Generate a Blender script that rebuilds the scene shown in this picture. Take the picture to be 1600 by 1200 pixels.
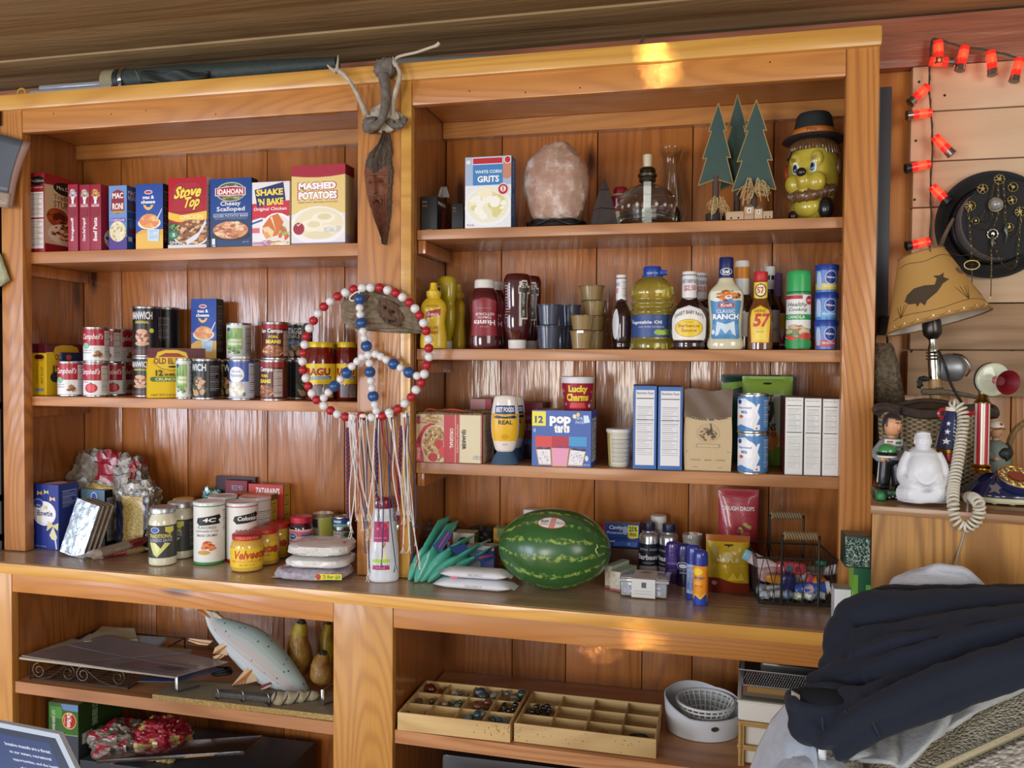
import bpy,bmesh,random
from math import *
from mathutils import Vector,Matrix,noise
Vc,nn0,RRn,rg,en=Vector,noise.noise,random.Random,range,enumerate
PI=pi
scene=bpy.context.scene
COL=scene.collection
for o in list(bpy.data.objects):
 bpy.data.objects.remove(o)
 # -- camera
CAM=(1.99204,-2.09362,1.45047)
YAW,PITCH,ROLL,FPX=radians(13.19815),radians(1.47829),radians(.38083),1302.0239
cam_data=bpy.data.cameras.new('camera')
cam_data.sensor_width=36
cam_data.lens=FPX/1600*36
cam_data.clip_start=.05
cam=bpy.data.objects.new('camera',cam_data)
COL.objects.link(cam)
cam.matrix_world=(Matrix.Translation(CAM)@Matrix.Rotation(YAW,4,'Z')@Matrix.Rotation(PI/2-PITCH,4,'X')@Matrix.Rotation(ROLL,4,'Z'))
scene.camera=cam
# -- world, light, exposure
world=bpy.data.worlds.new('world')
scene.world=world
world.use_nodes=True
world.node_tree.nodes['Background'].inputs[0].default_value=(.86,.87,.92,1)
world.node_tree.nodes['Background'].inputs[1].default_value=.5
scene.view_settings.view_transform='Standard'
scene.view_settings.look='None'
scene.view_settings.gamma=1
scene.view_settings.use_curve_mapping=False
scene.view_settings.exposure=.0
def area(name,loc,aim,sx,sy,power,col,spread=180):
 d=bpy.data.lights.new(name,'AREA')
 d.shape='RECTANGLE'
 d.size,d.size_y,d.energy,d.color=sx,sy,power,col
 d.spread=radians(spread)
 o=bpy.data.objects.new(name,d)
 COL.objects.link(o)
 o.location=loc
 o.rotation_euler=(Vc(aim)-Vc(loc)).to_track_quat('-Z','Y').to_euler()
 return o
area('window_light',(-1.7,-4.3,1.25),(-1.7,0,1.25),1.6,2,118,(.76,.85,1))
area('window_light',(.85,-4.3,1.25),(.85,0,1.25),.9,1.1,44,(1,.97,.9))
area('window_light',(-4,-4.2,1.15),(-4,0,1.15),1,1.9,62,(.74,.83,1))
area('window_light',(3.9,-3,1.7),(2,0,1.2),1.2,1.4,34,(1,.95,.86))
area('sun_sliver',(-.9,-3.8,2.12),(1.868,0,2.19),.03,.09,.12,(1,.86,.62),.95)
area('sun_sliver',(-.9,-3.8,1.3),(1.852,-.17,.815),.03,.06,.035,(1,.86,.62),1)
area('sun_sliver',(-.6,-3.8,.95),(1.7,.28,.635),.06,.03,.045,(1,.86,.62),1)
def ray(u,v):
 a,b=u-800,v-600
 c,s=cos(-ROLL),sin(-ROLL)
 U,V=c*a-s*b,s*a+c*b
 x,y2,z2=U/FPX,1,-V/FPX
 c,s=cos(PITCH),sin(PITCH)
 y,z=c*y2+s*z2,-s*y2+c*z2
 c,s=cos(YAW),sin(YAW)
 return Vc((c*x-s*y,s*x+c*y,z))
CV=Vc(CAM)
def PY(u,v,y):
 d=ray(u,v)
 return CV+d*((y-CV.y)/d.y)
def PZ(u,v,z):
 d=ray(u,v)
 return CV+d*((z-CV.z)/d.z)
def lin(h):
 h=h.lstrip('#')
 r=[]
 for i in(0,2,4):
  c=int(h[i:i+2],16)/255
  r.append(c/12.92 if c<=.04045 else((c+.055)/1.055)**2.4)
 return(r[0],r[1],r[2],1)
_mats={}
def new_mat(name):
 m=bpy.data.materials.new(name)
 m.use_nodes=True
 return m,m.node_tree,m.node_tree.nodes['Principled BSDF']
def M(h,rough=.5,metal=.0,ct_=.0,tn=.0,emit=.0,bump=.0,bs=60,alpha=1,mo=.0,ior=1.45,sheen=.0):
 key=(h,rough,metal,ct_,tn,emit,bump,bs,alpha,mo,ior,sheen)
 if key in _mats:
  return _mats[key]
 m,nt,p=new_mat('mat_'+h)
 p.inputs['Base Color'].default_value=lin(h)
 p.inputs['Roughness'].default_value=rough
 p.inputs['Metallic'].default_value=metal
 p.inputs['Coat Weight'].default_value=ct_
 p.inputs['Coat Roughness'].default_value=.08
 p.inputs['Transmission Weight'].default_value=tn
 p.inputs['IOR'].default_value=ior
 p.inputs['Alpha'].default_value=alpha
 p.inputs['Sheen Weight'].default_value=sheen
 if emit:
  p.inputs['Emission Color'].default_value=lin(h)
  p.inputs['Emission Strength'].default_value=emit
 if bump or mo:
  tc=nt.nodes.new('ShaderNodeTexCoord')
  n=nt.nodes.new('ShaderNodeTexNoise')
  n.inputs['Scale'].default_value=bs
  n.inputs['Detail'].default_value=4
  nt.links.new(tc.outputs['Object'],n.inputs['Vector'])
  if bump:
   b=nt.nodes.new('ShaderNodeBump')
   b.inputs['Strength'].default_value=bump
   b.inputs['Distance'].default_value=.004
   nt.links.new(n.outputs['Fac'],b.inputs['Height'])
   nt.links.new(b.outputs['Normal'],p.inputs['Normal'])
  if mo:
   mp=nt.nodes.new('ShaderNodeMapRange')
   mp.inputs[1].default_value,mp.inputs[2].default_value=.3,.7
   mp.inputs[3].default_value,mp.inputs[4].default_value=1-mo,1+mo*.6
   nt.links.new(n.outputs['Fac'],mp.inputs[0])
   hs=nt.nodes.new('ShaderNodeHueSaturation')
   hs.inputs['Color'].default_value=lin(h)
   nt.links.new(mp.outputs[0],hs.inputs['Value'])
   nt.links.new(hs.outputs[0],p.inputs['Base Color'])
 _mats[key]=m
 return m
def mxn(nt,a,b,fac,blend='MIX'):
 n=nt.nodes.new('ShaderNodeMix')
 n.data_type='RGBA'
 n.blend_type=blend
 for s,v in((6,a),(7,b)):
  if isinstance(v,bpy.types.NodeSocket):
   nt.links.new(v,n.inputs[s])
  else:
   n.inputs[s].default_value=v
 if isinstance(fac,bpy.types.NodeSocket):
  nt.links.new(fac,n.inputs[0])
 else:
  n.inputs[0].default_value=fac
 return n.outputs[2]
def mth(nt,op,a,b=None,clamp=False):
 n=nt.nodes.new('ShaderNodeMath')
 n.operation=op
 n.use_clamp=clamp
 for i,v in en((a,b)):
  if v is None:
   continue
  if isinstance(v,bpy.types.NodeSocket):
   nt.links.new(v,n.inputs[i])
  else:
   n.inputs[i].default_value=v
 return n.outputs[0]
def mpr(nt,v,a,b,c,d):
 n=nt.nodes.new('ShaderNodeMapRange')
 nt.links.new(v,n.inputs[0])
 for i,x in en((a,b,c,d)):
  n.inputs[i+1].default_value=x
 return n.outputs[0]
def wood(name,light,dark,knot,axis='z',freq=1,rough=.35,ct_=.4,wav=.25,tint=.14,knots=.5,contrast=1):
 m,nt,p=new_mat(name)
 N,L=nt.nodes,nt.links
 tc=N.new('ShaderNodeTexCoord')
 at=N.new('ShaderNodeAttribute')
 at.attribute_name='rnd'
 sep=N.new('ShaderNodeSeparateXYZ')
 L.new(tc.outputs['Object'],sep.inputs[0])
 x,y,z=sep.outputs
 g,a,b={'z':(z,x,y),'x':(x,z,y),'y':(y,x,z)}[axis]
 off=mth(nt,'MULTIPLY',at.outputs['Fac'],7.31)
 def vec(sa,sg,oo):
  c=N.new('ShaderNodeCombineXYZ')
  L.new(mth(nt,'ADD',mth(nt,'MULTIPLY',a,sa),off),c.inputs[0])
  L.new(mth(nt,'MULTIPLY',b,sa),c.inputs[1])
  L.new(mth(nt,'ADD',mth(nt,'MULTIPLY',g,sg),mth(nt,'MULTIPLY',off,oo)),c.inputs[2])
  return c.outputs[0]
 def nz(v,sc,det=2,rgh=.5):
  n=N.new('ShaderNodeTexNoise')
  n.inputs['Scale'].default_value=sc
  n.inputs['Detail'].default_value=det
  n.inputs['Roughness'].default_value=rgh
  L.new(v,n.inputs['Vector'])
  return n.outputs['Fac']
 big=nz(vec(3.2,.38,1.7),1.6,1.5,.4)
 ring=mth(nt,'SINE',mth(nt,'MULTIPLY',big,95*freq))
 ring=mpr(nt,ring,-.9,1,.0,1)
 ring=mth(nt,'POWER',mth(nt,'MAXIMUM',ring,.0),1.8)
 fib=nz(vec(260,5,3.1),1,3,.6)
 blot=nz(vec(2.6,.9,.7),2,2,.5)
 vo=N.new('ShaderNodeTexVoronoi')
 vo.inputs['Scale'].default_value=1
 L.new(vec(6,1.9,5.3),vo.inputs['Vector'])
 kd=mpr(nt,vo.outputs['Distance'],.05,.13,1,.0)
 gate=N.new('ShaderNodeSeparateColor')
 L.new(vo.outputs['Color'],gate.inputs[0])
 kn=mth(nt,'MULTIPLY',kd,mth(nt,'LESS_THAN',gate.outputs[0],knots*.55))
 c=mxn(nt,lin(light),lin(dark),mth(nt,'MULTIPLY',ring,.62*contrast))
 c=mxn(nt,c,lin(dark),mpr(nt,fib,.45,.85,.0,.55*contrast))
 c=mxn(nt,c,lin(dark),mpr(nt,blot,.45,.8,.0,.5))
 c=mxn(nt,c,lin(knot),kn)
 hs=N.new('ShaderNodeHueSaturation')
 L.new(c,hs.inputs['Color'])
 wn=N.new('ShaderNodeTexWhiteNoise')
 wn.noise_dimensions='1D'
 L.new(at.outputs['Fac'],wn.inputs['W'])
 L.new(mpr(nt,wn.outputs['Value'],0,1,1-tint,1+tint*.8),hs.inputs['Value'])
 L.new(hs.outputs[0],p.inputs['Base Color'])
 p.inputs['Roughness'].default_value=rough
 p.inputs['Coat Weight'].default_value=ct_
 p.inputs['Coat Roughness'].default_value=.14
 w1=nz(vec(34,2.6,2),1,3.5,.6)
 hgt=mth(nt,'ADD',mth(nt,'MULTIPLY',w1,wav*4),mth(nt,'MULTIPLY',ring,.25))
 bp=N.new('ShaderNodeBump')
 bp.inputs['Strength'].default_value=.5
 bp.inputs['Distance'].default_value=.0022
 L.new(hgt,bp.inputs['Height'])
 L.new(bp.outputs['Normal'],p.inputs['Normal'])
 L.new(bp.outputs['Normal'],p.inputs['Coat Normal'])
 return m
_txt={}
def glyphs(s,bold=.0):
 key=(s,bold)
 if key not in _txt:
  c=bpy.data.curves.new('t','FONT')
  c.body=s
  c.resolution_u=2
  c.offset=bold*.62
  o=bpy.data.objects.new('t',c)
  me=bpy.data.meshes.new_from_object(o)
  vs=[(v.co.x,v.co.y)for v in me.vertices]
  fs=[tuple(f.vertices)for f in me.polygons]
  bpy.data.objects.remove(o)
  bpy.data.curves.remove(c)
  bpy.data.meshes.remove(me)
  if vs:
   x0,x1=min(v[0]for v in vs),max(v[0]for v in vs)
   y0,y1=min(v[1]for v in vs),max(v[1]for v in vs)
   vs=[((v[0]-x0)/max(x1-x0,1e-6),(v[1]-y0)/max(y1-y0,1e-6))for v in vs]
  _txt[key]=(vs,fs)
 return _txt[key]
class MB:
 def __init__(self):
  self.bm=bmesh.new()
  self.rl=self.bm.faces.layers.float.new('rnd')
  self.mats=[]
  self.tf=None
 def mi(self,m):
  if isinstance(m,str):
   m=M(m)
  if m not in self.mats:
   self.mats.append(m)
  return self.mats.index(m)
 def v(self,p):
  p=Vc(p)
  if self.tf is not None:
   p=self.tf@p
  return self.bm.verts.new(p)
 def face(self,vs,mi,rnd=.0,smooth=True):
  try:
   f=self.bm.faces.new(vs)
  except ValueError:
   return None
  f.material_index=mi
  f.smooth=smooth
  f[self.rl]=rnd
  return f
 def poly(self,pts,m,rnd=.0):
  return self.face([self.v(p)for p in pts],self.mi(m),rnd)
 def box(self,x0,x1,y0,y1,z0,z1,m,rnd=.0,bev=.0,fn=None):
  mi=self.mi(m)
  P=[(x,y,z)for z in(z0,z1)for y in(y0,y1)for x in(x0,x1)]
  if fn:
   P=[fn(*p)for p in P]
  vs=[self.v(p)for p in P]
  fs=[self.face([vs[i]for i in q],mi,rnd)for q in((0,2,3,1),(4,5,7,6),(0,1,5,4),(2,6,7,3),(0,4,6,2),(1,3,7,5))]
  if bev:
   es=list({e for f in fs for e in f.edges})
   r=bmesh.ops.bevel(self.bm,geom=es,offset=bev,segments=2,profile=.6,affect='EDGES',clamp_overlap=True)
   for f in r['faces']:
    f.material_index=mi
    f[self.rl]=rnd
    f.smooth=True
  return vs
 def lth(self,prof,m,n=28,c=(0,0),sq=(1,1),cap0=True,cap1=True,a0=.0,fn=None,ax='z'):
  rgs=[]
  for pr in prof:
   r,z=pr[0],pr[1]
   ring=[]
   for k in rg(n):
    a=a0+2*PI*k/n
    rr=r*(fn(a,z)if fn else 1)
    x,y=c[0]+rr*sq[0]*sin(a),c[1]-rr*sq[1]*cos(a)
    q=(x,y,z)if ax=='z' else((z,x,y)if ax=='x' else(x,z,y))
    ring.append(self.v(q))
   rgs.append(ring)
  for i in rg(len(rgs)-1):
   mm=self.mi(prof[i+1][2]if len(prof[i+1])>2 else m)
   for k in rg(n):
    self.face([rgs[i][k],rgs[i][(k+1)%n],rgs[i+1][(k+1)%n],rgs[i+1][k]],mm)
  if cap0 and prof[0][0]>1e-6:
   self.face(rgs[0][::-1],self.mi(prof[0][2]if len(prof[0])>2 else m))
  if cap1 and prof[-1][0]>1e-6:
   self.face(rgs[-1],self.mi(prof[-1][2]if len(prof[-1])>2 else m))
  return rgs
 def tube(self,path,r,m,n=7,cl=False,flat=1):
  path=[Vc(p)for p in path]
  mi=self.mi(m)
  rs=r if isinstance(r,(list,tuple))else[r]*len(path)
  rgs=[]
  up=None
  for i,p in en(path):
   if cl:
    t=path[(i+1)%len(path)]-path[i-1]
   else:
    t=path[min(i+1,len(path)-1)]-path[max(i-1,0)]
   if t.length<1e-9:
    t=Vc((0,0,1))
   t.normalize()
   if up is None:
    up=Vc((0,0,1))if abs(t.z)<.9 else Vc((1,0,0))
   sd=t.cross(up)
   if sd.length<1e-6:
    sd=t.orthogonal()
   sd.normalize()
   up=sd.cross(t).normalized()
   rgs.append([self.v(p+sd*(rs[i]*cos(2*PI*k/n))+up*(rs[i]*flat*sin(2*PI*k/n)))for k in rg(n)])
  cnt=len(rgs)if cl else len(rgs)-1
  for i in rg(cnt):
   a,b=rgs[i],rgs[(i+1)%len(rgs)]
   for k in rg(n):
    self.face([a[k],a[(k+1)%n],b[(k+1)%n],b[k]],mi)
  if not cl:
   self.face(rgs[0][::-1],mi)
   self.face(rgs[-1],mi)
 def ball(self,c,r,m,nu=14,nv=9,fn=None):
  if not isinstance(r,(tuple,list)):
   r=(r,r,r)
  mi=self.mi(m)
  rows=[]
  for j in rg(nv+1):
   th=PI*j/nv
   row=[]
   for k in rg(1 if j in(0,nv)else nu):
    a=2*PI*k/nu
    d=Vc((sin(th)*cos(a),sin(th)*sin(a),cos(th)))
    f=fn(d)if fn else 1
    row.append(self.v((c[0]+d.x*r[0]*f,c[1]+d.y*r[1]*f,c[2]+d.z*r[2]*f)))
   rows.append(row)
  for j in rg(nv):
   A,B=rows[j],rows[j+1]
   for k in rg(nu):
    k2=(k+1)%nu
    if j==0:
     self.face([A[0],B[k],B[k2]],mi)
    elif j==nv-1:
     self.face([A[k],B[0],A[k2]],mi)
    else:
     self.face([A[k],B[k],B[k2],A[k2]],mi)
 def grid(self,fn,nu,nv,m,closed_u=False):
  mi=self.mi(m)
  g=[[self.v(fn(i/nu,j/nv))for j in rg(nv+1)]for i in rg(nu if closed_u else nu+1)]
  for i in rg(nu):
   i2=(i+1)%len(g)
   for j in rg(nv):
    self.face([g[i][j],g[i2][j],g[i2][j+1],g[i][j+1]],mi)
  return g
 def slab(self,pts,tk,m,m2=None,ax='y'):
  mi,ms=self.mi(m),self.mi(m2 or m)
  f=(lambda p,t:(p[0],t,p[1]))if ax=='y' else(lambda p,t:(p[0],p[1],t))
  A=[self.v(f(p,0))for p in pts]
  B=[self.v(f(p,tk))for p in pts]
  self.face(A,mi)
  self.face(B[::-1],mi)
  n=len(pts)
  for i in rg(n):
   self.face([A[i],B[i],B[(i+1)%n],A[(i+1)%n]],ms)
 def bd(self,name,parent=None,loc=(0,0,0),rz=.0,tag=None,sharp=38,rot=None,recalc=True,tk=.0):
  if recalc:
   bmesh.ops.recalc_face_normals(self.bm,faces=self.bm.faces)
  me=bpy.data.meshes.new(name)
  self.bm.to_mesh(me)
  self.bm.free()
  for m in self.mats:
   me.materials.append(m)
  if sharp:
   me.set_sharp_from_angle(angle=radians(sharp))
  o=bpy.data.objects.new(name,me)
  COL.objects.link(o)
  o.location=loc
  o.rotation_euler=rot if rot else(0,0,rz)
  if parent:
   o.parent=parent
  if tk:
   md=o.modifiers.new('solid','SOLIDIFY')
   md.thickness=tk
   md.offset=0
  if tag:
   stg(o,*tag)
  return o
def stg(o,label=None,cat=None,group=None,kind=None):
 if label:
  o['label']=label
 if cat:
  o['category']=cat
 if group:
  o['group']=group
 if kind:
  o['kind']=kind
 return o
def empty(name,loc,rz=.0,tag=None,rot=None):
 o=bpy.data.objects.new(name,None)
 COL.objects.link(o)
 o.empty_display_size=.02
 o.location=loc
 o.rotation_euler=rot if rot else(0,0,rz)
 if tag:
  stg(o,*tag)
 return o
STEP=.00007
class Art:
 clip=True
 def __init__(self,mb,f,asp=1,cut=0,seed=0,base=1,rough=.4):
  self.mb,self.sf,self.asp,self.cut,self.lay,self.rough=mb,f,asp,cut,base,rough
  self.rng=RRn(seed)
 def emit(self,vs,fs,col,off=None,jit=.0):
  mb=self.mb
  if self.clip:
   vs=[(min(max(v[0],.0),1),min(max(v[1],.0),1))for v in vs]
  self.lay+=1
  o=(self.lay if off is None else off)*STEP
  mi=mb.mi(M(col,self.rough)if isinstance(col,str)else col)
  if self.cut and(max(v[0]for v in vs)-min(v[0]for v in vs))>1.0/self.cut:
   tb=bmesh.new()
   tv=[tb.verts.new((v[0],v[1],0))for v in vs]
   for f in fs:
    try:
     tb.faces.new([tv[i]for i in f])
    except ValueError:
     pass
   for k in rg(1,self.cut):
    bmesh.ops.bisect_plane(tb,geom=tb.verts[:]+tb.edges[:]+tb.faces[:],plane_co=(k/self.cut,0,0),plane_no=(1,0,0),dist=1e-5)
   tb.verts.index_update()
   vs=[(v.co.x,v.co.y)for v in tb.verts]
   fs=[[v.index for v in f.verts]for f in tb.faces]
   tb.free()
  if jit:
   for k,f in en(fs):
    if len(f)>=3:
     mb.face([mb.v(self.sf(vs[i][0],vs[i][1],o+jit*k))for i in f],mi)
   return
  nv=[mb.v(self.sf(v[0],v[1],o))for v in vs]
  for f in fs:
   if len(f)>=3:
    mb.face([nv[i]for i in f],mi)
 def run(self,items):
  for it in items:
   getattr(self,it[0])(*it[1:])
  return self
 def r(self,s0,t0,s1,t1,col):
  self.emit([(s0,t0),(s1,t0),(s1,t1),(s0,t1)],[(0,1,2,3)],col)
 def e(self,cs,ct,rs,rt,col,n=20):
  self.emit([(cs+rs*cos(2*PI*k/n),ct+rt*sin(2*PI*k/n))for k in rg(n)],[tuple(rg(n))],col)
 def p(self,pts,col):
  self.emit(pts,[tuple(rg(len(pts)))],col)
 def star(self,cs,ct,rs,col,n=5,inner=.42):
  pts=[]
  for k in rg(2*n):
   q=rs*(1 if k%2==0 else inner)
   a=PI/2+PI*k/n
   pts.append((cs+q*cos(a),ct+q*self.asp*sin(a)))
  pts.insert(0,(cs,ct))
  self.emit(pts,[(0,1+k,1+(k+1)%(2*n))for k in rg(2*n)],col)
 def t(self,s,s0,t0,s1,t1,col,shear=.0,rot=0,bold=.0,arc=.0,out=None,rise=.0):
  if out:
   d=.06
   ds,dt=(s1-s0)*d*.4,(t1-t0)*d*1.6
   self.t(s,s0-ds,t0-dt,s1+ds,t1+dt,out,shear,rot,bold+.055,arc,None,rise)
  vs,fs=glyphs(s,bold)
  w,h=s1-s0,t1-t0
  out_v=[]
  for a,b in vs:
   if rot==90:
    a,b=1-b,a
   elif rot==270:
    a,b=b,1-a
   elif rot==180:
    a,b=1-a,1-b
   out_v.append((s0+w*a+shear*h*b/max(self.asp,.1),t0+h*b+arc*h*(1-(2*a-1)**2)+rise*h*a))
  if out_v:
   self.emit(out_v,fs,col)
 def b(self,s,s0,t0,s1,t1,col,bold):
  self.t(s,s0,t0,s1,t1,col,0,0,bold)
 def f(self,cs,ct,rs,rt,cols,n=40,size=.16,base=None):
  if base:
   self.e(cs,ct,rs,rt,base)
  R=self.rng
  for ci,col in en(cols):
   vs,fs=[],[]
   for _ in rg(max(1,n//len(cols))):
    a,q=R.uniform(0,2*PI),sqrt(R.random())*(1-size*.6)
    x,y=cs+rs*q*cos(a),ct+rt*q*sin(a)
    k=R.randint(5,7)
    b=len(vs)
    sc=R.uniform(.5,1.1)*size
    st=R.uniform(.6,1.5)
    ph=R.uniform(0,PI)
    for i in rg(k):
     an=2*PI*i/k
     rr=sc*R.uniform(.8,1.15)
     dx,dy=rr*cos(an)*st,rr*sin(an)
     vs.append((x+rs*(dx*cos(ph)-dy*sin(ph)),y+rt*(dx*sin(ph)+dy*cos(ph))))
    fs.append(tuple(rg(b,b+k)))
   self.emit(vs,fs,col,None,5e-6)
   self.lay+=1+int(len(fs)*5e-6/STEP)
 def n(self,s0,t0,s1,t1,bg='f1f0ee',ink='4a4a4c',n=14):
  if bg:
   self.r(s0,t0,s1,t1,bg)
  R=self.rng
  w,h=s1-s0,t1-t0
  vs,fs=[],[]
  for i in rg(n):
   y=t0+h*(.93-.88*i/n)
   th=h*(.017 if i%4 else .03)*14/max(n,8)*.8
   xe=s0+w*(.94 if i%4==0 else R.uniform(.45,.9))
   b=len(vs)
   vs+=[(s0+w*.06,y-th),(xe,y-th),(xe,y),(s0+w*.06,y)]
   fs.append((b,b+1,b+2,b+3))
   if i%4:
    b=len(vs)
    vs+=[(s0+w*.86,y-th),(s0+w*.94,y-th),(s0+w*.94,y),(s0+w*.86,y)]
    fs.append((b,b+1,b+2,b+3))
  self.emit(vs,fs,ink)
def flat(x0,x1,z0,z1,y=.0):
 return lambda s,t,o:(x0+(x1-x0)*s,y-o,z0+(z1-z0)*t)
def side_r(x,y0,y1,z0,z1):
 return lambda s,t,o:(x+o,y0+(y1-y0)*s,z0+(z1-z0)*t)
def side_l(x,y0,y1,z0,z1):
 return lambda s,t,o:(x-o,y1+(y0-y1)*s,z0+(z1-z0)*t)
def top_f(x0,x1,y0,y1,z):
 return lambda s,t,o:(x0+(x1-x0)*s,y0+(y1-y0)*t,z+o)
def wrap(R,z0,z1,ac=.0,span=PI*.9,c=(0,0),sq=(1,1)):
 def f(s,t,o):
  r=(R(t)if callable(R)else R)+o
  a=ac+(s-.5)*span
  return(c[0]+r*sq[0]*sin(a),c[1]-r*sq[1]*cos(a),z0+(z1-z0)*t)
 return f
def place(u0,u1,vt,y0,zb,y1=None,v_at=None):
 if y1 is None:
  y1=y0
 vm=v_at if v_at is not None else vt
 a,b=PY(u0,vm,y0),PY(u1,vm,y1)
 top=PY((u0+u1)/2,vt,(y0+y1)/2)
 d=b-a
 return(Vc(((a.x+b.x)/2,(a.y+b.y)/2,zb)),atan2(d.y,d.x),hypot(d.x,d.y),top.z-zb)
def carton(name,tag,pl,d,body,art=(),rside=None,lside=None,top=None,tart=None,seed=0,fold=True,rcol=None,lcol=None,bev=.0006):
 loc,rz,w,h=pl
 mb=MB()
 mb.box(-w/2,w/2,0,d,.0004,h,body,bev=bev)
 A=Art(mb,flat(-w/2,w/2,0,h),w/h,seed=seed)
 A.run(art)
 if rcol:
  Art(mb,side_r(w/2,0,d,0,h),d/h,base=0).r(0,0,1,1,rcol)
 if rside:
  Art(mb,side_r(w/2,0,d,0,h),d/h,seed=seed+1).run(rside)
 if lcol:
  Art(mb,side_l(-w/2,0,d,0,h),d/h,base=0).r(0,0,1,1,lcol)
 if lside:
  Art(mb,side_l(-w/2,0,d,0,h),d/h,seed=seed+2).run(lside)
 if top:
  Art(mb,top_f(-w/2,w/2,0,d,h),w/d,base=0).r(0,0,1,1,top)
 if tart:
  Art(mb,top_f(-w/2,w/2,0,d,h),w/d).run(tart)
 elif fold:
  Art(mb,top_f(-w/2,w/2,0,d,h),w/d).r(.01,.48,.99,.5,'55504a')
 return mb.bd(name,loc=loc,rz=rz,tag=tag)
STEEL=dict(rough=.28,metal=1)
def can(name,tag,c,r,h,body,art=(),face=.0,span=PI,seed=0,lidname='lid',rimcol='c9ccd0',cut=18,pull=True):
 mb=MB()
 st=M(rimcol,**STEEL)
 lab=M(body,.32)if isinstance(body,str)else body
 mb.lth([(r*.93,0,st),(r*1,.001,st),(r*1,.0035,st),(r*.965,.005,st),(r*.965,.0055,lab),(r*.965,h-.0065,lab),(r*.965,h-.006,st),(r*.998,h-.0045,st),(r,h-.001,st),(r*.985,h,st),(r*.95,h-.0005,st),(r*.945,h-.004,st)],st,n=36,cap1=False)
 Art(mb,wrap(r*.965,.0055,h-.0065,0,span),span*r/h,cut=cut,seed=seed,rough=.32).run(art)
 o=mb.bd(name,loc=c,rz=face,tag=tag)
 lb=MB()
 lb.lth([(.0,h-.004),(r*.3,h-.004),(r*.7,h-.0036),(r*.74,h-.003),(r*.8,h-.004),(r*.94,h-.004)],M(rimcol,.35,1),n=28,cap0=False,cap1=False)
 if pull:
  lb.tube([(.009*cos(a*PI/5),r*.35+.012*sin(a*PI/5),h-.0022)for a in rg(10)],.0011,M(rimcol,.3,1),n=5,cl=True)
 lb.bd(lidname,o)
 return o
W_UP_Z=wood('varnished_fir_upright','cb8a45','98592a','5a2c14','z',freq=2.4,rough=.42,ct_=.3,wav=.08,knots=.5,contrast=.85)
W_UP_X=wood('varnished_fir_rail','c78743','9c5f2a','5a2c14','x',freq=1.6,rough=.42,ct_=.35,wav=.08,knots=.35,contrast=.5)
W_TRIM=wood('golden_trim','e0ab52','bd8034','6a3a18','x',rough=.35,ct_=.5,wav=.08,knots=.15,contrast=.7)
W_BACK=wood('varnished_back_board','ac692f','7c431b','3f1c0c','z',freq=1.3,rough=.34,ct_=1,wav=.7,tint=.25,knots=.55,contrast=.75)
W_SHELF=wood('shelf_board','cb9160','a0683a','5c3018','x',rough=.45,ct_=.2,wav=.08,knots=.35)
W_COUNT=wood('worn_counter','b79b7c','93775b','5a3f2c','x',rough=.3,ct_=.4,wav=.15,contrast=.5)
W_LOW_Z=wood('lower_upright','d49a48','a96a28','6f3c1c','z',freq=1.9,rough=.4,ct_=.35,wav=.08,knots=.8,contrast=.7)
W_CEIL=wood('ceiling_board','9c845c','7c6443','2d1c12','x',rough=.7,ct_=.0,wav=.9,tint=.16,knots=.9,contrast=.55)
W_BEAM=wood('red_stained_beam','a9694c','8a5038','5a2c1c','x',rough=.5,ct_=.15,wav=1.2,knots=.1)
W_PINE=wood('pale_pine_board','dfc2a0','c8a583','6a4a34','x',freq=.8,rough=.6,ct_=.05,wav=.2,tint=.08,knots=.5,contrast=.5)
W_WALL=wood('golden_wall_board','c98b45','a4662c','5f3418','z',rough=.45,ct_=.2,wav=.15,tint=.12,knots=.4)
W_OLD=wood('weathered_board','b39372','8b6c50','4a382b','x',rough=.7,ct_=.0,wav=.5,tint=.15,knots=.6)
W_OAK=wood('oak_plywood','b58442','7a5020','6a431c','z',freq=1.3,rough=.45,ct_=.2,wav=.1,tint=.05,knots=.0,contrast=1.25)
ZS1,ZS2=1.775,1.34
ZR1,ZR2,ZR3=1.805,1.487,1.182
ZC=.871
YB=.285
R0=RRn(11)
def structure(o):
 o['kind']='structure'
 return o
mb=MB()
for i in rg(16):
 mb.box(-3,4.6,-4.6+i*.31,-4.6+i*.31+.306,-.03,.0,W_LOW_Z,rnd=R0.random())
structure(mb.bd('floor'))
mb=MB()
x=-3
while x<4.6:
 w=R0.choice((.19,.24,.28,.22))
 mb.box(x,x+w-.003,.3,.32,0,2.352,W_WALL,rnd=R0.random(),bev=.002)
 x+=w
mb.box(-3,4.6,.322,.36,0,2.352,'2a1a10')
structure(mb.bd('wall_back'))
mb=MB()
y=-2.4
yb=[-2.4,-2.17,-1.94,-1.71,-1.48,-1.25,-1.02,-.79,-.56,-.33,-.13,.045,.16,.36]
for i in rg(len(yb)-1):
 mb.box(-3,4.6,yb[i],yb[i+1]-.003,2.358-(.005 if i%2 else 0),2.38,W_CEIL,rnd=R0.random(),bev=.002)
structure(mb.bd('ceiling'))
mb=MB()
mb.box(-3,4.6,.261,.299,2.2225,2.3515,W_BEAM,rnd=.3,bev=.004)
structure(mb.bd('trim_1'))
mb=MB()
zz=2.2215
hs=[.118,.128,.118,.122,.127,.12,.12]
x0=PY(1424,300,.27).x
for i,hh in en(hs):
 mt=W_PINE if i<5 else W_OLD
 mb.box(x0+R0.uniform(-.006,.006),4.5,.262,.2995,zz-hh+.003,zz,mt,rnd=R0.random()+i,bev=.003)
 zz-=hh
for(u,v)in((1436,128),(1476,149),(1431,220),(1429,312),(1424,549)):
 q=PY(u,v,.262)
 mb.ball((q.x,.262,q.z),(.0035,.002,.0035),M('2c2a26',.6),8,5)
structure(mb.bd('trim_2'))
ZPINE=zz
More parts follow.
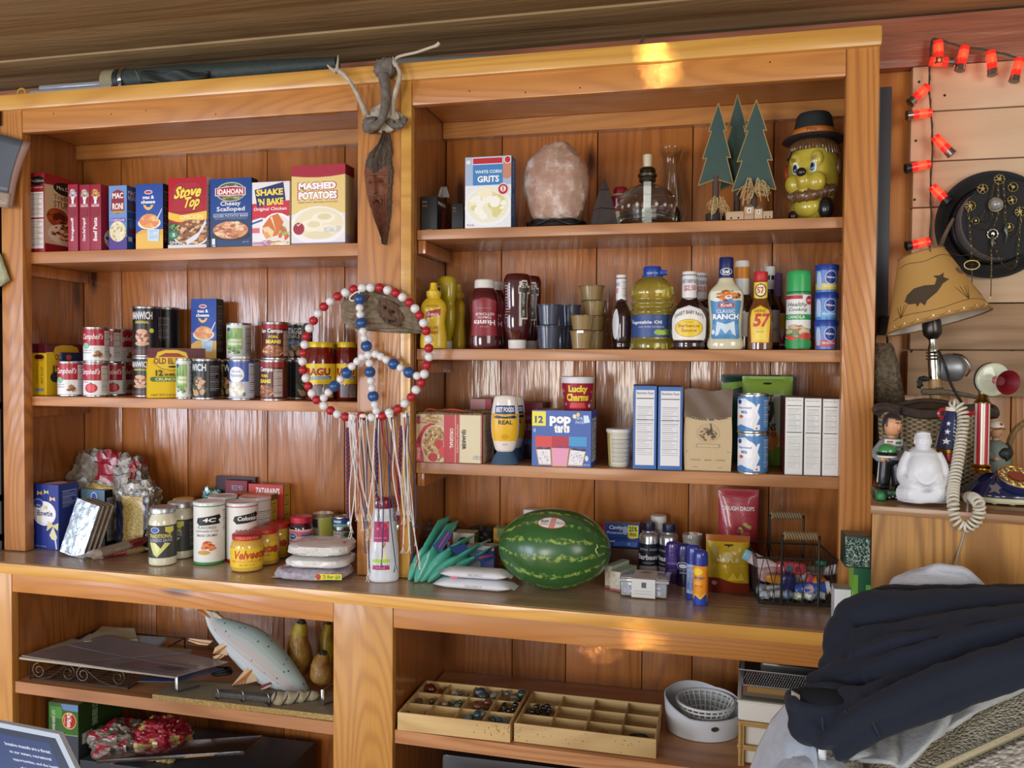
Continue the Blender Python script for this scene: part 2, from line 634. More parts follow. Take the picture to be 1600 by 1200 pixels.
bk=empty('bookcase',(1.15,.0,ZC),tag=('tall built-in golden fir bookcase of two open bays full of groceries, standing on the counter','bookcase'))
def part(mb,name,parent,**k):
 o=mb.bd(name,**k)
 o.parent=parent
 o.matrix_parent_inverse=Matrix.Translation(-Vc(parent.location))if parent.rotation_euler[2]==0 else parent.matrix_world.inverted()
 return o
def bpart(mb,name):
 return part(mb,name,bk)
UP0,UP1=ZC,2.2
for i,(xa,xb)in en(((-.076,.0),(1.0716,1.2241),(2.3,2.3727))):
 mb=MB()
 if i==1:
  mb.box(xa,xb-.03,0,.03,UP0+.001,UP1,W_UP_Z,rnd=.31,bev=.003)
  mb.box(xb-.03,xb,0,.03,UP0+.001,UP1,W_TRIM,rnd=.77,bev=.003)
 else:
  mb.box(xa,xb,0,.035 if i==0 else .03,UP0+.001,UP1,W_UP_Z,rnd=.1+i,bev=.004)
 bpart(mb,'stile')
for i,(xa,xb)in en(((.0,1.0716),(1.2241,2.3))):
 mb=MB()
 mb.box(xa+.0005,xb-.0005,.001,.03,2.123+(.003 if i else 0),2.19,W_UP_X,rnd=.4+i,bev=.004)
 R1=RRn(3+i)
 for k in rg(4):
  mb.ball((R1.uniform(xa+.1,xb-.1),.001,R1.uniform(2.135,2.18)),(.002,.001,.002),'2a1608',8,5)
 bpart(mb,'top_rail')
mb=MB()
mb.box(-.6,2.376,-.012,YB,2.188,2.236,W_TRIM,rnd=.2,bev=.01)
bpart(mb,'crown')
for xa,xb in((-.05,-.025),(1.12,1.14),(1.205,1.2275),(2.353,2.3725)):
 mb=MB()
 if xb<0:
  xa,xb=-.06,-.032
 mb.box(xa,xb,.031,YB,UP0+.001,2.15,W_BACK,rnd=R0.random())
 bpart(mb,'side_panel')
mb=MB()
mb.box(-.06,1.119,.032,YB,2.151,2.175,W_UP_X,rnd=.6)
mb.box(1.229,2.352,.032,YB,2.151,2.175,W_UP_X,rnd=.9)
bpart(mb,'inner_top')
for xa,xb,zt in((-.031,1.119,2.15),(1.229,2.352,2.15)):
 mb=MB()
 mb.box(xa,xb,YB-.03,YB-.002,zt-.045,zt,W_UP_X,rnd=.25+xa)
 bpart(mb,'cleat')
for xs in([-.031,.115,.359,.643,.905,1.119],[1.229,1.4,1.68,1.945,2.16,2.352]):
 mb=MB()
 for i in rg(len(xs)-1):
  mb.box(xs[i]+.0015,xs[i+1]-.0015,YB,YB+.013,UP0+.001,2.15,W_BACK,rnd=R0.random()*3,bev=.0015)
 bpart(mb,'back_panel')
for xa,xb,zt,th,rn in((-.031,1.118,ZS1,.036,.11),(-.031,1.118,ZS2,.03,.52),(1.229,2.352,ZR1,.028,.23),(1.229,2.352,ZR2,.031,.74),(1.229,2.352,ZR3,.032,.95)):
 mb=MB()
 mb.box(xa,xb,.0315 if xa<1 else .0315,YB-.001,zt-th,zt-.0012,W_SHELF,rnd=rn,bev=.003)
 bpart(mb,'shelf')
 for(ca,cb)in((-.031,-.009)if xa<1 else(1.2295,1.251),(1.096,1.1185)if xa<1 else(2.33,2.3515)):
  cl=MB()
  cl.box(ca,cb,.04,YB-.003,zt-th-.036,zt-th-.0005,W_BACK,rnd=rn+ca,bev=.002)
  bpart(cl,'cleat')
YF=lambda x:-.112-.029*x
def shear(x,y,z):
 return(x,y+YF(x)if y<.2 else y,z)
def cshear(x,y,z):
 x,y,z=shear(x,y,z)
 return(x if x<2.3 else 2.333+(y+.18)*.19,y,z)
mb=MB()
mb.box(-.6,2.62,.0,.299,ZC-.03,ZC-.001,W_COUNT,rnd=.4,fn=cshear)
mb.box(-.6,2.62,-.011,-.0005,ZC-.032,ZC-.0015,W_TRIM,rnd=.8,fn=cshear,bev=.004)
mb.bd('countertop',tag=('worn grey-brown wooden counter with a golden edge, running under the bookcase','countertop'))
lw=empty('base_cabinet',(1.15,.1,.0),tag=('low golden wood base cabinet with open shelves under the grocery counter','cabinet'))
def lpart(mb,name):
 return part(mb,name,lw)
ZL=.523
for xa,xb in((-.02,.056),(1.0685,1.232),(2.3,2.336)):
 mb=MB()
 mb.box(xa,xb,.004,.03,.0,ZC-.033,W_LOW_Z,rnd=xa+.3,bev=.003,fn=shear)
 lpart(mb,'stile')
for xa,xb in((.0565,1.068),(1.2325,2.2995)):
 mb=MB()
 mb.box(xa,xb,.005,.03,.783,ZC-.033,W_UP_X,rnd=xa+.1,bev=.004,fn=shear)
 lpart(mb,'rail')
 mb=MB()
 mb.box(xa+.002,xb-.002,.012,YB-.002,ZL-.034,ZL-.001,W_SHELF,rnd=xa+.8,fn=shear)
 lpart(mb,'shelf')
for xa,xb in((.03,.055),(1.07,1.09),(1.21,1.23),(2.3,2.32)):
 mb=MB()
 mb.box(xa,xb,.031,YB,.0,ZC-.034,W_BACK,rnd=R0.random(),fn=shear)
 lpart(mb,'side_panel')
for xs in([.05,.24,.43,.7,.88,1.08],[1.22,1.44,1.6,1.82,1.96,2.17,2.31]):
 mb=MB()
 for i in rg(len(xs)-1):
  mb.box(xs[i]+.0012,xs[i+1]-.0012,YB,YB+.013,0,ZC-.034,W_BACK,rnd=R0.random()*3,bev=.0015)
 lpart(mb,'back_panel')
for xa,xb in((.055,1.07),(1.231,2.3)):
 mb=MB()
 mb.box(xa,xb,.06,YB-.002,.02,.05,W_SHELF,rnd=xa,fn=shear)
 lpart(mb,'bottom_board')
CAB_A=radians(-11)
CABP=PY(1363,789,-.4)
ZCAB=CABP.z
cb=empty('plywood_cabinet',(CABP.x,CABP.y,.0),CAB_A,tag=('oak plywood cabinet at the right end carrying the statue and the telephone','cabinet'))
mb=MB()
mb.box(.0,1,.006,.58,.0,ZCAB-.0175,W_OAK,rnd=.37)
mb.bd('body',cb)
mb=MB()
mb.box(-.003,1.003,.0,.583,ZCAB-.017,ZCAB-.001,wood('oak_plywood_edge','9a6f42','7a5230','553620','x',rough=.4,ct_=.3,knots=.0),rnd=.2,bev=.001)
mb.bd('top_board',cb)
CR=Matrix.Translation((CABP.x,CABP.y,0))@Matrix.Rotation(CAB_A,4,'Z')
def cyl(u0,u1,vt,y,zb):
 uc=(u0+u1)/2
 p=PY(uc,vt,y)
 dep=(p-CV).dot(Vc((-sin(YAW),cos(YAW),0)))
 q=PY(uc,vt,y)
 return(q.x,y,zb),(u1-u0)/2*dep/FPX*.985,q.z-zb
def facing(c):
 return atan2(CV.x-c[0],-(CV.y-c[1]))
def CAN(name,label,group,u0,u1,vt,y,zb,body,art=(),face=.0,span=PI,cat='can',h=None,**k):
 c,r,hh=cyl(u0,u1,vt,y,zb)
 return can(name,(label,cat,group),c,r,h or hh,body,art,face=facing(c)+face,span=span,**k)
def BOX(name,label,group,u0,u1,vt,y0,zb,d,body,art=(),y1=None,cat='box',**k):
 return carton(name,(label,cat,group),place(u0,u1,vt,y0,zb,y1),d,body,art,**k)
def topz(o):
 return o.location.z+max(v.co.z for v in o.data.vertices)
FOOD_Y=['e8c77a','d9a650','f0dca0','c98a3c']
FOOD_B=['8a4a22','a8652e','c98d4c','6a3416']
FOOD_R=['a8452a','c96a3a','e0a060','7a2e1c']
CREAM=['f3ecc8','fbf6dd','e6dca8','efe5b8']
G='boxed foods on the top left shelf'
y=.05
BOX('stuffing_box','tall maroon and beige stuffing box at the left end of the top left shelf',G,45.5,69.3,270,y,ZS1,.145,'9c1f2b',[('e',.55,.9,.46,.06,'1a1716'),('t','Mrs.Cubbisons',.14,.885,.96,.92,'e8e4e0'),('t','ry tradition',.1,.8,.9,.83,'f0e0e0'),('n',.08,.44,.92,.76,'efece8','6a5a58',18),('n',.08,.05,.92,.42,'efece8','6a5a58',18)],rcol='9c1f2b',rside=[('p',[(0,.12),(1,.12),(1,.8),(.5,.88),(0,.86)],'d9c8a4'),('e',.6,.85,.36,.085,'171413'),('t','Mrs.Cubb',.34,.83,.86,.88,'efe9df'),('t','Traditional',.25,.7,1,.76,'2a2320'),('t','STUFFING',.25,.6,1.05,.68,'1e1816'),('f',.35,.47,.3,.12,['8c3d22','b05a2c','5f2414'],16,.4,'a04a28'),('e',.62,.26,.55,.14,'efe6d6'),('f',.62,.28,.45,.12,FOOD_B,60,.14)])
for i,(a,b,vt,word,yy)in en(((106,121,288,'Stroganoff',.045),(124,140,288.5,'Cheese Beef Stroganoff',.05),(140.5,157.5,288,'Beef Pasta',.048))):
 BOX('pasta_dinner_box',['narrow maroon dinner box leaning a little, first of the three maroon spines','narrow maroon dinner box in the middle of three maroon spines','narrow maroon dinner box beside the blue and purple macaroni box'][i],G,a,b,vt,yy,ZS1,.13,'9e2138',[('f',.5,.86,.44,.07,[['d8d8e0','a8a8b4'],['e0d8c0','a0a890'],['e0bc60','b88a3c']][i],26,.3,None),('p',[(.3,.82),(.7,.82),(.62,.76),(.38,.76)],'e8e6e8'),('e',.5,.735,.12,.03,'f2f0f2'),('t','HAMBURGER',.14,.695,.86,.71,'f0e6ea'),('b','HELPER',.14,.665,.86,.69,'ffffff',.02),('r',.16,.52,.84,.63,'84182c'),('t',word,.3,.15,.66,.5,'ffffff',0,90,.03)],rcol='a3243a',rside=[('b','HELPER',.35,.78,1.1,.87,'f4eef0',.05),('t','Beef',.35,.68,.7,.74,'f0e4e6'),('r',.3,.5,.9,.62,'2a1416'),('e',.6,.2,.5,.2,'d8cfc0'),('f',.6,.22,.45,.2,FOOD_Y+['7a4a20'],50,.16)],lcol='d8702c' if i==0 else '9e2138')
BOX('macaroni_box','slim light blue macaroni box with a maroon badge on the top left shelf',G,170,198,290,y,ZS1,.05,'5b93c4',[('r',0,.45,1,1,'6d96cf'),('p',[(.1,.62),(.18,.9),(.5,.94),(.82,.9),(.88,.62),(.5,.56)],'8c1c2c'),('b','MAC',.2,.8,.8,.89,'fff4ee',.05),('b','RONI',.2,.63,.8,.73,'fff4ee',.05),('r',.2,.575,.8,.61,'c8902c'),('t','MAC CHEDDAR',.1,.455,.9,.49,'f2ecff'),('p',[(.05,.43),(.95,.43),(.9,.5),(.1,.5)],'7a50b0'),('t','CHEDDAR',.12,.445,.88,.485,'f2ecff'),('r',0,0,1,.2,'53308a'),('e',.5,.28,.5,.14,'8a6a4a'),('f',.5,.29,.46,.16,CREAM+['c9b880'],60,.16,'e8e0c0')],rcol='2c5592',rside=[('b','MAC',.1,.86,.8,.93,'e8d8e0',.03),('b','RONI',.1,.78,.8,.85,'e8d8e0',.03),('r',.05,.6,.95,.61,'88a8d0'),('r',.05,.48,.95,.49,'88a8d0'),('e',.45,.68,.3,.04,'7a4a30'),('e',.5,.3,.3,.05,'8a2c3a'),('r',.1,.14,.45,.21,'c8d0dc'),('e',.7,.17,.16,.04,'1c1c24'),('n',.1,.33,.9,.46,None,'9ab4da',8)])
mac_art=[('r',0,0,1,.3,'e8b23c'),('p',[(0,.3),(0,.24),(.3,.32),(.6,.24),(1,.34),(1,.3),(1,.45),(0,.45)],'2a55ae'),('p',[(0,.0),(1,0),(1,.2),(.5,.26),(0,.22)],'f0bf52'),('e',.47,.875,.15,.032,'f4f4fa'),('e',.47,.875,.125,.022,'c23a3a'),('b','mac &',.26,.77,.68,.825,'ffffff',.05),('b','cheese',.2,.7,.72,.755,'ffffff',.05),('p',[(.28,.68),(.36,.68),(.42,.645),(.52,.645),(.58,.68),(.66,.68),(.6,.625),(.5,.6),(.42,.6),(.33,.63)],'f0c060'),('e',.5,.4,.42,.1,'f4e8cc'),('f',.5,.43,.36,.11,['f0b468','e89a44','f6cc8a','e88c5c'],34,.3,'eeaa5c'),('p',[(.78,.47),(.96,.62),(.98,.6),(.82,.45)],'c8d8f0'),('p',[(.45,.13),(.85,.11),(.88,.3),(.43,.31)],'cfe4f4'),('n',.48,.13,.84,.29,None,'5a88c8',6)]
BOX('macaroni_cheese_box','slim blue macaroni and cheese box beside the red script stuffing box, top left shelf',G,212,254.5,287.5,.045,ZS1,.035,'2a50a8',mac_art,rcol='15161c',rside=[('n',.1,.05,.9,.95,None,'80848c',26)],top='1f3f8c')
BOX('stuffing_mix_box','bright red stuffing mix box with yellow script lettering',G,263,323,277.5,.045,ZS1,.04,'c2182b',[('p',[(.1,.5),(.1,.86),(.25,.95),(.75,.95),(.92,.85),(.92,.5)],'8e1420'),('p',[(.12,.52),(.12,.85),(.26,.93),(.74,.93),(.9,.84),(.9,.52)],'b3121f'),('t','Stove',.13,.7,.82,.88,'ffe24a',.35,0,.06,0,'7a1018',.12),('t','Top',.34,.52,.76,.72,'ffe24a',.35,0,.06,0,'7a1018',.12),('p',[(0,.42),(0,.52),(.35,.47),(1,.52),(1,.4),(.5,.36),(.2,.38)],'f2c83c'),('t','CHICKEN',.3,.41,.9,.47,'fff3c0',.1,0,.03),('p',[(0,0),(0,.38),(.3,.34),(1,.38),(1,0)],'3a4a34'),('e',.62,.2,.52,.17,'ece6e0'),('f',.6,.22,.46,.18,FOOD_B+['d8b078','e0c090'],90,.13,'8a5a34'),('p',[(.5,.04),(.75,.12),(1,.34),(.98,.4),(.8,.22),(.45,.1)],'e4e4ec'),('e',.15,.19,.13,.06,'2f7a58'),('e',.15,.19,.1,.045,'3f8c68'),('b','5',.11,.165,.19,.215,'e8f4ec',.04),('f',.15,.3,.14,.05,['2f6a38','6a9a4c'],20,.3),('r',0,0,1,.045,'e6e0e2'),('t','SIMPLY',.05,.05,.38,.1,'ffffff')],rcol='e2ddd8',rside=[('n',.05,.05,.95,.95,None,'5a5a58',26)])
BOX('scalloped_potato_box','navy blue scalloped potato box with a red oval badge',G,328.5,393,278.5,.04,ZS1,.035,'1f4a94',[('r',0,0,1,.45,'1a3c6c'),('e',.5,.8,.36,.145,'c8c4a8'),('e',.5,.8,.34,.13,'4a5a44'),('p',[(.2,.84),(.4,.9),(.5,.87),(.62,.91),(.8,.83),(.8,.78),(.2,.78)],'a8a88c'),('f',.5,.72,.26,.04,['8a8a50','b8a860'],20,.3),('p',[(.12,.745),(.86,.745),(.86,.86),(.5,.885),(.12,.86)],'f4f0ec'),('p',[(.14,.755),(.84,.755),(.84,.855),(.5,.875),(.14,.855)],'b81f30'),('b','IDAHOAN',.18,.765,.8,.845,'ffffff',.05),('b','Cheesy',.25,.58,.74,.665,'f4f6fa',.03),('b','Scalloped',.16,.5,.84,.585,'f4f6fa',.03),('r',.08,.475,.92,.482,'d8e0ee'),('b','SLICED POTATO BAKE',.08,.435,.92,.465,'e4eaf4',.02),('r',.1,.42,.9,.426,'8aa0c8'),('t','Real Potatoes in a Creamy Cheese Sauce',.12,.395,.9,.41,'b8c8e4'),('e',.5,.16,.46,.07,'2a241c'),('f',.5,.24,.43,.13,['e8a478','d88a5c','f0c090','f4d8b0','b86a48'],80,.17,'d09068'),('r',.05,.03,.13,.12,'e8eaf0'),('r',.06,.0,.14,.02,'c8d0dc'),('t','NET WT',.8,.05,.95,.07,'c8d0e0')],rcol='14181c')
BOX('coating_mix_box','white and red coating mix box with a tilted navy panel',G,392.5,452.5,284,.042,ZS1,.04,'f1eef0',[('p',[(0,.4),(0,.66),(1,.7),(1,.46),(.6,.42),(.25,.44)],'cf2438'),('p',[(.09,.88),(.84,.99),(.9,.7),(.16,.6)],'1f2468'),('t','SHAKE',.13,.78,.83,.885,'f8e04c',0,0,.07,0,None,.09),('t',"'N BAKE",.18,.63,.84,.74,'f8e04c',0,0,.07,0,None,.09),('t','Original Chicken',.06,.535,.92,.6,'ffffff',.1,0,.02,0,None,.05),('p',[(0,.36),(.3,.42),(.3,.39),(0,.33)],'2f57a4'),('r',0,.2,.22,.28,'e06a80'),('e',.68,.25,.42,.26,'ffffff'),('e',.68,.24,.4,.23,'efe6dc'),('p',[(.3,.3),(.5,.46),(.7,.5),(.85,.36),(.7,.16),(.45,.12),(.3,.2)],'d8762c'),('p',[(.3,.28),(.45,.3),(.6,.22),(.55,.12),(.4,.12)],'f3d8a8'),('p',[(.3,.2),(.42,.22),(.52,.14),(.4,.1)],'e8a860'),('p',[(.55,.46),(.62,.3),(.66,.2),(.6,.3),(.5,.44)],'f6e0b8'),('f',.84,.18,.15,.12,['5a8c2c','88b048','a8c860','e06030'],30,.3),('f',.4,.05,.16,.05,['c88ab0','a868a0'],14,.3),('f',.7,.04,.3,.05,FOOD_Y,20,.2),('b','0000',.04,.01,.35,.06,'d890b8',.04)],rcol='dad6d2',top='e8e6e4')
BOX('mashed_potato_box','largest box on the shelf, yellow mashed potatoes under a crimson arch',G,455.5,539.5,257.5,.04,ZS1,.06,'ecd389',[('p',[(0,.87),(.25,.85),(.5,.843),(.75,.85),(1,.87),(1,1),(0,1)],'a81e34'),('p',[(0,0),(1,0),(1,.38),(.8,.42),(.2,.42),(0,.38)],'e9e7f0'),('t','MASHED',.13,.69,.83,.78,'ffffff',0,0,.09,0,'b02434',.02),('t','POTATOES',.13,.565,.85,.665,'ffffff',0,0,.09,0,'b02434',.02),('t','MADE WITH 100% REAL POTATOES',.13,.52,.86,.54,'7a5a34',0,0,0,0,None,.01),('e',.5,.24,.54,.24,'f6f4f4'),('e',.52,.26,.46,.2,'efe7c4'),('e',.6,.33,.22,.07,'f8f3da'),('e',.62,.345,.13,.04,'e2d9ae'),('e',.38,.24,.2,.08,'f8f3da'),('e',.42,.25,.12,.04,'e6ddb4'),('e',.66,.18,.2,.06,'f6f0d6'),('e',.5,.11,.25,.05,'e8dfb8'),('e',.14,.2,.105,.078,'a41f32'),('p',[(.1,.25),(.13,.23),(.19,.27),(.18,.28),(.13,.245),(.11,.26)],'f4e4e6'),('t','makes 18',.62,.18,.9,.215,'fafafa',0,0,.04,0,'8a8a90'),('t','servings',.62,.14,.88,.175,'fafafa',0,0,.04,0,'8a8a90'),('r',0,0,1,.018,'8a8298')],rcol='d9cfa0',rside=[('r',0,.87,1,1,'8c1a2c'),('r',0,0,1,.12,'b8b4cc')],top='96182c')
G='boxes on the middle left shelf'
GC='food cans on the middle left shelf'
maroon_roof=[('r',0,.84,1,1,'5a1626')]+[('r',.02+i*.07,.86,.045+i*.07,.98,'7a2838')for i in rg(14)]
oep_side=[('r',0,.82,1,1,'5c1728'),('e',.5,.72,.36,.07,'e0a81c'),('p',[(.15,.74),(.3,.79),(.7,.79),(.85,.74),(.7,.7),(.3,.7)],'4a1218'),('t','Top Box Closure',.28,.22,.46,.62,'7a5c10',0,90),('t','HEAT IN CUP',.6,.22,.76,.55,'3a2c10',0,90),('r',.2,.08,.8,.14,'8aa0b0')]
BOX('taco_shell_box','yellow taco box with maroon top, in the left corner of the middle left shelf',G,49.5,72.4,537,.065,ZS2,.17,'efc91c',oep_side,rcol='efc91c',rside=maroon_roof+[('p',[(.15,.83),(.2,.94),(.35,.98),(.6,.98),(.75,.94),(.8,.83),(.7,.6),(.5,.5),(.25,.6)],'d8a818'),('b','OLD EL PASO',.2,.68,.78,.8,'7a2414',.04),('b','12',.15,.42,.3,.58,'2a2a1c',.05),('e',.2,.35,.12,.1,'2a3038')],top='511423')
BOX('pasta_box','navy and blue pasta box behind the front soup can, middle left shelf',G,85,97,550.5,.12,ZS2,.1,'2c4c98',[('e',.5,.87,.32,.04,'e8b8b8'),('n',.1,.45,.9,.75,None,'8aa4d8',10),('n',.1,.05,.9,.2,None,'a8c0e8',4)],rcol='1c2a54',rside=[('e',.28,.88,.12,.07,'c8504c'),('p',[(.55,.55),(.65,.8),(1,.85),(1,.5)],'24386c')],top='14203c')
def soup(label,u0,u1,vt,yy,zb,kind,face,gg=GC):
 red='b01f30'
 art=[('r',0,.47,1,1,red),('t',"Campbell's",.12,.62,.7,.86,'f6eeee',.25,0,.02)]
 if kind=='t':
  art+=[('e',.5,.22,.17,.16,'c8232c'),('e',.5,.24,.12,.1,'d84040'),('p',[(.44,.34),(.5,.42),(.56,.34),(.52,.38),(.5,.32),(.48,.38)],'3a6a30'),('t','Tomato',.2,.4,.45,.45,'8a8a8a')]
 else:
  art+=[('e',.58,.36,.1,.09,'e4e6e0'),('f',.6,.18,.14,.13,['c88a58','e0b080','7a5234','a86a3c'],14,.5),('t','Cream of',.15,.3,.42,.35,'7a7a7c'),('t','Mushroom',.15,.22,.42,.27,'7a7a7c'),('e',.28,.46,.1,.1,'8cc8a4')]
 art+=[('n',.76,.05,.96,.95,'d8d4d2','6a6a6c',16)]
 return CAN('soup_can',label,gg,u0,u1,vt,yy,zb,'edeef0',art,face=face)
soup('red and white soup can in front of the navy pasta box',91,129,564.5,.075,ZS2,'m',-.25)
a1=soup('red and white tomato soup can under another can, left of its twin',131,170,566,.075,ZS2,'t',-.45)
soup('red and white mushroom soup can on top of the leftmost can stack',131,170,511.5,.075,topz(a1)+.0005,'m',-.2)
b1=soup('tomato soup can at the bottom of the second can stack',160,195.5,567,.16,ZS2,'t',-.05)
soup('soup can on top of the second can stack, half hidden',155,190,514.5,.16,topz(b1)+.0005,'m',-.55)
c1=soup('darkest soup can at the bottom of the third can stack, in shade',172,207.5,567.5,.243,ZS2,'m',.5)
soup('soup can topping the third can stack beside the black sauce cans',172,207.5,514.5,.243,topz(c1)+.0005,'m',.5)
def manwich(label,u0,u1,vt,yy,zb,face,h=None):
 return CAN('sauce_can',label,GC,u0,u1,vt,yy,zb,'1f1c20',[('b','MANWICH',.12,.76,.66,.93,'ece8e8',.05),('b','ORIGINAL',.25,.67,.58,.73,'d8d040',.05),('e',.42,.36,.19,.16,'4a241c'),('f',.42,.4,.16,.14,['b87068','8a3c34','d8a088','e0b890'],40,.25,'9a4c40'),('e',.42,.5,.13,.05,'d8a87c'),('e',.42,.24,.17,.05,'cfa078'),('r',0,0,1,.12,'5a3028'),('e',.64,.52,.05,.05,'d8d848'),('n',.8,.3,.97,.85,'2a2628','b0aca8',14),('e',.73,.1,.03,.03,'c8c8c8')],face=face,h=h)
d1=manwich('black sauce can at the bottom, behind the yellow shell box',208,252,548,.13,ZS2,-.3,.1205)
d2=manwich('black sauce can at the bottom right, behind the shell box',240,280,548,.238,ZS2,-1,.1205)
manwich('tall black sauce can with white lettering on top of the stack',208,252,479.5,.13,topz(d1)+.0005,-.15)
manwich('black sauce can on top of the stack, showing its barcode side',240,280,481,.238,topz(d2)+.0005,-1.25)
oep=place(231,321,544,.02,ZS2,.125,560)
carton('taco_shell_box',('yellow crunchy taco shell box with maroon tiled top, turned towards the viewer','box',G),oep,.055,'f2cd1e',[('r',0,.8,1,1,'5e1728')]+[('r',.01+i*.045,.82+.09*(j),.03+i*.045,.89+.09*j,'7c2a3a')for i in rg(22)for j in rg(2)]+[('p',[(.12,.8),(.16,.92),(.3,.97),(.5,.97),(.66,.92),(.7,.8),(.74,.7),(.6,.58),(.41,.54),(.22,.58),(.08,.7)],'c8941c'),('p',[(.13,.8),(.17,.91),(.3,.955),(.5,.955),(.65,.91),(.69,.8),(.72,.7),(.59,.6),(.41,.56),(.23,.6),(.1,.7)],'f4d33a'),('p',[(.16,.82),(.3,.9),(.52,.9),(.66,.82)],'a83c24'),('b','OLD EL PASO',.1,.68,.72,.8,'8a2c18',.05),('e',.42,.625,.08,.02,'3a2c10'),('b','12',.13,.44,.25,.56,'2a3a1c',.06),('b','SHELLS',.28,.44,.56,.49,'2a3a1c',.05),('p',[(.06,.33),(.03,.38),(.06,.42),(.62,.42),(.62,.33)],'3a7a34'),('b','CRUNCHY',.12,.345,.56,.405,'f4ee9c',.05),('e',.78,.32,.17,.18,'e0b040'),('e',.78,.33,.13,.13,'d87828'),('f',.78,.35,.12,.1,['4a8a30','c83020','e8b040'],20,.3),('t','NET WT 5.8 OZ',.05,.04,.5,.08,'6a5a18')],lside=[('r',0,.8,1,1,'5c1728'),('p',[(.15,.73),(.3,.79),(.7,.79),(.85,.73),(.5,.7)],'4a1218'),('e',.5,.68,.32,.05,'d8a01c'),('r',.45,.2,.55,.5,'c8a018')],top='4a1220')
mac2=place(298.4,338,467,.21,ZS2,.21)
def green_beans(label,u0,u1,vt,yy,zb,face):
 return CAN('vegetable_can',label,GC,u0,u1,vt,yy,zb,'e6eae8',[('r',.1,.25,.62,.9,'9cc070'),('p',[(.12,.55),(.2,.88),(.26,.6),(.34,.9),(.4,.55),(.46,.8),(.5,.5)],'6a9a48'),('e',.22,.86,.07,.06,'3b55a0'),('r',.3,.36,.62,.58,'b8d080'),('b','Green',.22,.5,.6,.58,'f6fbee',.04),('b','Beans',.22,.38,.6,.48,'f6fbee',.04),('f',.36,.2,.22,.12,['3c6a2c','5a8a3c','88a858'],24,.3),('n',.7,.08,.95,.95,'c9cccc','5a5a5c',14)],face=face)
def chili(label,u0,u1,vt,yy,zb,word,face,art2=()):
 return CAN('chili_can',label,GC,u0,u1,vt,yy,zb,'26262a',[('t',word,.1,.72,.55,.92,'dfe6e8',0,0,.05),('f',.35,.3,.24,.28,['b0583c','d88850','4a2418','3a5a4a','c8a070'],40,.3),('n',.62,.1,.94,.92,'2c2a2a','b4b0aa',14)]+list(art2),face=face)
g1=green_beans('short green bean can right in front of the yellow shell box',275,300,560,.03,ZS2,0)
e1=chili('dark can with orange food picture beside the short green bean can',300.8,343,560.5,.05,ZS2,'WICH',-.15)
e2=chili('dark can behind, holding up the blue macaroni box',296,336,560.5,.23,ZS2,'WICH',-.4)
mac2[0].z=topz(e2)+.0005
mac2=(mac2[0],mac2[1],mac2[2],PY(318,467,.21).z-mac2[0].z)
carton('macaroni_cheese_box',('blue macaroni and cheese box standing high on cans, middle left shelf','box',G),mac2,.04,'2a50a8',mac_art,rcol='15161c',rside=[('n',.1,.05,.9,.95,None,'80848c',26)],top='1f3f8c')
f0=chili('dark can mostly hidden, left of the potato can',345,384,562,.13,ZS2,'HTW',-.35)
f1=CAN('potato_can','white and blue sliced potato can in the front row',GC,358,398,561.5,.045,ZS2,'c3c9dd',[('r',0,.45,1,1,'4a62ae'),('e',.38,.64,.22,.22,'f4f6fa'),('t','Sliced',.25,.7,.5,.77,'3b55a0'),('t','Potatoes',.2,.58,.56,.67,'3b55a0'),('e',.12,.82,.07,.07,'3550a0'),('f',.38,.24,.24,.2,['f4f0e4','e0dccc','fbf8f0'],36,.28,'d8d0bc'),('e',.6,.1,.04,.06,'4a8a50'),('n',.72,.05,.96,.95,'d4d6e0','5a5c6c',14)],face=-.15)
f2=CAN('vegetable_can','plain-sided can behind the potato can, under the upper green beans',GC,372,409,562,.215,ZS2,'b9bfd2',[('n',.4,.05,.8,.95,'d4d6e0','5a5c6c',14)],face=-.4)
green_beans('green bean can stacked on the second row in the middle of the shelf',353.8,392.5,505,.205,topz(f2)+.0005,-.1)
mb=MB()
mb.box(-.02,.02,0,.03,0,.008,'f0efea',bev=.002)
mb.box(.008,.013,-.0004,0,.003,.005,'3a8a48')
q=PY(373,557,.035)
mb.bd('tea_bag_packet',loc=(q.x,.035,topz(f1)+.0005),rz=.1,tag=('small white packet lying on the potato can','packet'))
def beans(label,u0,u1,vt,yy,zb,face):
 return CAN('bean_can',label,GC,u0,u1,vt,yy,zb,'5a1e1c',[('r',0,.86,1,1,'9c2028'),('t','Van Camps',.08,.7,.72,.86,'f4ecec',0,0,.05,.03),('b','PORK',.38,.58,.62,.66,'e8d030',.06),('b','BEANS',.3,.42,.68,.53,'f0dc30',.08),('f',.46,.2,.3,.17,['c88a54','a86838','dca870','8a4a28'],46,.22,'9a5c34'),('r',0,0,.13,1,'7a2034'),('n',.74,.05,.96,.8,'b8a8a4','4a3a3a',14)],face=face)
h1=beans('dark red bean can at the bottom, turned to its maroon side',407,449.5,562,.045,ZS2,-.8)
beans('dark red bean can on top of its twin, picture of beans facing out',408.8,451,503.5,.045,topz(h1)+.0005,-.12)
i1=chili('black can at the bottom beside the sauce jars',446,487,562,.15,ZS2,' ',1)
chili('chili can with green and white lettering on top, left of the wreath',450,489,505.5,.15,topz(i1)+.0005,'STAGG',-.1,[('b','CHILI',.15,.6,.5,.7,'dfe6d8',.03),('r',.05,.4,.5,.52,'2f62a8'),('t','LOADED',.08,.42,.48,.5,'a8ccf0')])
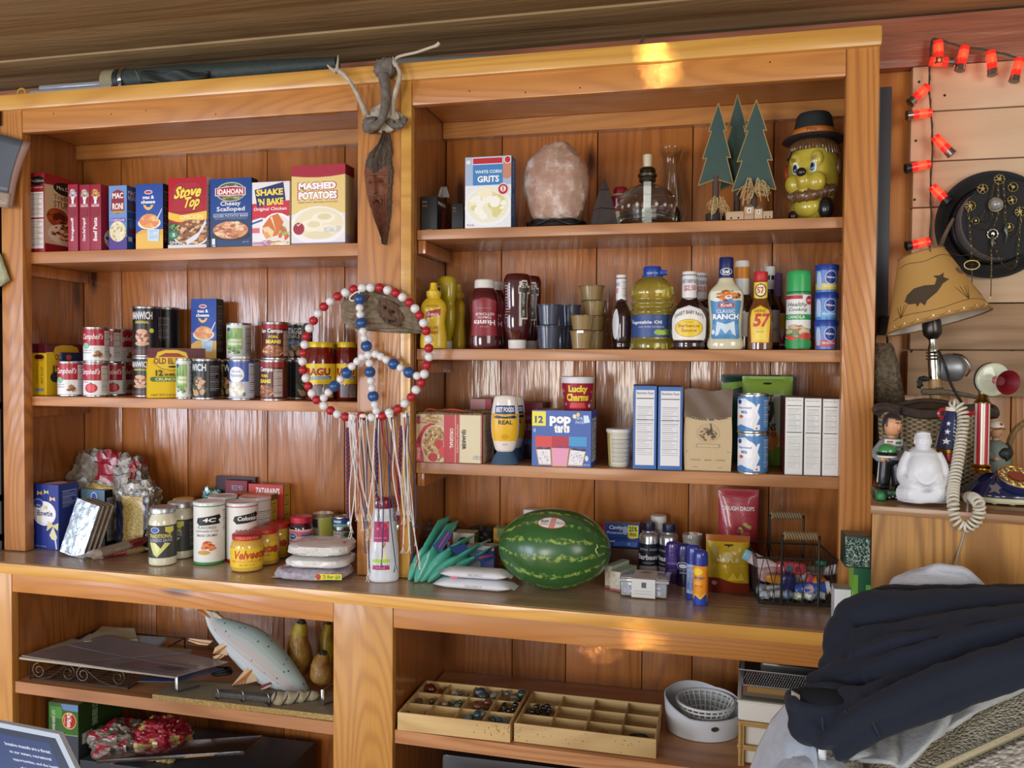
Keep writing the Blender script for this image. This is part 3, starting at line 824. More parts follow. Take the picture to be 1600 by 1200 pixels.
def sauce_jar(label,u0,u1,vt,yy,face,gg):
 c,r,h=cyl(u0,u1,vt,yy,ZS2)
 mb=MB()
 gl=M('6e1712',.08,ct_=1)
 mb.lth([(r*.85,0),(r*.95,.004),(r*.97,.02),(r*.97,h*.62),(r*.93,h*.74),(r*.84,h*.85),(r*.8,h*.88),(r*.8,h*.93)],gl,n=36)
 A=Art(mb,wrap(r*.975,h*.28,h*.63,0,PI*1.15),PI*1.15*r/(h*.35),cut=20,rough=.35)
 A.run([('r',0,0,1,1,'f0cf2a'),('r',.05,.28,.95,.95,'f3d535'),('b','RAGU',.22,.42,.72,.8,'a02a2c',.09),('p',[(.24,.22),(.74,.26),(.74,.4),(.24,.36)],'3a88b8'),('t','OLD WORLD STYLE',.27,.25,.7,.36,'e8f4fa',0,0,.02,0,None,.03)])
 A2=Art(mb,wrap(r*.975,h*.03,h*.28,.3,PI*.6),1.5,cut=14)
 A2.run([('n',.5,.1,.9,.95,'a8a4a0','3a3434',10),('r',.05,.1,.45,.95,'8a8486')])
 o=mb.bd('sauce_jar',loc=c,rz=facing(c)+face,tag=(label,'jar',gg))
 lb=MB()
 lb.lth([(r*.82,h*.905),(r*.87,h*.91),(r*.87,h*.975),(r*.84,h)],M('e2c326',.35,.2),n=36)
 lb.bd('lid',o)
 return o
GJ='red sauce jars with yellow lids'
sauce_jar('red pasta sauce jar with yellow lid, first from the left, fully in view',477.5,524.5,534.5,.08,-.1,GJ)
sauce_jar('red pasta sauce jar hiding behind the first one',492,532,538,.19,-.1,GJ)
sauce_jar('red pasta sauce jar with yellow lid, just left of the centre stile',524.5,560,534.5,.11,-.1,GJ)
sauce_jar('last red pasta sauce jar, half behind the centre stile',546,583,535,.185,-.1,GJ)
def cv(pts,n=8):
 pts=[Vc(p)for p in pts]
 out=[]
 P=[pts[0]]+pts+[pts[-1]]
 for i in rg(1,len(P)-2):
  for k in rg(n):
   t=k/n
   a,b,c,d=P[i-1],P[i],P[i+1],P[i+2]
   out.append(.5*((2*b)+(-a+c)*t+(2*a-5*b+4*c-d)*t*t+(-a+3*b-3*c+d)*t*t*t))
 out.append(pts[-1])
 return out
def prof(pts,n=5):
 lo,hi=min(b for a,b in pts),max(b for a,b in pts)
 return[(max(p.x,.0),min(max(p.y,lo),hi))for p in cv([(a,b,0)for a,b in pts],n)]
G='items on the top right shelf'
for i,(a,b,vt,lab)in en(((658,683,307,'black box at the left end of the top right shelf'),(706,724,318,'smaller black box tucked behind the corn grits box'))):
 BOX('black_photo_box',lab,'black boxes on the top right shelf',a,b,vt,.06+.03*i,ZR1,.12 if not i else .1,'18171a',[('t','PICKS',.1,.82,.35,.87,'9a9a9a'),('t','PHOTO',.1,.7,.4,.76,'b06030'),('r',.3,.02,.7,.05,'808080')],rside=[('b','PHOTO',.08,.78,.62,.88,'d8d4d4',.05)]+[('p',[(.3+.06*k,.1),(.34+.06*k,.1),(.42+.035*k,.7),(.4+.035*k,.7)],'8a2434')for k in rg(8)]+[('t','PHOTO TOOL',.2,.03,.8,.08,'a8a8a8')],top='222125')
mb=MB()
mb.grid(lambda a,b:((a-.5)*.035*(1-b*.5),.004*sin(a*9)*(1-b),b*.03),8,5,M('8f8c88',.15,alpha=.5))
q=PY(693,312,.1)
mb.bd('plastic_wrapper',loc=(q.x,.1,PY(693,310,.1).z+.002),tag=('clear crumpled wrapper standing on the left black box, top right shelf','wrapper'),tk=.0006)
BOX('grits_box','white and blue corn grits box on the top right shelf',G,727,799,244.5,.04,ZR1,.05,'e9edf1',[('r',0,.6,1,1,'a9bcd8'),('e',.9,.8,.16,.12,'c88a70'),('p',[(.17,.6),(.17,.89),(.82,.89),(.82,.6)],'3f84c4'),('r',.16,.89,.82,.985,'f4f4f4'),('r',.17,.9,.81,.98,'bb2335'),('e',.92,.945,.075,.055,'f4f0f0'),('e',.92,.945,.062,.046,'c22838'),('e',.07,.93,.05,.03,'e8e8f0'),('b','WHITE CORN',.22,.765,.79,.81,'ffffff',.03),('b','GRITS',.27,.64,.74,.73,'ffffff',.05),('e',.5,.3,.52,.28,'f4f6f6'),('e',.5,.32,.46,.25,'eeeed8'),('f',.5,.33,.42,.22,['f8f6e0','e6e2b0','f2efcf','dcd890','fbfaf0'],60,.28),('p',[(.3,.5),(.42,.58),(.58,.54),(.6,.46),(.42,.42)],'f8f2d0'),('e',.83,.535,.12,.085,'f4ecec'),('e',.83,.535,.105,.072,'bf2434'),('e',.83,.54,.06,.042,'f6f0f0'),('b','5',.805,.51,.855,.57,'bf2434',.06),('t','1ct',.06,.03,.2,.06,'c0503a')],rcol='2a6296',rside=[('n',.3,.55,.7,.97,None,'c8d4e0',22),('n',.3,.15,.7,.5,None,'c8d4e0',18)],top='3a6ca0')
c,r,h=cyl(819,923,215,.115,ZR1)
SALT,nt,p=new_mat('salt_crystal')
tc=nt.nodes.new('ShaderNodeTexCoord')
nn=nt.nodes.new('ShaderNodeTexNoise')
nn.inputs['Scale'].default_value=22
nn.inputs['Detail'].default_value=8
nn.inputs['Roughness'].default_value=.65
nt.links.new(tc.outputs['Object'],nn.inputs['Vector'])
nt.links.new(mxn(nt,mxn(nt,lin('a5806c'),lin('bd9c8a'),mpr(nt,nn.outputs['Fac'],.35,.55,0,1)),lin('e6dad2'),mpr(nt,nn.outputs['Fac'],.52,.66,0,.85)),p.inputs['Base Color'])
p.inputs['Roughness'].default_value=.38
p.inputs['Subsurface Weight'].default_value=.25
p.inputs['Subsurface Radius'].default_value=(.03,.012,.008)
p.inputs['Subsurface Scale'].default_value=.4
b_=nt.nodes.new('ShaderNodeBump')
b_.inputs['Strength'].default_value=.8
b_.inputs['Distance'].default_value=.004
nt.links.new(nn.outputs['Fac'],b_.inputs['Height'])
nt.links.new(b_.outputs['Normal'],p.inputs['Normal'])
root=empty('salt_lamp',c,0,('rough pale pink salt rock lamp on a dark foot','lamp',G))
hh=h-.012
def saltf(d):
 s=1+.1*nn0(d*1.6+Vc((4,1,2)))+.05*nn0(d*5)+.02*nn0(d*14)
 if d.z>0:
  s*=1-.06*d.z*(1+d.x)
 f=abs(nn0(d*2.3+Vc((7,3,1))))
 return s-.05*f
mb=MB()
mb.ball((0,0,.012+hh*.46),(r*1.03,r*.86,hh*.53),SALT,40,26,fn=lambda d:saltf(d)*(1 if d.z>-.5 else(1+(abs(d.z)-.5)*.12)))
for v in mb.bm.verts:
 if v.co.z<.02:
  v.co.z=.02+(v.co.z-.02)*.05
mb.bd('salt_rock',root,sharp=25)
mb=MB()
mb.lth([(r*.8,0),(r*.86,.006),(r*.82,.019),(r*.6,.0195)],M('2a211c',.5),n=32,sq=(1,.8))
mb.bd('foot',root)
mb=MB()
pts=[(r*.88*cos(a),-r*.74*abs(sin(a))-.004,.012+.006*sin(5*a))for a in[PI*k/16 for k in rg(17)]]
mb.tube([(q[0]*1.02,q[1],q[2])for q in pts],.0028,M('15171a',.4),n=7)
mb.tube([(q[0]*.98,q[1]+.002,.024-q[2]*.5)for q in pts],.0026,M('15171a',.4),n=7)
mb.bd('power_cord',root)
c,r,h=cyl(924,964.5,277,.07,ZR1)
mb=MB()
mt=wood('dark_block_wood','4c4342','332c2c','1a1414','z',rough=.6,ct_=.0,knots=0)
for z0,z1,a0,a1 in((.0,.33,1,.74),(.345,.72,.72,.36),(.735,1,.36,.0)):
 vs0=[mb.v((sx*r*a0*.82,sy*r*a0*.82,h*z0))for sx,sy in((-1,-1),(1,-1),(1,1),(-1,1))]
 if a1>0:
  vs1=[mb.v((sx*r*a1*.82,sy*r*a1*.82,h*z1))for sx,sy in((-1,-1),(1,-1),(1,1),(-1,1))]
  for k in rg(4):
   mb.face([vs0[k],vs0[(k+1)%4],vs1[(k+1)%4],vs1[k]],mb.mi(mt),k*.3+z0)
  mb.face(vs1,mb.mi(mt))
 else:
  ap=mb.v((0,0,h))
  for k in rg(4):
   mb.face([vs0[k],vs0[(k+1)%4],ap],mb.mi(mt),k*.3+z0)
 mb.face(vs0[::-1],mb.mi(mt))
mb.lth([(.004,h*.3),(.004,h*.8)],mt,n=6)
mb.bd('wooden_pyramid',loc=c,rz=.62,tag=('small dark wooden pyramid in tiers between the salt lamp and the oil lamp','ornament',G),sharp=20)
c,r,h=cyl(955,984,293,.2,ZR1)
mb=MB()
mb.lth([(r,0),(r,h*.2),(r,h*.8),(r*.9,h*.84)],M('b9b48c',.4),n=28)
A=Art(mb,wrap(r,h*.45,h*.8,0,PI),2.5,cut=14)
A.run([('r',0,0,1,1,'8c2030'),('b','JAR',.3,.2,.8,.8,'e8d0d0',.05)])
mb.lth([(r*.7,h*.84),(r*.75,h*.88),(r*.75,h*.96),(r*.6,h)],M('9c1e30',.35),n=24)
mb.bd('spice_jar',loc=c,rz=facing(c),tag=('little red-lidded jar in the shade behind the wooden pyramid','jar',G))
GLASS=M('f2f8f6',.02,tn=1,ior=1.2)
c,r,h=cyl(967,1057,241,.1,ZR1)
k=h/.107
root=empty('oil_lamp',c,facing(c),('squat clear glass oil lamp with a brass burner','lamp',G))
mb=MB()
hb=h*.6
pr=prof([(r*.8,.0),(r*.93,.004),(r*.95,hb*.25),(r*1,hb*.45),(r*.98,hb*.62),(r*.8,hb*.8),(r*.42,hb*.93),(r*.24,hb*1),(r*.24,hb*1.05)])
mb.lth(pr,GLASS,n=40,fn=lambda a,z:1+(.012*sin(a*20)if hb*.12<z<hb*.55 else 0))
for zz_ in(hb*.6,hb*.2):
 mb.tube([(r*1*cos(a*PI/20),r*1*sin(a*PI/20),zz_)for a in rg(40)],.0016,GLASS,n=5,cl=True)
mb.bd('reservoir',root)
mb=MB()
mb.lth([(r*.7,.004),(r*.86,hb*.12),(r*.89,hb*.3),(r*.86,hb*.301)],M('dfe6df',.03,tn=1,ior=1.33),n=32)
mb.bd('lamp_oil',root)
mb=MB()
for i in rg(7):
 a=-1+i*.33
 Art(mb,wrap(r*1,hb*.3,hb*.5,a,.3),1).run([('star',.5,.5,.3,M('f0f4f2',.1,alpha=.6))])
mb.bd('pressed_pattern',root)
mb=MB()
mb.box(-.008,.008,-.001,.001,.01,hb*1.1,'e8e4da')
mb.bd('wick',root)
mb=MB()
BR=M('6b6658',.3,1)
mb.lth([(r*.25,hb*1.02),(r*.3,hb*1.04),(r*.28,hb*1.12),(r*.33,hb*1.14),(r*.33,hb*1.2),(r*.25,hb*1.24),(r*.3,hb*1.27),(r*.28,hb*1.32),(r*.2,hb*1.36)],BR,n=24)
mb.lth([(r*.14,hb*1.36),(r*.16,h*.86),(r*.17,h*.985),(r*.12,h)],M('c9bca0',.5,.2),n=16)
mb.bd('burner',root)
mb=MB()
mb.tube([(-r*.72,-.01,hb*1.27),(0,-.01,hb*1.27),(r*.4,-.01,hb*1.28)],.0013,M('b98a6a',.3,.8),n=6)
mb.ball((-r*.76,-.01,hb*1.27),(.0015,.0048,.0048),M('b98a6a',.3,.8),10,8)
mb.bd('wick_knob',root)
c,r,h=cyl(1026,1072,233,.225,ZR1)
mb=MB()
mb.lth(prof([(r*.62,0),(r*.72,h*.06),(r*1,h*.22),(r*1.02,h*.34),(r*.8,h*.55),(r*.6,h*.72),(r*.62,h*.86),(r*.9,h*.97),(r*.95,h*1)]),M('f2f6f4',.02,tn=1,ior=1.35),n=40,cap0=False,cap1=False)
mb.bd('glass_chimney',loc=c,tag=('tall clear flared glass chimney behind the oil lamp','glass',G),tk=.0015)
c,r,h=cyl(1046,1064,322,.16,ZR1)
mb=MB()
mb.ball((0,0,h*.5),(r,r,h*.5),M('4a433c',.15,.8),18,12)
mb.bd('dark_glass_ball',loc=c,tag=('small dark shiny ball beside the foot of the glass chimney','ball',G))
TG=M('37504a',.6,mo=.12,bs=30)
TE=M('b59a62',.7)
def fir(label,apex,bl,br,y,th,tiers,lean=.0,trunk=None):
 A_,L_,R_=PY(*apex,y),PY(*bl,y),PY(*br,y)
 cx=A_.x
 cxm=(L_.x+R_.x)/2
 H=A_.z-(L_.z+R_.z)/2
 W=(R_.x-L_.x)/2
 base=(L_.z+R_.z)/2
 right=[(0,1),(.5,.655),(.34,.665),(.8,.325),(.57,.335),(1,0)]
 mid=lambda t:cxm+(cx-cxm)*t
 pts=[(mid(t)+W*s,base+H*t)for s,t in right]+[(mid(0),base+H*.07)]+[(mid(t)-W*s,base+H*t)for s,t in right[:0:-1]]
 root=empty('wooden_fir',(mid(0),y,ZR1 if trunk is None else trunk),0,(label,'ornament','painted wooden firs on the top right shelf'))
 pts=[(a-mid(0),b-root.location.z)for a,b in pts]
 mb=MB()
 mb.slab(pts,th,TG,TE)
 mb.bd('tree',root,sharp=20)
 mb=MB()
 for i in rg(len(pts)):
  a,b=pts[i],pts[(i+1)%len(pts)]
  mb.tube([(a[0],-.0003,a[1]),(b[0],-.0003,b[1])],.0011,TE,n=4)
 mb.bd('worn_edge',root)
 mb=MB()
 zb=base+H*.06-root.location.z
 mb.lth([(.0085,0),(.0085,zb+.01)],M('4d3b33',.6),n=14,c=(0,th/2))
 mb.bd('trunk',root)
 return root,base
RAF=M('bfa877',.6)
def raffia(parent,c,n,rad,seed,gone=1):
 R=RRn(seed)
 mb=MB()
 for i in rg(n):
  a=R.uniform(0,2*PI)
  l=rad*R.uniform(.5,1.15)
  dx,dz=cos(a)*l,sin(a)*l*.7-rad*.15
  if R.random()<.5:
   pts=[(c[0],c[1],c[2]),(c[0]+dx*.6,c[1]-R.uniform(.004,.02),c[2]+abs(dz)*.8+.006),(c[0]+dx,c[1]-R.uniform(.004,.022),c[2]+dz-.008)]
  else:
   pts=[(c[0],c[1],c[2]),(c[0]+dx*.7,c[1]-.012,c[2]+dz*.6+.012),(c[0]+dx*.9,c[1]-.012,c[2]+dz),(c[0]+dx*.35,c[1]-.012,c[2]+dz*.5),(c[0],c[1]-.004,c[2])]
  mb.tube(cv(pts,5),.0009,RAF,n=4)
 return mb.bd('raffia_bow',parent)
f1_,b1_=fir('green wooden fir on the left, standing in a round log slice',(1122.6,161),(1091,290.5),(1146,287),.09,.01,3,trunk=ZR1+.028)
f2_,b2_=fir('tallest green wooden fir, in the middle behind the other two',(1152.5,147),(1124,296),(1180,296),.125,.01,3)
f3_,b3_=fir('green wooden fir on the right, with a raffia bow over little block houses',(1182,156),(1143.5,299),(1212.5,296),.07,.01,3)
raffia(f3_,(0,-.006,b3_-f3_.location.z-.002),34,.04,5)
raffia(f1_,(.006,-.012,.012),30,.03,6)
mb=MB()
q=PY(1116,330,.09)
mb.lth([(.024,0,M('3a302c',.8,bump=.5,bs=90)),(.0245,.026,M('3a302c',.8,bump=.5,bs=90)),(.022,.0275,M('8a7a6a',.7))],'3a302c',n=20)
mb.bd('log_base',loc=(f1_.location.x,.098,ZR1),tag=('round dark log slice under the left wooden fir','log'))
BW=wood('pale_block','c4a785','9a7f62','6a4a30','x',rough=.7,ct_=0,knots=0)
rt=empty('block_village',(PY(1170,332,.035).x,.032,ZR1),-.05,('row of little whitewood block houses with painted doors in front of the firs','ornament'))
for i,(x0_,x1_,hz,roof)in en(((-.054,-.012,.02,0),(-.011,.012,.03,1),(.013,.032,.024,1),(.033,.056,.018,0))):
 mb=MB()
 mb.box(x0_,x1_,0,.02,0,hz,BW,rnd=i*.4,bev=.001)
 if roof:
  xm=(x0_+x1_)/2
  mb.slab([(x0_-.001,hz),(x1_+.001,hz),(xm,hz+.009)],.02,M('5c4d42',.7))
 A=Art(mb,flat(x0_,x1_,0,hz),1.5)
 A.run([('e',.3,.2,.06,.12,'1f1a18'),('e',.7,.2,.06,.12,'1f1a18')]if not roof else[('r',.3,.5,.7,.9,'e4e0d8'),('r',.42,.58,.58,.82,'6a5a50')])
 mb.bd('block_house',rt)
c,r,h=cyl(1226,1318,178,.135,ZR1)
root=empty('lion_bank',c,facing(c)-.38,('yellow plastic lion head money bank wearing a black hat with orange band','money bank',G))
YL=M('bfae3e',.22,ct_=.6,mo=.22,bs=26)
BRN=M('6b4a2c',.3,ct_=.5,mo=.3,bs=60)
DK=M('1d1b1c',.3,ct_=.4)
mb=MB()
def lionf(d):
 f=1
 f+=.1*max(0,d.z*.2+.1)
 return f
S=r
mb.ball((0,0,h*.44),(S*.86,S*.8,h*.4),YL,34,24)
for v in mb.bm.verts:
 if v.co.z<.004:
  v.co.z=.004+(v.co.z-.004)*.02
mb.ball((0,0,h*.142),(S*.74,S*.68,h*.138),YL,26,14)
mb.bd('head',root)
mb=MB()
for sx in(-1,1):
 mb.ball((sx*S*.36,-S*.66,h*.345),(S*.34,S*.28,h*.095),YL,20,14)
mb.ball((0,-S*.8,h*.36),(S*.26,S*.24,h*.085),YL,18,12)
mb.ball((0,-S*.74,h*.27),(S*.2,S*.16,h*.05),YL,16,10)
mb.ball((sx*0,-S*.42,h*.14),(S*.5,S*.36,h*.1),YL,16,10)
mb.bd('muzzle',root)
mb=MB()
mb.ball((0,-S*1.02,h*.425),(S*.17,S*.12,h*.04),DK,16,10)
mb.bd('nose',root)
for sx in(-1,1):
 mb=MB()
 mb.ball((sx*S*.34,-S*.6,h*.545),(S*.24,S*.2,h*.085),M('bfae48',.22,ct_=.6),18,12)
 mb.bd('brow',root)
 mb=MB()
 mb.ball((sx*S*.3,-S*.74,h*.475),(S*.13,S*.09,h*.052),M('e9eef0',.15,ct_=.8),16,12)
 o_=mb.bd('eye',root)
 mb=MB()
 mb.ball((sx*S*.3,-S*.815,h*.472),(S*.085,S*.035,h*.04),M('5a9cc0',.15),14,10)
 mb.ball((sx*S*.295,-S*.835,h*.472),(S*.062,S*.03,h*.034),M('101216',.1,ct_=1),14,10)
 mb.bd('pupil',o_)
 mb=MB()
 for k_ in rg(3):
  a=-.5+k_*.35
  mb.tube([(sx*S*(.28+.05*k_),-S*.86,h*(.53)),(sx*S*(.3+.07*k_),-S*.84,h*(.565+.006*k_))],.0007,DK,n=4)
 mb.bd('eyelash',root)
R=RRn(4)
mb=MB()
for i in rg(46):
 a=-1.35+2.7*i/45
 x_,y_=sin(a)*S*.8,-cos(a)*S*.8
 zz_=h*(.285-.05*cos(a*1.4))+R.uniform(-.002,.002)
 mb.tube(cv([(x_*.82,y_*.95,zz_+.016),(x_*1.06,y_*1.08,zz_),(x_*.98,y_*1,zz_-.018)],3),[.0034,.004,.0042,.0042,.004,.003,.001],BRN,n=6)
mb.bd('moustache',root)
mb=MB()
for i in rg(30):
 a=-1.9+3.8*i/29
 x_,y_=sin(a)*S*.8,-cos(a)*S*.76
 mb.tube(cv([(x_*.72,y_*.8,h*.735),(x_*.98,y_*.98,h*.68),(x_*1.1,y_*1.02,h*(.6 if abs(a)>.8 else .64))],3),[.004,.0045,.005,.005,.0045,.003,.001],BRN,n=6)
mb.bd('fringe',root)
for sx in(-1,1):
 mb=MB()
 mb.ball((sx*S*.9,-S*.05,h*.49),(S*.12,S*.16,h*.075),M('c4502a' if sx<0 else '5a3c20',.35),14,10)
 mb.bd('ear',root)
mb=MB()
mb.ball((-S*.45,-S*.6,h*.06),(S*.16,S*.16,h*.05),DK,12,8)
mb.bd('paw',root)
mb=MB()
mb.ball((S*.62,-S*.42,h*.11),(S*.26,S*.24,h*.1),DK,16,10)
mb.bd('paw',root)
hat=MB()
hat.lth(prof([(S*.5,h*.735),(S*.98,h*.745),(S*1.02,h*.752),(S*.96,h*.775),(S*.66,h*.79)],4),M('22282b',.45,bump=.2,bs=200),n=44)
hat.lth([(S*.7,h*.775),(S*.66,h*.84),(S*.6,h*.93),(S*.57,h*.97),(S*.5,h*.995),(0,h)],M('1f2426',.75,bump=.3,bs=260),n=40,cap0=False,cap1=False)
ho=hat.bd('hat',root)
bd=MB()
bd.lth([(S*.712,h*.79),(S*.692,h*.845)],M('c4702a',.5),n=40,cap0=False,cap1=False)
A=Art(bd,wrap(lambda t:S*(.712-.02*t),h*.79,h*.845,.25,1),4,cut=8)
A.run([('t','Mile',.3,.25,.75,.8,'2a1a10',.2)])
bd.bd('hat_band',ho,tk=.001)
G='bottles on the second right shelf'
def sqz(name,label,cat,group,u0,u1,vt,y,zb,sections,mat,cap=None,art=None,face=.0,sq=(1,.62),n=36,extra=None,span=PI*.8,arng=(.1,.7),R_at=None,rough=.35,seed=0):
 c,r,h=cyl(u0,u1,vt,y,zb)
 mb=MB()
 pr=prof([(a*r,b*h)for a,b in sections],5)
 mb.lth(pr,mat,n=n,sq=sq)
 if art:
  def Rf(t):
   z=(arng[0]+(arng[1]-arng[0])*t)*h
   for i in rg(len(pr)-1):
    if pr[i][1]<=z<=pr[i+1][1]and pr[i+1][1]>pr[i][1]:
     w=(z-pr[i][1])/(pr[i+1][1]-pr[i][1])
     return pr[i][0]+(pr[i+1][0]-pr[i][0])*w+.0004
   return r
  A=ArtC(mb,wrap(Rf,arng[0]*h,arng[1]*h,0,span,sq=sq),span*r/(h*(arng[1]-arng[0])),cut=14,seed=seed,rough=rough)
  A.run(art)
 o=mb.bd(name,loc=c,rz=facing(c)+face,tag=(label,cat,group))
 for cp in(cap or[]):
  cb_=MB()
  cb_.lth([(a*r,b*h)for a,b in cp[0]],cp[1],n=28,sq=cp[3]if len(cp)>3 else(1,1))
  if len(cp)>4:
   cp[4](cb_,r,h)
  cb_.bd(cp[2],o)
 return o
class ArtC(Art):
 def emit(self,vs,fs,col,off=None,jit=.0):
  if(max(v[1]for v in vs)-min(v[1]for v in vs))>.12:
   tb=bmesh.new()
   tv=[tb.verts.new((v[0],v[1],0))for v in vs]
   for f in fs:
    try:
     tb.faces.new([tv[i]for i in f])
    except ValueError:
     pass
   for k in rg(1,10):
    bmesh.ops.bisect_plane(tb,geom=tb.verts[:]+tb.edges[:]+tb.faces[:],plane_co=(0,k/10,0),plane_no=(0,1,0),dist=1e-5)
   tb.verts.index_update()
   vs=[(v.co.x,v.co.y)for v in tb.verts]
   fs=[[v.index for v in f.verts]for f in tb.faces]
   tb.free()
  Art.emit(self,vs,fs,col,off,jit)
MUS=M('dcb92c',.32,ct_=.3)
mus_sec=[(.92,0),(.98,.02),(1,.12),(.93,.25),(.84,.38),(.9,.52),(.96,.6),(.86,.68),(.62,.74),(.5,.76),(.5,.78)]
mus_cap=[([(.52,.78),(.54,.79),(.54,.86),(.4,.865),(.28,.9),(.25,.985),(.12,1)],M('e3bf2e',.35),'cap')]
mus_art=[('p',[(.28,.62),(.76,.7),(.76,.86),(.28,.78)],'b0231f'),('t','Frenchs',.34,.67,.7,.77,'f6ecec',.2,0,.03,0,None,.07),('b','YELLOW',.34,.34,.68,.42,'b04a20',.03),('b','Mustard',.34,.22,.68,.33,'b04a20',.03),('e',.5,.93,.2,.04,'c8a41c'),('t','100% NATURAL',.32,.915,.68,.94,'7a5a10',0,0,0,.03)]
sqz('mustard_bottle','yellow mustard bottle with red ribbon label at the left end of the sauce shelf','bottle','yellow mustard bottles',656,699.5,441,.045,ZR2,mus_sec,MUS,mus_cap,mus_art,face=-.15,arng=(.08,.68))
sqz('mustard_bottle','yellow mustard bottle behind the upside-down one, its label turned away','bottle','yellow mustard bottles',696,735,443.5,.17,ZR2,mus_sec,MUS,mus_cap,None,face=1.9)
sqz('upside_down_mustard','olive yellow upside-down mustard bottle on its grey cap','bottle',G,676,720,432,.115,ZR2,[(.42,.1),(.5,.13),(.74,.25),(.88,.38),(.9,.52),(.82,.62),(.95,.72),(1,.85),(.96,.94),(.78,.99),(.5,1)],M('a99621',.3,ct_=.4),[([(.4,0),(.42,.01),(.42,.11),(.36,.115)],M('b9b9b6',.4),'cap')],[('p',[(.3,.4),(.5,.4),(.5,.75),(.6,.75),(.6,.95),(.22,.95),(.22,.75),(.3,.75)],'d8d4c8'),('p',[(.33,.43),(.47,.43),(.47,.78),(.57,.78),(.57,.92),(.25,.92),(.25,.78),(.33,.78)],'4a4438')],face=-1.1,arng=(.2,.9))
KET=M('4c1114',.12,ct_=1)
hunt=[('p',[(.1,.1),(.9,.1),(.92,.5),(.86,.88),(.5,.97),(.14,.88),(.08,.5)],'8c2230'),('t','Hunts',.16,.34,.84,.46,'f2e8e8',0,180,.05),('t','TOMATO',.3,.49,.72,.54,'e8d8d8',0,180,.03),('t','KETCHUP',.22,.56,.8,.62,'e8d8d8',0,180,.03),('r',.28,.72,.7,.726,'c8a0a4'),('t','SINCE 1888',.38,.29,.62,.32,'c8a0a4',0,180)]
for i,(a,b,vt,yy,lab,fc)in en(((733.5,781,437.5,.06,'dark red ketchup bottle with inverted pink label and white cap up',0),(752,793,441,.19,'ketchup bottle half hidden behind its twin with white cap up',-.2))):
 sqz('ketchup_bottle',lab,'bottle','white-topped ketchup bottles',a,b,vt,yy,ZR2,[(.86,0),(.95,.03),(1,.14),(.94,.3),(.9,.45),(.98,.62),(.98,.72),(.86,.8),(.68,.86),(.62,.88)],KET,[([(.64,.875),(.68,.885),(.66,.985),(.6,1)],M('dedad4',.4),'cap')],hunt,face=fc,arng=(.12,.76),sq=(1,.66))
hz=[('p',[(.56,.25),(.8,.25),(.8,.7),(.88,.7),(.88,.84),(.8,.84),(.76,.94),(.6,.94),(.56,.84),(.5,.84),(.5,.7),(.56,.7)],'cfc6b8'),('p',[(.58,.28),(.78,.28),(.78,.73),(.86,.73),(.86,.81),(.78,.81),(.74,.91),(.62,.91),(.58,.81),(.52,.81),(.52,.73),(.58,.73)],'322a26'),('t','TOMATO KETCHUP',.62,.3,.7,.72,'cfc6b8',0,90,.02),('b','57',.6,.8,.76,.88,'cfc6b8',.03),('n',.04,.2,.26,.9,None,'b89a94',12)]
for i,(a,b,vt,yy,lab,fc)in en(((786.6,831,427.6,.06,'tall upside-down ketchup bottle with keystone label and white cap down',.1),(806,847,431,.18,'second upside-down ketchup bottle behind the blue cups',-.15))):
 sqz('ketchup_bottle',lab,'bottle','upside-down ketchup bottles',a,b,vt,yy,ZR2,[(.6,.115),(.7,.14),(.92,.28),(.97,.42),(.92,.55),(.97,.7),(1,.84),(.97,.92),(.8,.985),(.5,1)],M('451013',.1,ct_=1),[([(.6,0),(.63,.01),(.65,.11),(.6,.118)],M('dad8d4',.4),'cap',(1,.8))],hz,face=fc,arng=(.2,.95),sq=(1,.66))
def cup(label,group,u0,u1,vt,y,zb,col,h=None,film='b9b08a',lip='8f8a74',tab=False):
 c,r,hh_=cyl(u0,u1,vt,y,zb)
 hh_=h or hh_
 mb=MB()
 mb.lth([(r*.7,0),(r*.74,.001),(r*.9,hh_*.88),(r*.91,hh_*.93),(r*1,hh_*.95),(r*1,hh_*.975),(r*.9,hh_*.975)],M(col,.25,ct_=.6),n=36)
 o=mb.bd('portion_cup',loc=c,tag=(label,'cup',group))
 lb=MB()
 lb.lth([(0,hh_*.98),(r*.98,hh_*.98),(r*1.01,hh_*.99),(r*.98,hh_)],M(film,.2,.5),n=36,cap0=False)
 if tab:
  lb.box(-.006,.01,-r*1.12,-r*.96,hh_*.86,hh_*.99,M('dcd8cc',.3,.4))
 lb.bd('film_lid',o)
 return o
BL='3c4358'
k1=cup('dark blue cup at the bottom of the blue pair, in front','dark blue sealed cups',836,879,509,.045,ZR2,BL,film='8f95a4')
cup('dark blue cup on top of the blue pair, in front','dark blue sealed cups',838,878,476,.045,topz(k1)+.003,BL,film='8f95a4')
k2=cup('dark blue cup at the bottom, behind the front pair','dark blue sealed cups',862,900,511,.155,ZR2,BL,film='8f95a4')
cup('dark blue cup on top behind, touching the tan cups','dark blue sealed cups',870,909,477,.155,topz(k2)+.003,BL,film='8f95a4')
TN='927a4c'
t1=cup('tan sauce cup at the bottom front with its foil tab showing','tan sealed cups',889,928,517,.04,ZR2,TN,tab=True)
cup('tan sauce cup second from the bottom in the front stack','tan sealed cups',889.5,930,493,.04,topz(t1)+.003,TN)
t2=cup('tan sauce cup at the bottom of the tall rear stack','tan sealed cups',908,949,518,.15,ZR2,TN)
t3=cup('tan sauce cup second from the bottom of the tall rear stack','tan sealed cups',908,949,495,.15,topz(t2)+.003,TN)
t4=cup('tan sauce cup third from the bottom of the tall rear stack','tan sealed cups',908,949,471,.15,topz(t3)+.003,TN)
cup('topmost tan sauce cup, crowning the rear stack','tan sealed cups',903.5,946,447,.15,topz(t4)+.003,TN)
BBQ=M('2a1210',.07,ct_=1)
FILM=M('e9e9ea',.4)
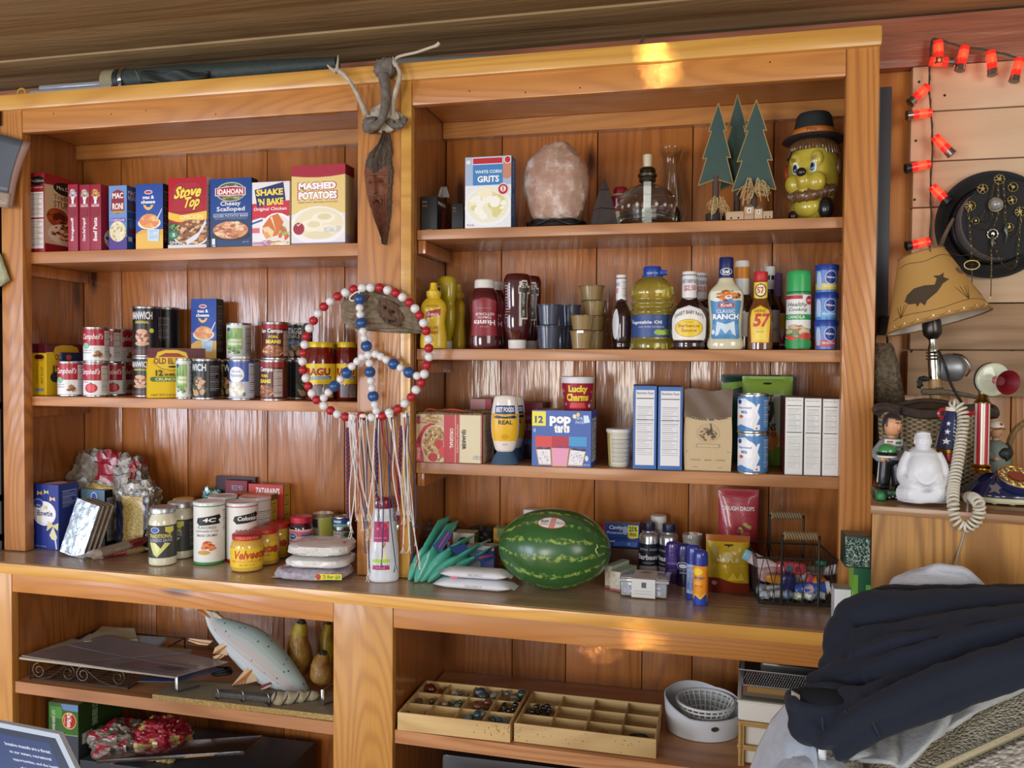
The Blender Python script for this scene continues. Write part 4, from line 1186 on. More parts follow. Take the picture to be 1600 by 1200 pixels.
def bbq(label,u0,u1,vt,y,face,lab=True):
 def fm(cb_,r,h):
  A=Art(cb_,wrap(lambda t:r*(.385+.0),h*.62,h*.98,0,PI*1.9),3,cut=26)
  A.run([('r',i/22,.9,i/22+.022,.95,'1c1c20')for i in rg(22)]+[('r',i/22,.06,i/22+.022,.11,'1c1c20')for i in rg(22)]+[('t','SWEET BABY RAYS',.3,.62,.7,.76,'6a6a80',0,0,0,.08),('t','$2.50',.38,.34,.64,.56,'c86a78',.2,0,.02),('n',.76,.15,.96,.85,None,'8a8a90',10)])
 art=[('p',[(.12,.04),(.88,.04),(.92,.1),(.92,.62),(.8,.86),(.5,.97),(.2,.86),(.08,.62),(.08,.1)],'7a7d90'),('p',[(.13,.055),(.87,.055),(.905,.11),(.905,.61),(.79,.845),(.5,.95),(.21,.845),(.095,.61),(.095,.11)],'f1efe9'),('t',"SWEET BABY RAY'S",.18,.6,.82,.7,'4a4e60',0,0,.03,1.3),('e',.5,.36,.31,.24,'c8a020'),('e',.5,.36,.29,.22,'f0cf30'),('b','Barbecue',.28,.38,.72,.47,'a8601c',.03),('b','Sauce',.34,.26,.66,.35,'a8601c',.03),('t','ORIGINAL',.4,.5,.6,.53,'a8801c')]if lab else[('e',.86,.5,.14,.42,'d8d8dc'),('p',[(.18,.02),(.34,.02),(.34,.55),(.26,.9),(.18,.55)],M('c8c8c0',.1,.3))]
 return sqz('barbecue_sauce_bottle',label,'bottle','barbecue sauce bottles',u0,u1,vt,y,ZR2,[(.82,0),(.88,.03),(.88,.08),(.93,.1),(.99,.2),(1,.38),(.92,.5),(.62,.6),(.42,.66),(.36,.72),(.34,.96)],BBQ,[([(.365,.62),(.385,.62),(.385,.98),(.36,1)],FILM,'shrink_band',(1,1),fm)],art,face=face,arng=(.09,.58),sq=(1,.78),span=PI*.82)
bbq('dark barbecue bottle seen from its edge beside the tan cups',950,992,430,.1,-1.5,False)
bbq('barbecue bottle with an arched white and yellow label, in front',1048,1107,425,.05,0)
bbq('barbecue bottle hidden behind the arched-label one',1068,1121,427,.175,.2)
c,r,h=cyl(986,1053,417,.085,ZR2)
OIL=M('ddd060',.04,ct_=1,tn=.8,ior=1.25)
mb=MB()
mb.lth(prof([(.93*r,0),(.97*r,.02*h),(.96*r,.08*h),(.9*r,.13*h),(.92*r,.3*h),(.93*r,.4*h),(1*r,.43*h),(1*r,.46*h),(.9*r,.5*h),(.99*r,.55*h),(.88*r,.6*h),(1*r,.66*h),(.98*r,.74*h),(.84*r,.8*h),(.56*r,.86*h),(.4*r,.885*h),(.38*r,.9*h)],4),OIL,n=40,sq=(1,.85),fn=lambda a,z:1+(.02*sin(a*14)if .48*h<z<.72*h else 0))
A=Art(mb,wrap(lambda t:.945*r,h*.14,h*.41,-.1,PI*.95,sq=(1,.85)),2.6,cut=16)
A.run([('r',0,0,1,1,'2f4378'),('r',.02,.02,.82,.98,'36508c'),('t','kroger',.06,.74,.18,.8,'e0e6f4'),('b','Vegetable Oil',.1,.56,.7,.74,'f2f4fa',.03),('t','100% PURE SOYBEAN',.3,.42,.74,.5,'c0ccec'),('e',.66,.22,.09,.12,'9aba3c'),('e',.78,.24,.09,.13,'86aa34'),('e',.72,.2,.06,.1,'b4cc58'),('n',.84,.04,.99,.96,'8a98b8','2a3450',10)])
o_=mb.bd('vegetable_oil_jug',loc=c,rz=facing(c),tag=('ribbed plastic jug of yellow vegetable oil with blue cap','bottle',G))
mb=MB()
mb.lth([(.42*r,.885*h),(.43*r,.89*h),(.43*r,.975*h),(.38*r,h)],M('2447a4',.35),n=30)
mb.lth([(.5*r,.87*h),(.5*r,.89*h),(.44*r,.895*h)],M('2447a4',.35),n=30)
mb.box(.3*r,.7*r,-.25*r,.25*r,.9*h,.955*h,M('2447a4',.35),bev=.003)
Art(mb,wrap(.435*r,.895*h,.93*h,0,1.6),4,cut=6).t('SNAP CAP',.1,.2,.9,.8,'e0e8f8')
mb.bd('cap',o_)
def ranch_cap(cb_,r,h):
 Art(cb_,wrap(lambda t:r*.415,h*.8,h*.88,0,2.2),3,cut=8).run([('e',.5,.5,.4,.48,'f2f4fa'),('e',.5,.5,.36,.4,'22306e'),('b','Kraft',.28,.25,.72,.75,'f6f8fc',.06)])
sqz('ranch_dressing_bottle','tall cream ranch dressing bottle with dark blue cap','bottle',G,1107,1163,402.5,.045,ZR2,[(.9,0),(1,.03),(1,.08),(.9,.14),(.88,.25),(.92,.38),(.97,.5),(.96,.6),(.8,.66),(.5,.72),(.4,.76),(.38,.78)],M('d9d3b4',.12,ct_=.8),[([(.4,.775),(.42,.78),(.4,.9),(.4,.985),(.36,1)],M('1f2b60',.35),'cap',(1,1),ranch_cap)],[('p',[(.12,.04),(.2,0),(.8,0),(.88,.04),(.84,.4),(.9,.98),(.1,.98),(.16,.4)],'4a8ac0'),('p',[(.16,.3),(.84,.3),(.82,.08),(.75,.03),(.25,.03),(.18,.08)],'5a9ad0'),('p',[(.1,.98),(.9,.98),(.88,.78),(.6,.82),(.3,.76),(.12,.8)],'e8ecdc'),('f',.56,.88,.3,.12,['5a8c34','8ab04c','c8402c','e8d8a0','7a3424','e07a34'],60,.24),('r',.35,.64,.68,.73,'b8283c'),('b','Kraft',.4,.655,.63,.72,'f4e8ea',.04),('b','CLASSIC',.3,.53,.7,.6,'e4f0f8',.02),('b','RANCH',.2,.4,.8,.51,'ffffff',.06),('p',[(.3,.36),(.5,.3),(.7,.36),(.74,.06),(.66,.1),(.6,.2),(.5,.1),(.4,.22),(.34,.08),(.26,.06)],'cfe2f0'),('e',.2,.14,.05,.05,'e8f0f8')],arng=(.11,.64),sq=(1,.6),span=PI*.86)
sqz('white_capped_bottle','dark sauce bottle behind the ranch, white neck with an orange band','bottle',G,1134,1186,408,.185,ZR2,[(.88,0),(.95,.03),(1,.3),(.92,.48),(.56,.6),(.38,.66)],M('3a1a14',.1,ct_=.8),[([(.4,.62),(.42,.64),(.42,.985),(.38,1)],M('ecebe6',.4),'shrink_band'),([(.43,.8),(.43,.93)],M('dc8a24',.4),'orange_band')],[('p',[(.2,0),(.8,0),(.85,.9),(.15,.9)],'d8d4cc')],face=.4,arng=(.15,.45),sq=(1,.7))
sqz('steak_sauce_bottle','brown glass sauce bottle with red cap and a yellow 57 label','bottle',G,1169,1209,425,.045,ZR2,[(.9,0),(.97,.02),(.97,.34),(.9,.48),(.62,.6),(.52,.68),(.5,.86),(.46,.88)],M('6b3d18',.07,ct_=1),[([(.5,.875),(.52,.88),(.54,.985),(.5,1)],M('c22c30',.4),'cap')],[('p',[(.2,.02),(.8,.02),(.86,.6),(.84,.86),(.5,.98),(.16,.86),(.14,.6)],'b8782c'),('p',[(.22,.04),(.78,.04),(.84,.6),(.82,.84),(.5,.95),(.18,.84),(.16,.6)],'efcb3a'),('t','HEINZ',.3,.78,.7,.86,'8a5a18',0,0,.03,.1),('t','57',.26,.42,.78,.76,'c4382a',.15,0,.07),('r',.34,.1,.66,.36,'f3da60'),('t','SAUCE',.38,.28,.62,.33,'8a5a18')],arng=(.07,.58),sq=(1,.7),span=PI*.8)
o_=[o for o in bpy.data.objects if o.name.startswith('steak_sauce_bottle')and o.type=='MESH'][-1]
hb_=max(v.co.z for v in o_.data.vertices)/.88
mb=MB()
rr=max(v.co.x for v in o_.data.vertices)/.97*.52
mb.lth([(rr,hb_*.655),(rr,hb_*.865)],M('efcb3a',.4),n=30,sq=(1,.72))
Art(mb,wrap(lambda t:rr,hb_*.655,hb_*.865,0,2.6,sq=(1,.72)),.8,cut=8).run([('e',.5,.5,.36,.42,'1c1814'),('e',.5,.5,.29,.34,'efe6c0'),('b','57',.28,.3,.72,.7,'c4382a',.06)])
mb.bd('neck_label',o_)
sqz('dark_sauce_bottle','tall black sauce bottle with white cap behind the red-capped one','bottle',G,1186,1219,417,.175,ZR2,[(.95,0),(1,.03),(1,.46),(.85,.56),(.5,.66),(.44,.72),(.42,.9)],M('191416',.08,ct_=1),[([(.44,.89),(.52,.895),(.52,.99),(.48,1)],M('dce4e0',.35),'cap'),([(.46,.73),(.47,.73),(.47,.84)],M('dcdcd4',.5),'neck_label')],[('r',.1,.05,.95,.95,'e4e0d8'),('r',.1,.05,.95,.12,'a83434'),('t','SAUCE',.3,.4,.7,.5,'4a4040',0,90)],arng=(.04,.5),sq=(1,1),face=.3)
sqz('hot_sauce_bottle','slim hot sauce bottle with a purple neck, rearmost beside the black bottle','bottle',G,1204,1228,427,.235,ZR2,[(.95,0),(1,.03),(1,.46),(.85,.56),(.5,.66),(.44,.72),(.42,.9)],M('4a1c18',.08,ct_=1),[([(.46,.7),(.5,.7),(.5,.99),(.44,1)],M('6a5488',.4),'shrink_band')],[('r',.1,.05,.95,.95,'d8c8c0'),('p',[(.2,.5),(.9,.5),(.9,.9),(.2,.9)],'d8b030'),('p',[(.3,.1),(.5,.45),(.6,.2),(.8,.45),(.85,.1)],'a83444')],arng=(.04,.5),sq=(1,1),face=.3)
c,r,h=cyl(1230,1267,424,.06,ZR2)
mb=MB()
mb.lth([(.95*r,0,M('c8cacc',**STEEL)),(r,.002,M('c8cacc',**STEEL)),(r,.005,M('2f9a55',.3)),(r,h*.72,M('2f9a55',.3)),(r*.9,h*.735,M('c8cacc',**STEEL))],'2f9a55',n=36)
Art(mb,wrap(r,.006,h*.72,0,PI*1.1),PI*1.1*r/(h*.72),cut=20).run([('r',0,.34,1,.96,'e9ece8'),('r',0,.88,.6,.95,'c03040'),('e',.8,.86,.12,.085,'c22838'),('b','$1.00',.72,.83,.88,.88,'ffffff',.04),('t','Healthy',.2,.72,.7,.82,'4a5a50',.3,0,.02),('t','Cooking',.24,.64,.7,.72,'4a5a50',.3,0,.02),('r',0,.5,1,.6,'2f9a55'),('b','CANOLA',.22,.52,.66,.58,'f0f8f0',.03),('f',.45,.3,.38,.11,['c8a078','a87a50','e0c8a8','d0b890'],30,.3),('f',.45,.18,.34,.06,['c83c34','5a9a48','e8c0a0','d85040'],30,.3),('r',0,0,1,.12,'2f9a55'),('e',.7,.2,.18,.06,'c83c34')])
o_=mb.bd('cooking_spray_can',loc=c,rz=facing(c),tag=('green-topped aerosol can of canola cooking spray','can',G))
mb=MB()
mb.lth([(r*.99,h*.735),(r*.99,h*.95),(r*.95,h*.99),(r*.88,h)],M('35aa5c',.3),n=36)
mb.bd('cap',o_)
zz_=ZR2
for i,(vt,stripe,lab)in en(((501,'c25064','blue frosting tub with a pink stripe, lowest of the stack'),(458,'58aede','blue frosting tub with a pale blue stripe, middle of the stack'),(414.5,'d8c640','blue frosting tub with a yellow stripe, top of the stack'))):
 c,r,h=cyl(1281,1318,vt,.062,zz_)
 c=(min(c[0],2.302-r-.002),c[1],c[2])
 mb=MB()
 mb.lth([(r*.84,0),(r*.87,.001),(r*.93,h*.84)],M('5a82cc',.3),n=34)
 Art(mb,wrap(lambda t:r*(.87+.06*t),.001,h*.84,0,PI),1.9,cut=18).run([('r',0,.1,1,.38,stripe),('e',.64,.62,.19,.3,'c8d4f0'),('e',.64,.62,.165,.27,'1f3c94'),('b','Pillsbury',.5,.56,.78,.68,'f0f4fc',.03),('p',[(.2,.15),(.34,.15),(.36,.5),(.34,.8),(.3,.9),(.24,.9),(.2,.8),(.18,.5)],'b9cbe8'),('b','FROSTING',.4,.2,.8,.3,'f4f4f8',.02)])
 o_=mb.bd('frosting_tub',loc=c,rz=facing(c),tag=(lab,'tub','frosting tubs'))
 mb=MB()
 mb.lth([(r*.95,h*.8),(r*.995,h*.81),(r*.995,h*.97),(r*.96,h)],M('24409c',.35),n=34)
 mb.bd('lid',o_)
 zz_=c[2]+h+.0005
G='packets on the third right shelf'
oat=BOX('oatmeal_box','red and cream oatmeal box lying on its side with torn flaps',G,650.5,753,648,.03,ZR3,.13,'e2d6b4',[('r',0,0,.42,1,'c9ae86'),('p',[(0,.45),(.12,.75),(.22,.82),(.3,.8),(.18,.6),(.1,.3),(.12,0),(0,0)],'b8303a'),('e',.3,.38,.22,.4,'e6d8c0'),('f',.29,.38,.2,.38,['b8945c','d8b880','a07840','e4cc9c','8a6434'],150,.11,'c4a06c'),('f',.2,.9,.22,.12,['b8945c','d8b880','a07840'],40,.2),('e',.36,.38,.06,.1,'c8303c'),('e',.41,.23,.06,.1,'d84450'),('e',.26,.1,.07,.09,'b82834'),('r',.43,0,.66,1,'b8303a'),('r',.6,0,.61,1,'d8b8a0'),('t','ORIGINAL',.52,.3,.575,.72,'f2e6d8',0,270,.03),('t','INSTANT OATMEAL',.625,.2,.65,.8,'e8c8b8',0,270),('t','QUAKER',.7,.28,.76,.7,'2c2a28',0,270,.06),('e',.04,.88,.03,.09,'8c2430'),('t','10',.02,.38,.065,.5,'6a2a30',0,270,.04),('t','SERVINGS',.02,.05,.07,.3,'e8e0d4',0,270),('e',.9,.12,.03,.04,'b8b4b0'),('e',.96,.12,.03,.04,'b8b4b0'),('r',.99,0,1,1,'9c2c34')],rcol='d6caa8',rside=[('n',.15,.1,.9,.7,None,'9a8a70',10),('r',0,0,.1,1,'b8303a')],top='6a5a44')
w=place(650.5,753,648,.03,ZR3)[2]
R=RRn(8)
pts0=[(-w/2+w*i/14,.002,0)for i in rg(15)]
for side,dy,colr in((0,-.0,'8a6e50'),(.125,.0,'b9a07c')):
 mb=MB()
 for i in rg(14):
  h0,h1=.006+.01*abs(nn0(Vc((i*.9,side*9,0)))),.006+.01*abs(nn0(Vc(((i+1)*.9,side*9,0))))
  a,b=pts0[i],pts0[i+1]
  mb.poly([(a[0],side+.001,0),(b[0],side+.001,0),(b[0],side+.01,h1),(a[0],side+.01,h0)],colr)
 if side:
  mb.bd('torn_flap',oat,loc=(0,0,max(v.co.z for v in oat.data.vertices)),tk=.0008)
 else:
  front_flap=mb
mb=front_flap
mb.tube(cv([(-w*.44,.02,.002),(-w*.36,.03,.012),(-w*.2,.03,.008),(0,.03,.012),(w*.2,.03,.007)],6),.003,M('b04a30',.4),n=6)
mb.bd('torn_flap',oat,loc=(0,0,max(v.co.z for v in oat.data.vertices)),tk=.0008)
BOX('pink_carton','open pink and maroon carton behind the oatmeal box',G,735,768,623.5,.195,ZR3,.075,'d9a0a4',[('r',0,0,1,.5,'8c2030'),('r',.7,0,1,1,'b02c40')],rcol='a02438',top='c8a8a4')
BOX('maroon_carton','maroon carton in the shade behind the mayonnaise',G,776,848,629,.19,ZR3,.08,'7c1f30',[('b','RICE SNACK',.5,.5,.95,.62,'c8a0a8',.04),('b','SQUARES',.5,.68,.9,.78,'c8a0a8',.04),('r',.4,0,.75,.35,'5a6a8c'),('r',.6,.0,1,.25,'2c1a1c')],rcol='5c1826',top='3c2422')
for i,(a,b,yy,lab,fc)in en(((767,812,.045,'upside-down mayonnaise bottle with yellow label in front',0),(783,822,.145,'second upside-down mayonnaise bottle just behind',.3))):
 sqz('mayonnaise_bottle',lab,'bottle','upside-down mayonnaise bottles',a,b,617.5+i,yy,ZR3,[(.5,.17),(.58,.19),(.7,.22),(.86,.34),(.97,.46),(1,.6),(.97,.74),(.9,.86),(.78,.97),(.6,1)],M('ece4dc',.15,ct_=.7),[([(.96,0),(1,.005),(.86,.08),(.62,.17),(.6,.185)],M('53708c',.12,ct_=.5,tn=.35,ior=1.2),'cap',(1,.7))],[('r',.08,.18,.92,.68,'edba22'),('r',.08,.6,.92,.69,'e0ac1c'),('p',[(.2,.68),(.8,.68),(.8,.84),(.2,.84)],'1c3a78'),('b','BEST FOODS',.24,.72,.76,.81,'f4f6fa',.05),('p',[(.18,.62),(.25,.66),(.5,.63),(.75,.66),(.84,.62),(.75,.6),(.5,.6),(.25,.6)],'1c2a48'),('b','REAL',.32,.49,.7,.57,'2a2418',.06),('e',.5,.26,.1,.05,'d8a41c'),('t','NET 20 OZ',.42,.1,.58,.13,'8a8a90')],face=fc,arng=(.2,.98),sq=(1,.62),span=PI*.86)
pt_art=[('r',0,0,1,1,'3f63b4'),('r',0,.72,.235,.98,'f2e53c'),('b','12',.05,.77,.19,.9,'2a4a94',.07),('t','pop',.3,.72,.66,.9,'ffffff',0,0,.09,0,None,-.02),('t','tarts',.38,.6,.64,.76,'ffffff',0,0,.09,0,None,.03),('b','FAMILY',.74,.84,.9,.89,'c8e0f8',.03),('b','PACK',.74,.77,.88,.82,'c8e0f8',.03),('p',[(.88,.78),(.98,.8),(.95,.92),(.87,.92)],'d8ecfc'),('e',.78,.93,.03,.04,'f0c890'),('e',.72,.9,.03,.04,'f4e6c8'),('r',.06,.34,.34,.54,'d8443c'),('r',.34,.37,.63,.54,'b8243c'),('r',.63,.37,.93,.54,'3f9ad4'),('p',[(.07,.3),(.32,.33),(.34,.02),(.12,.02)],'d8a878'),('p',[(.09,.29),(.31,.31),(.325,.04),(.13,.04)],'ecebf0'),('p',[(.33,.35),(.64,.35),(.6,0),(.35,0)],'d8a070'),('p',[(.345,.33),(.625,.33),(.59,.02),(.36,.02)],'e8a0c0'),('p',[(.65,.32),(.92,.3),(.86,.02),(.61,.02)],'d8a878'),('p',[(.66,.3),(.905,.285),(.85,.04),(.625,.04)],'ecebf0'),('f',.21,.16,.09,.11,['8a8ab0','c87a8a','7a9ac8'],36,.08),('f',.76,.16,.11,.11,['8a8ab0','c87a8a','7a9ac8'],40,.08),('p',[(.07,.3),(.12,.34),(.2,.31),(.28,.345),(.32,.33),(.31,.3)],'6a2a3a'),('p',[(.33,.35),(.4,.38),(.5,.35),(.58,.38),(.64,.35),(.62,.33),(.35,.33)],'a83050'),('p',[(.66,.31),(.72,.34),(.8,.31),(.88,.33),(.92,.3),(.9,.28)],'4a2a3a'),('e',.93,.16,.03,.05,'d8e4f8'),('e',.05,.64,.03,.04,'8aa4d8'),('t','NET WT',.88,.03,.98,.06,'d8e4f8')]
ptb=BOX('toaster_pastry_box','bright blue toaster pastry box with white balloon lettering',G,831.5,924,641.5,.03,ZR3,.11,'3f63b4',pt_art,rcol='3557a4',rside=[('n',.12,.08,.88,.86,'c9ccd4','4a4e5c',16)],top='4a4240')
c,r,h=cyl(875.5,930,588,.085,topz(ptb)+.0006)
mb=MB()
mb.lth([(r*.72,.001),(r*.75,0),(r*.77,.003),(r*.93,h*.8,M('a31f34',.35)),(r*.93,h*.8,M('dfe0e6',.35)),(r*.95,h*.95,M('dfe0e6',.35)),(r*.995,h*.96,M('dfe0e6',.35)),(r*1,h*.985,M('dfe0e6',.35)),(r*.95,h,M('dfe0e6',.35))],M('a31f34',.35),n=40)
Art(mb,wrap(lambda t:r*(.77+.16*t),.003,h*.8,0,PI),1.9,cut=18).run([('t','Lucky',.3,.58,.72,.92,'f2d23c',0,0,.09,0,'6a1020',-.02),('t','Charms',.24,.3,.76,.6,'f2d23c',0,0,.09,0,'6a1020',.02),('p',[(.3,.04),(.7,.04),(.66,.24),(.34,.24)],'d8504c'),('e',.14,.7,.04,.06,'d88aa0'),('e',.14,.7,.02,.03,'a31f34'),('star',.1,.45,.05,'8ac0a0'),('e',.86,.66,.03,.05,'e8a060'),('star',.88,.3,.04,'f0e0a0'),('e',.82,.12,.05,.08,'e8d8e0'),('e',.2,.18,.03,.05,'78b0d8')])
o_=mb.bd('cereal_cup',loc=c,rz=facing(c),tag=('red cereal cup with white rim on top of the blue pastry box','cup',G))
mb=MB()
mb.lth([(0,h*.99),(r*.97,h*.99),(r*.99,h*1)],M('8a2c34',.3,.4),n=40,cap0=False,cap1=False)
mb.bd('film_lid',o_)
c,r,h=cyl(947,988,669.5,.08,ZR3)
mb=MB()
mb.lth([(r*.74,0),(r*.78,.002),(r*.93,h*.9)],M('c9c3b0',.35),n=36)
Art(mb,wrap(lambda t:r*(.78+.15*t),.003,h*.88,.1,PI*.9),1.6,cut=16).run([('r',0,0,.16,1,'b8a24a'),('n',.16,.05,.98,.9,'d4cfc0','3c3a38',22)])
mb.lth([(r*.97,h*.9),(r*1,h*.91),(r*1,h*.985),(r*.96,h)],M('d9d6cc',.35),n=36)
mb.bd('yogurt_tub',loc=c,rz=facing(c),tag=('small cream plastic tub with fine print next to the blue cracker boxes','tub',G))
for i,(a,b,vt,lab)in en(((990,1026.5,603,'tall blue box showing its nutrition panel, left one of the pair'),(1029,1067,604.5,'tall blue box showing its nutrition panel, right one beside the coffee bag'))):
 BOX('cracker_box',lab,'tall blue cracker boxes',a,b,vt,.035,ZR3,.17,'4a74b8',[('r',.1,.05,.9,.95,'e9eaee'),('b','Nutrition Facts',.14,.9,.86,.93,'2a2a2c',.02),('r',.12,.845,.88,.855,'3a3a3c'),('n',.12,.12,.88,.8,None,'a8a8ae',24),('r',.12,.59,.88,.598,'4a4a4c')],rcol='243c7c',rside=[('r',0,.75,1,1,'1c2c5c'),('n',.5,.1,1,.7,None,'8a9ac0',20)],top='2c3c5c',y1=.04)
loc,rz,w,h=place(1069.5,1145,608,.05,ZR3)
BAG=M('c9b18a',.55,bump=.25,bs=40)
BAGD=M('6c5a4a',.5,bump=.6,bs=30)
root=empty('coffee_bag',loc,rz,('tan paper coffee bag with dark folded top and an engraved picture','bag',G))
mb=MB()
mb.grid(lambda a,b:(((a-.5)*w*(.96+.04*sin(b*3))),-.004*sin(a*PI)*sin(b*PI*.9),b*h*.7),10,10,BAG)
mb.box(-w/2*.97,w/2*.97,.001,.075,.0005,h*.72,BAG,bev=.004)
A=Art(mb,lambda s,t,o:((s-.5)*w*.95,-.0052*sin(s*PI)*max(.15,sin(t*PI*.9))-o-.0006,t*h*.7),1)
A.run([('r',.02,.33,.98,.338,'6a5a44'),('e',.5,.66,.25,.17,'bfa67c'),('f',.5,.64,.2,.12,['6a5640','8a7454','4a3c2c'],60,.14),('p',[(.5,.62),(.6,.7),(.57,.82),(.54,.84),(.56,.74),(.46,.68)],'4a3c2c'),('r',.25,.41,.75,.47,'8a7454'),('r',.26,.415,.74,.465,'c9b18a'),('t','Roast & Co.',.08,.92,.92,1,'4a3c2c',0,0,.02,-.5),('t','WHOLE     BEAN     COFFEE',.12,.18,.88,.2,'6a5a44'),('r',.18,.06,.28,.065,'6a5a44'),('r',.72,.06,.82,.065,'6a5a44')])
mb.bd('body',root)
mb=MB()
mb.grid(lambda a,b:((a-.5)*w*(1-.02*sin(a*7+b*3)),-.008-.01*(1-b)-.003*sin(a*11+b*5),h*(.655+.34*b)+.003*sin(a*8)),16,8,BAGD)
mb.grid(lambda a,b:((a-.5)*w*1,-.008+.05*b,h*(.995)-.05*b*b+.003*sin(a*8)*(1-b)),16,5,BAGD)
mb.box(-w*.47,w*.47,.0,.07,h*.7,h*.93,BAGD,bev=.006)
mb.bd('folded_top',root)
ev=[('r',0,0,1,1,'4f86c4'),('p',[(0,.1),(.2,.18),(.5,.05),(.62,.4),(.5,.75),(.3,.95),(0,.9)],'e9edf4'),('e',.3,.62,.25,.26,'f6f8fb'),('e',.14,.84,.07,.07,'2f4f9c'),('b','Evaporated',.1,.62,.44,.71,'3a6cb8',.03),('b','Milk',.2,.5,.36,.59,'3a6cb8',.03),('e',.2,.41,.06,.05,'d8683c'),('p',[(.4,.18),(.46,.18),(.56,.55),(.62,.8),(.56,.78),(.48,.5)],'f6f8fb'),('r',.48,.03,.62,.18,'eef0f4'),('e',.55,.08,.02,.03,'c83040'),('n',.7,.04,.9,.96,None,'e4eaf4',16),('t','NET 12 FL OZ',.06,.05,.3,.08,'6a8ac0')]
m1=CAN('evaporated_milk_can','blue and white evaporated milk can at the bottom','evaporated milk cans',1152.5,1201,675.5,.045,ZR3,'4f86c4',ev,face=.1)
CAN('evaporated_milk_can','blue and white evaporated milk can stacked on its twin','evaporated milk cans',1152.5,1201,615,.045,topz(m1)+.0005,'4f86c4',ev,face=.1)
def pouch(name,label,cat,group,poly_or_px,y,zb,th,mat,art,rz=0,lean=.0,top=.06,seed=0,bulge=1):
 u0,u1,vt=poly_or_px
 loc,_r,w,h=place(u0,u1,vt,y,zb)
 R=RRn(seed)
 ph=R.uniform(0,9)
 def front(a,b):
  edge=sin(a*PI)**.6
  prof_=(sin(min(b/.55,1)*PI/2+.35)if b<.55 else cos((b-.55)/.45*PI/2)**.8)if b<.97 else 0
  d=th*bulge*edge*max(prof_,0)*(1+.12*sin(a*9+ph+b*6))
  return((a-.5)*w*(1-.03*sin(b*PI)),-d+lean*b*h,b*h)
 mb=MB()
 mb.grid(front,34,34,mat)
 mb.grid(lambda a,b:(front(a,b)[0],lean*b*h+.3*(lean*b*h-front(a,b)[1])+.001,b*h),34,34,mat)
 if art:
  ArtC(mb,lambda s,t,o:(front(s,t)[0],front(s,t)[1]-o-.0012,t*h),w/h,cut=14,seed=seed).run(art)
 return mb.bd(name,loc=loc,rz=rz,tag=(label,cat,group))
pouch('green_pouch','lime green and white snack pouch behind the milk cans','bag',G,(1160,1239,588),.215,ZR3,.03,M('8aa944',.3,ct_=.4),[('r',0,0,1,.8,'b9bfae'),('r',0,0,1,.22,'7a9a3c'),('e',.55,.3,.2,.12,'d8843c'),('p',[(0,.75),(.62,.8),(.66,.55),(.5,.45),(0,.5)],'2e2c28'),('f',.36,.62,.2,.1,['c8c4b0','8a8a78'],14,.2),('b','BEANS',.3,.4,.68,.48,'1f1e1c',.05),('b','PINTO',.3,.33,.68,.38,'2a2a28',.02),('e',.5,.92,.09,.012,'1c2a18')],rz=-.06,lean=.0)
pouch('dark_green_pouch','dark green pouch rearmost behind the lime one','bag',G,(1127,1236,586),.258,ZR3,.02,M('1f4038',.3,ct_=.4),[('p',[(0,.9),(0,.8),(.9,1),(1,1)],'8ab03c')],rz=0)
for i,(a,b,vt,lab)in en(((1227.5,1255.5,621,'white carton on the left of the three white cartons'),(1257.5,1284,622.5,'white carton in the middle of the three white cartons'),(1286,1311.5,623.5,'white carton on the right of the three, touching the right stile'))):
 BOX('white_carton',lab,'white cartons on the third right shelf',a,b,vt,.03,ZR3,.15,'dcdcd8',[('r',.04,.02,.96,.985,'ecedea'),('t','Nutrition Facts',.1,.955,.9,.975,'5a5a5c'),('r',.08,.89,.92,.898,'3a3a3c'),('n',.08,.55,.92,.88,None,'a4a4a8',16),('r',.08,.545,.92,.555,'3a3a3c'),('n',.08,.05,.92,.53,None,'c0c4b8',20)],lcol='6a2c30',rcol='c8c8c4',top='8a8a84')
def cylz(u0,u1,vt,vb,z):
 uc=(u0+u1)/2
 y=PZ(uc,vb,z).y
 for _ in rg(3):
  c,r,h=cyl(u0,u1,vt,y,z)
  y=PZ(uc,vb,z).y+r
 return cyl(u0,u1,vt,y,z)
def boxz(u0,vb0,u1,vb1,vt,z):
 a,b=PZ(u0,vb0,z),PZ(u1,vb1,z)
 d=b-a
 yc=(a.y+b.y)/2
 return(Vc(((a.x+b.x)/2,yc,z)),atan2(d.y,d.x),hypot(d.x,d.y),PY((u0+u1)/2,vt,yc).z-z)
def blob(mb,c,s,mat,seed=0,amp=.12,sharpness=.6,nu=26,nv=18,rot=None,zones=None,ridge=1):
 off=Vc((seed*3.7,seed*1.3,seed*7.1))
 n0=len(mb.bm.faces)
 rm=rot or Matrix.Identity(3)
 mi=mb.mi(mat)
 rows=[]
 for j in rg(nv+1):
  th=PI*j/nv
  row=[]
  for k in rg(1 if j in(0,nv)else nu):
   a=2*PI*k/nu
   d=Vc((sin(th)*cos(a),sin(th)*sin(a),cos(th)))
   e=Vc([copysign(abs(q)**sharpness,q)for q in d])
   f=1+amp*(nn0(d*2.2+off)*1.2+ridge*(.5-abs(nn0(d*4.2+off)))+.45*nn0(d*9+off)+.2*nn0(d*19+off))
   p=rm@Vc((e.x*s[0]*f,e.y*s[1]*f,e.z*s[2]*f))
   q=mb.v((c[0]+p.x,c[1]+p.y,c[2]+p.z))
   row.append((q,d))
  rows.append(row)
 for j in rg(nv):
  A,B=rows[j],rows[j+1]
  for k in rg(nu):
   k2=(k+1)%nu
   if j==0:
    q=[A[0],B[k],B[k2]]
   elif j==nv-1:
    q=[A[k],B[0],A[k2]]
   else:
    q=[A[k],B[k],B[k2],A[k2]]
   dm=sum((x[1]for x in q),Vc())/len(q)
   m_=mi
   for test,zm in(zones or[]):
    if test(dm):
     m_=mb.mi(zm)
   mb.face([x[0]for x in q],m_)
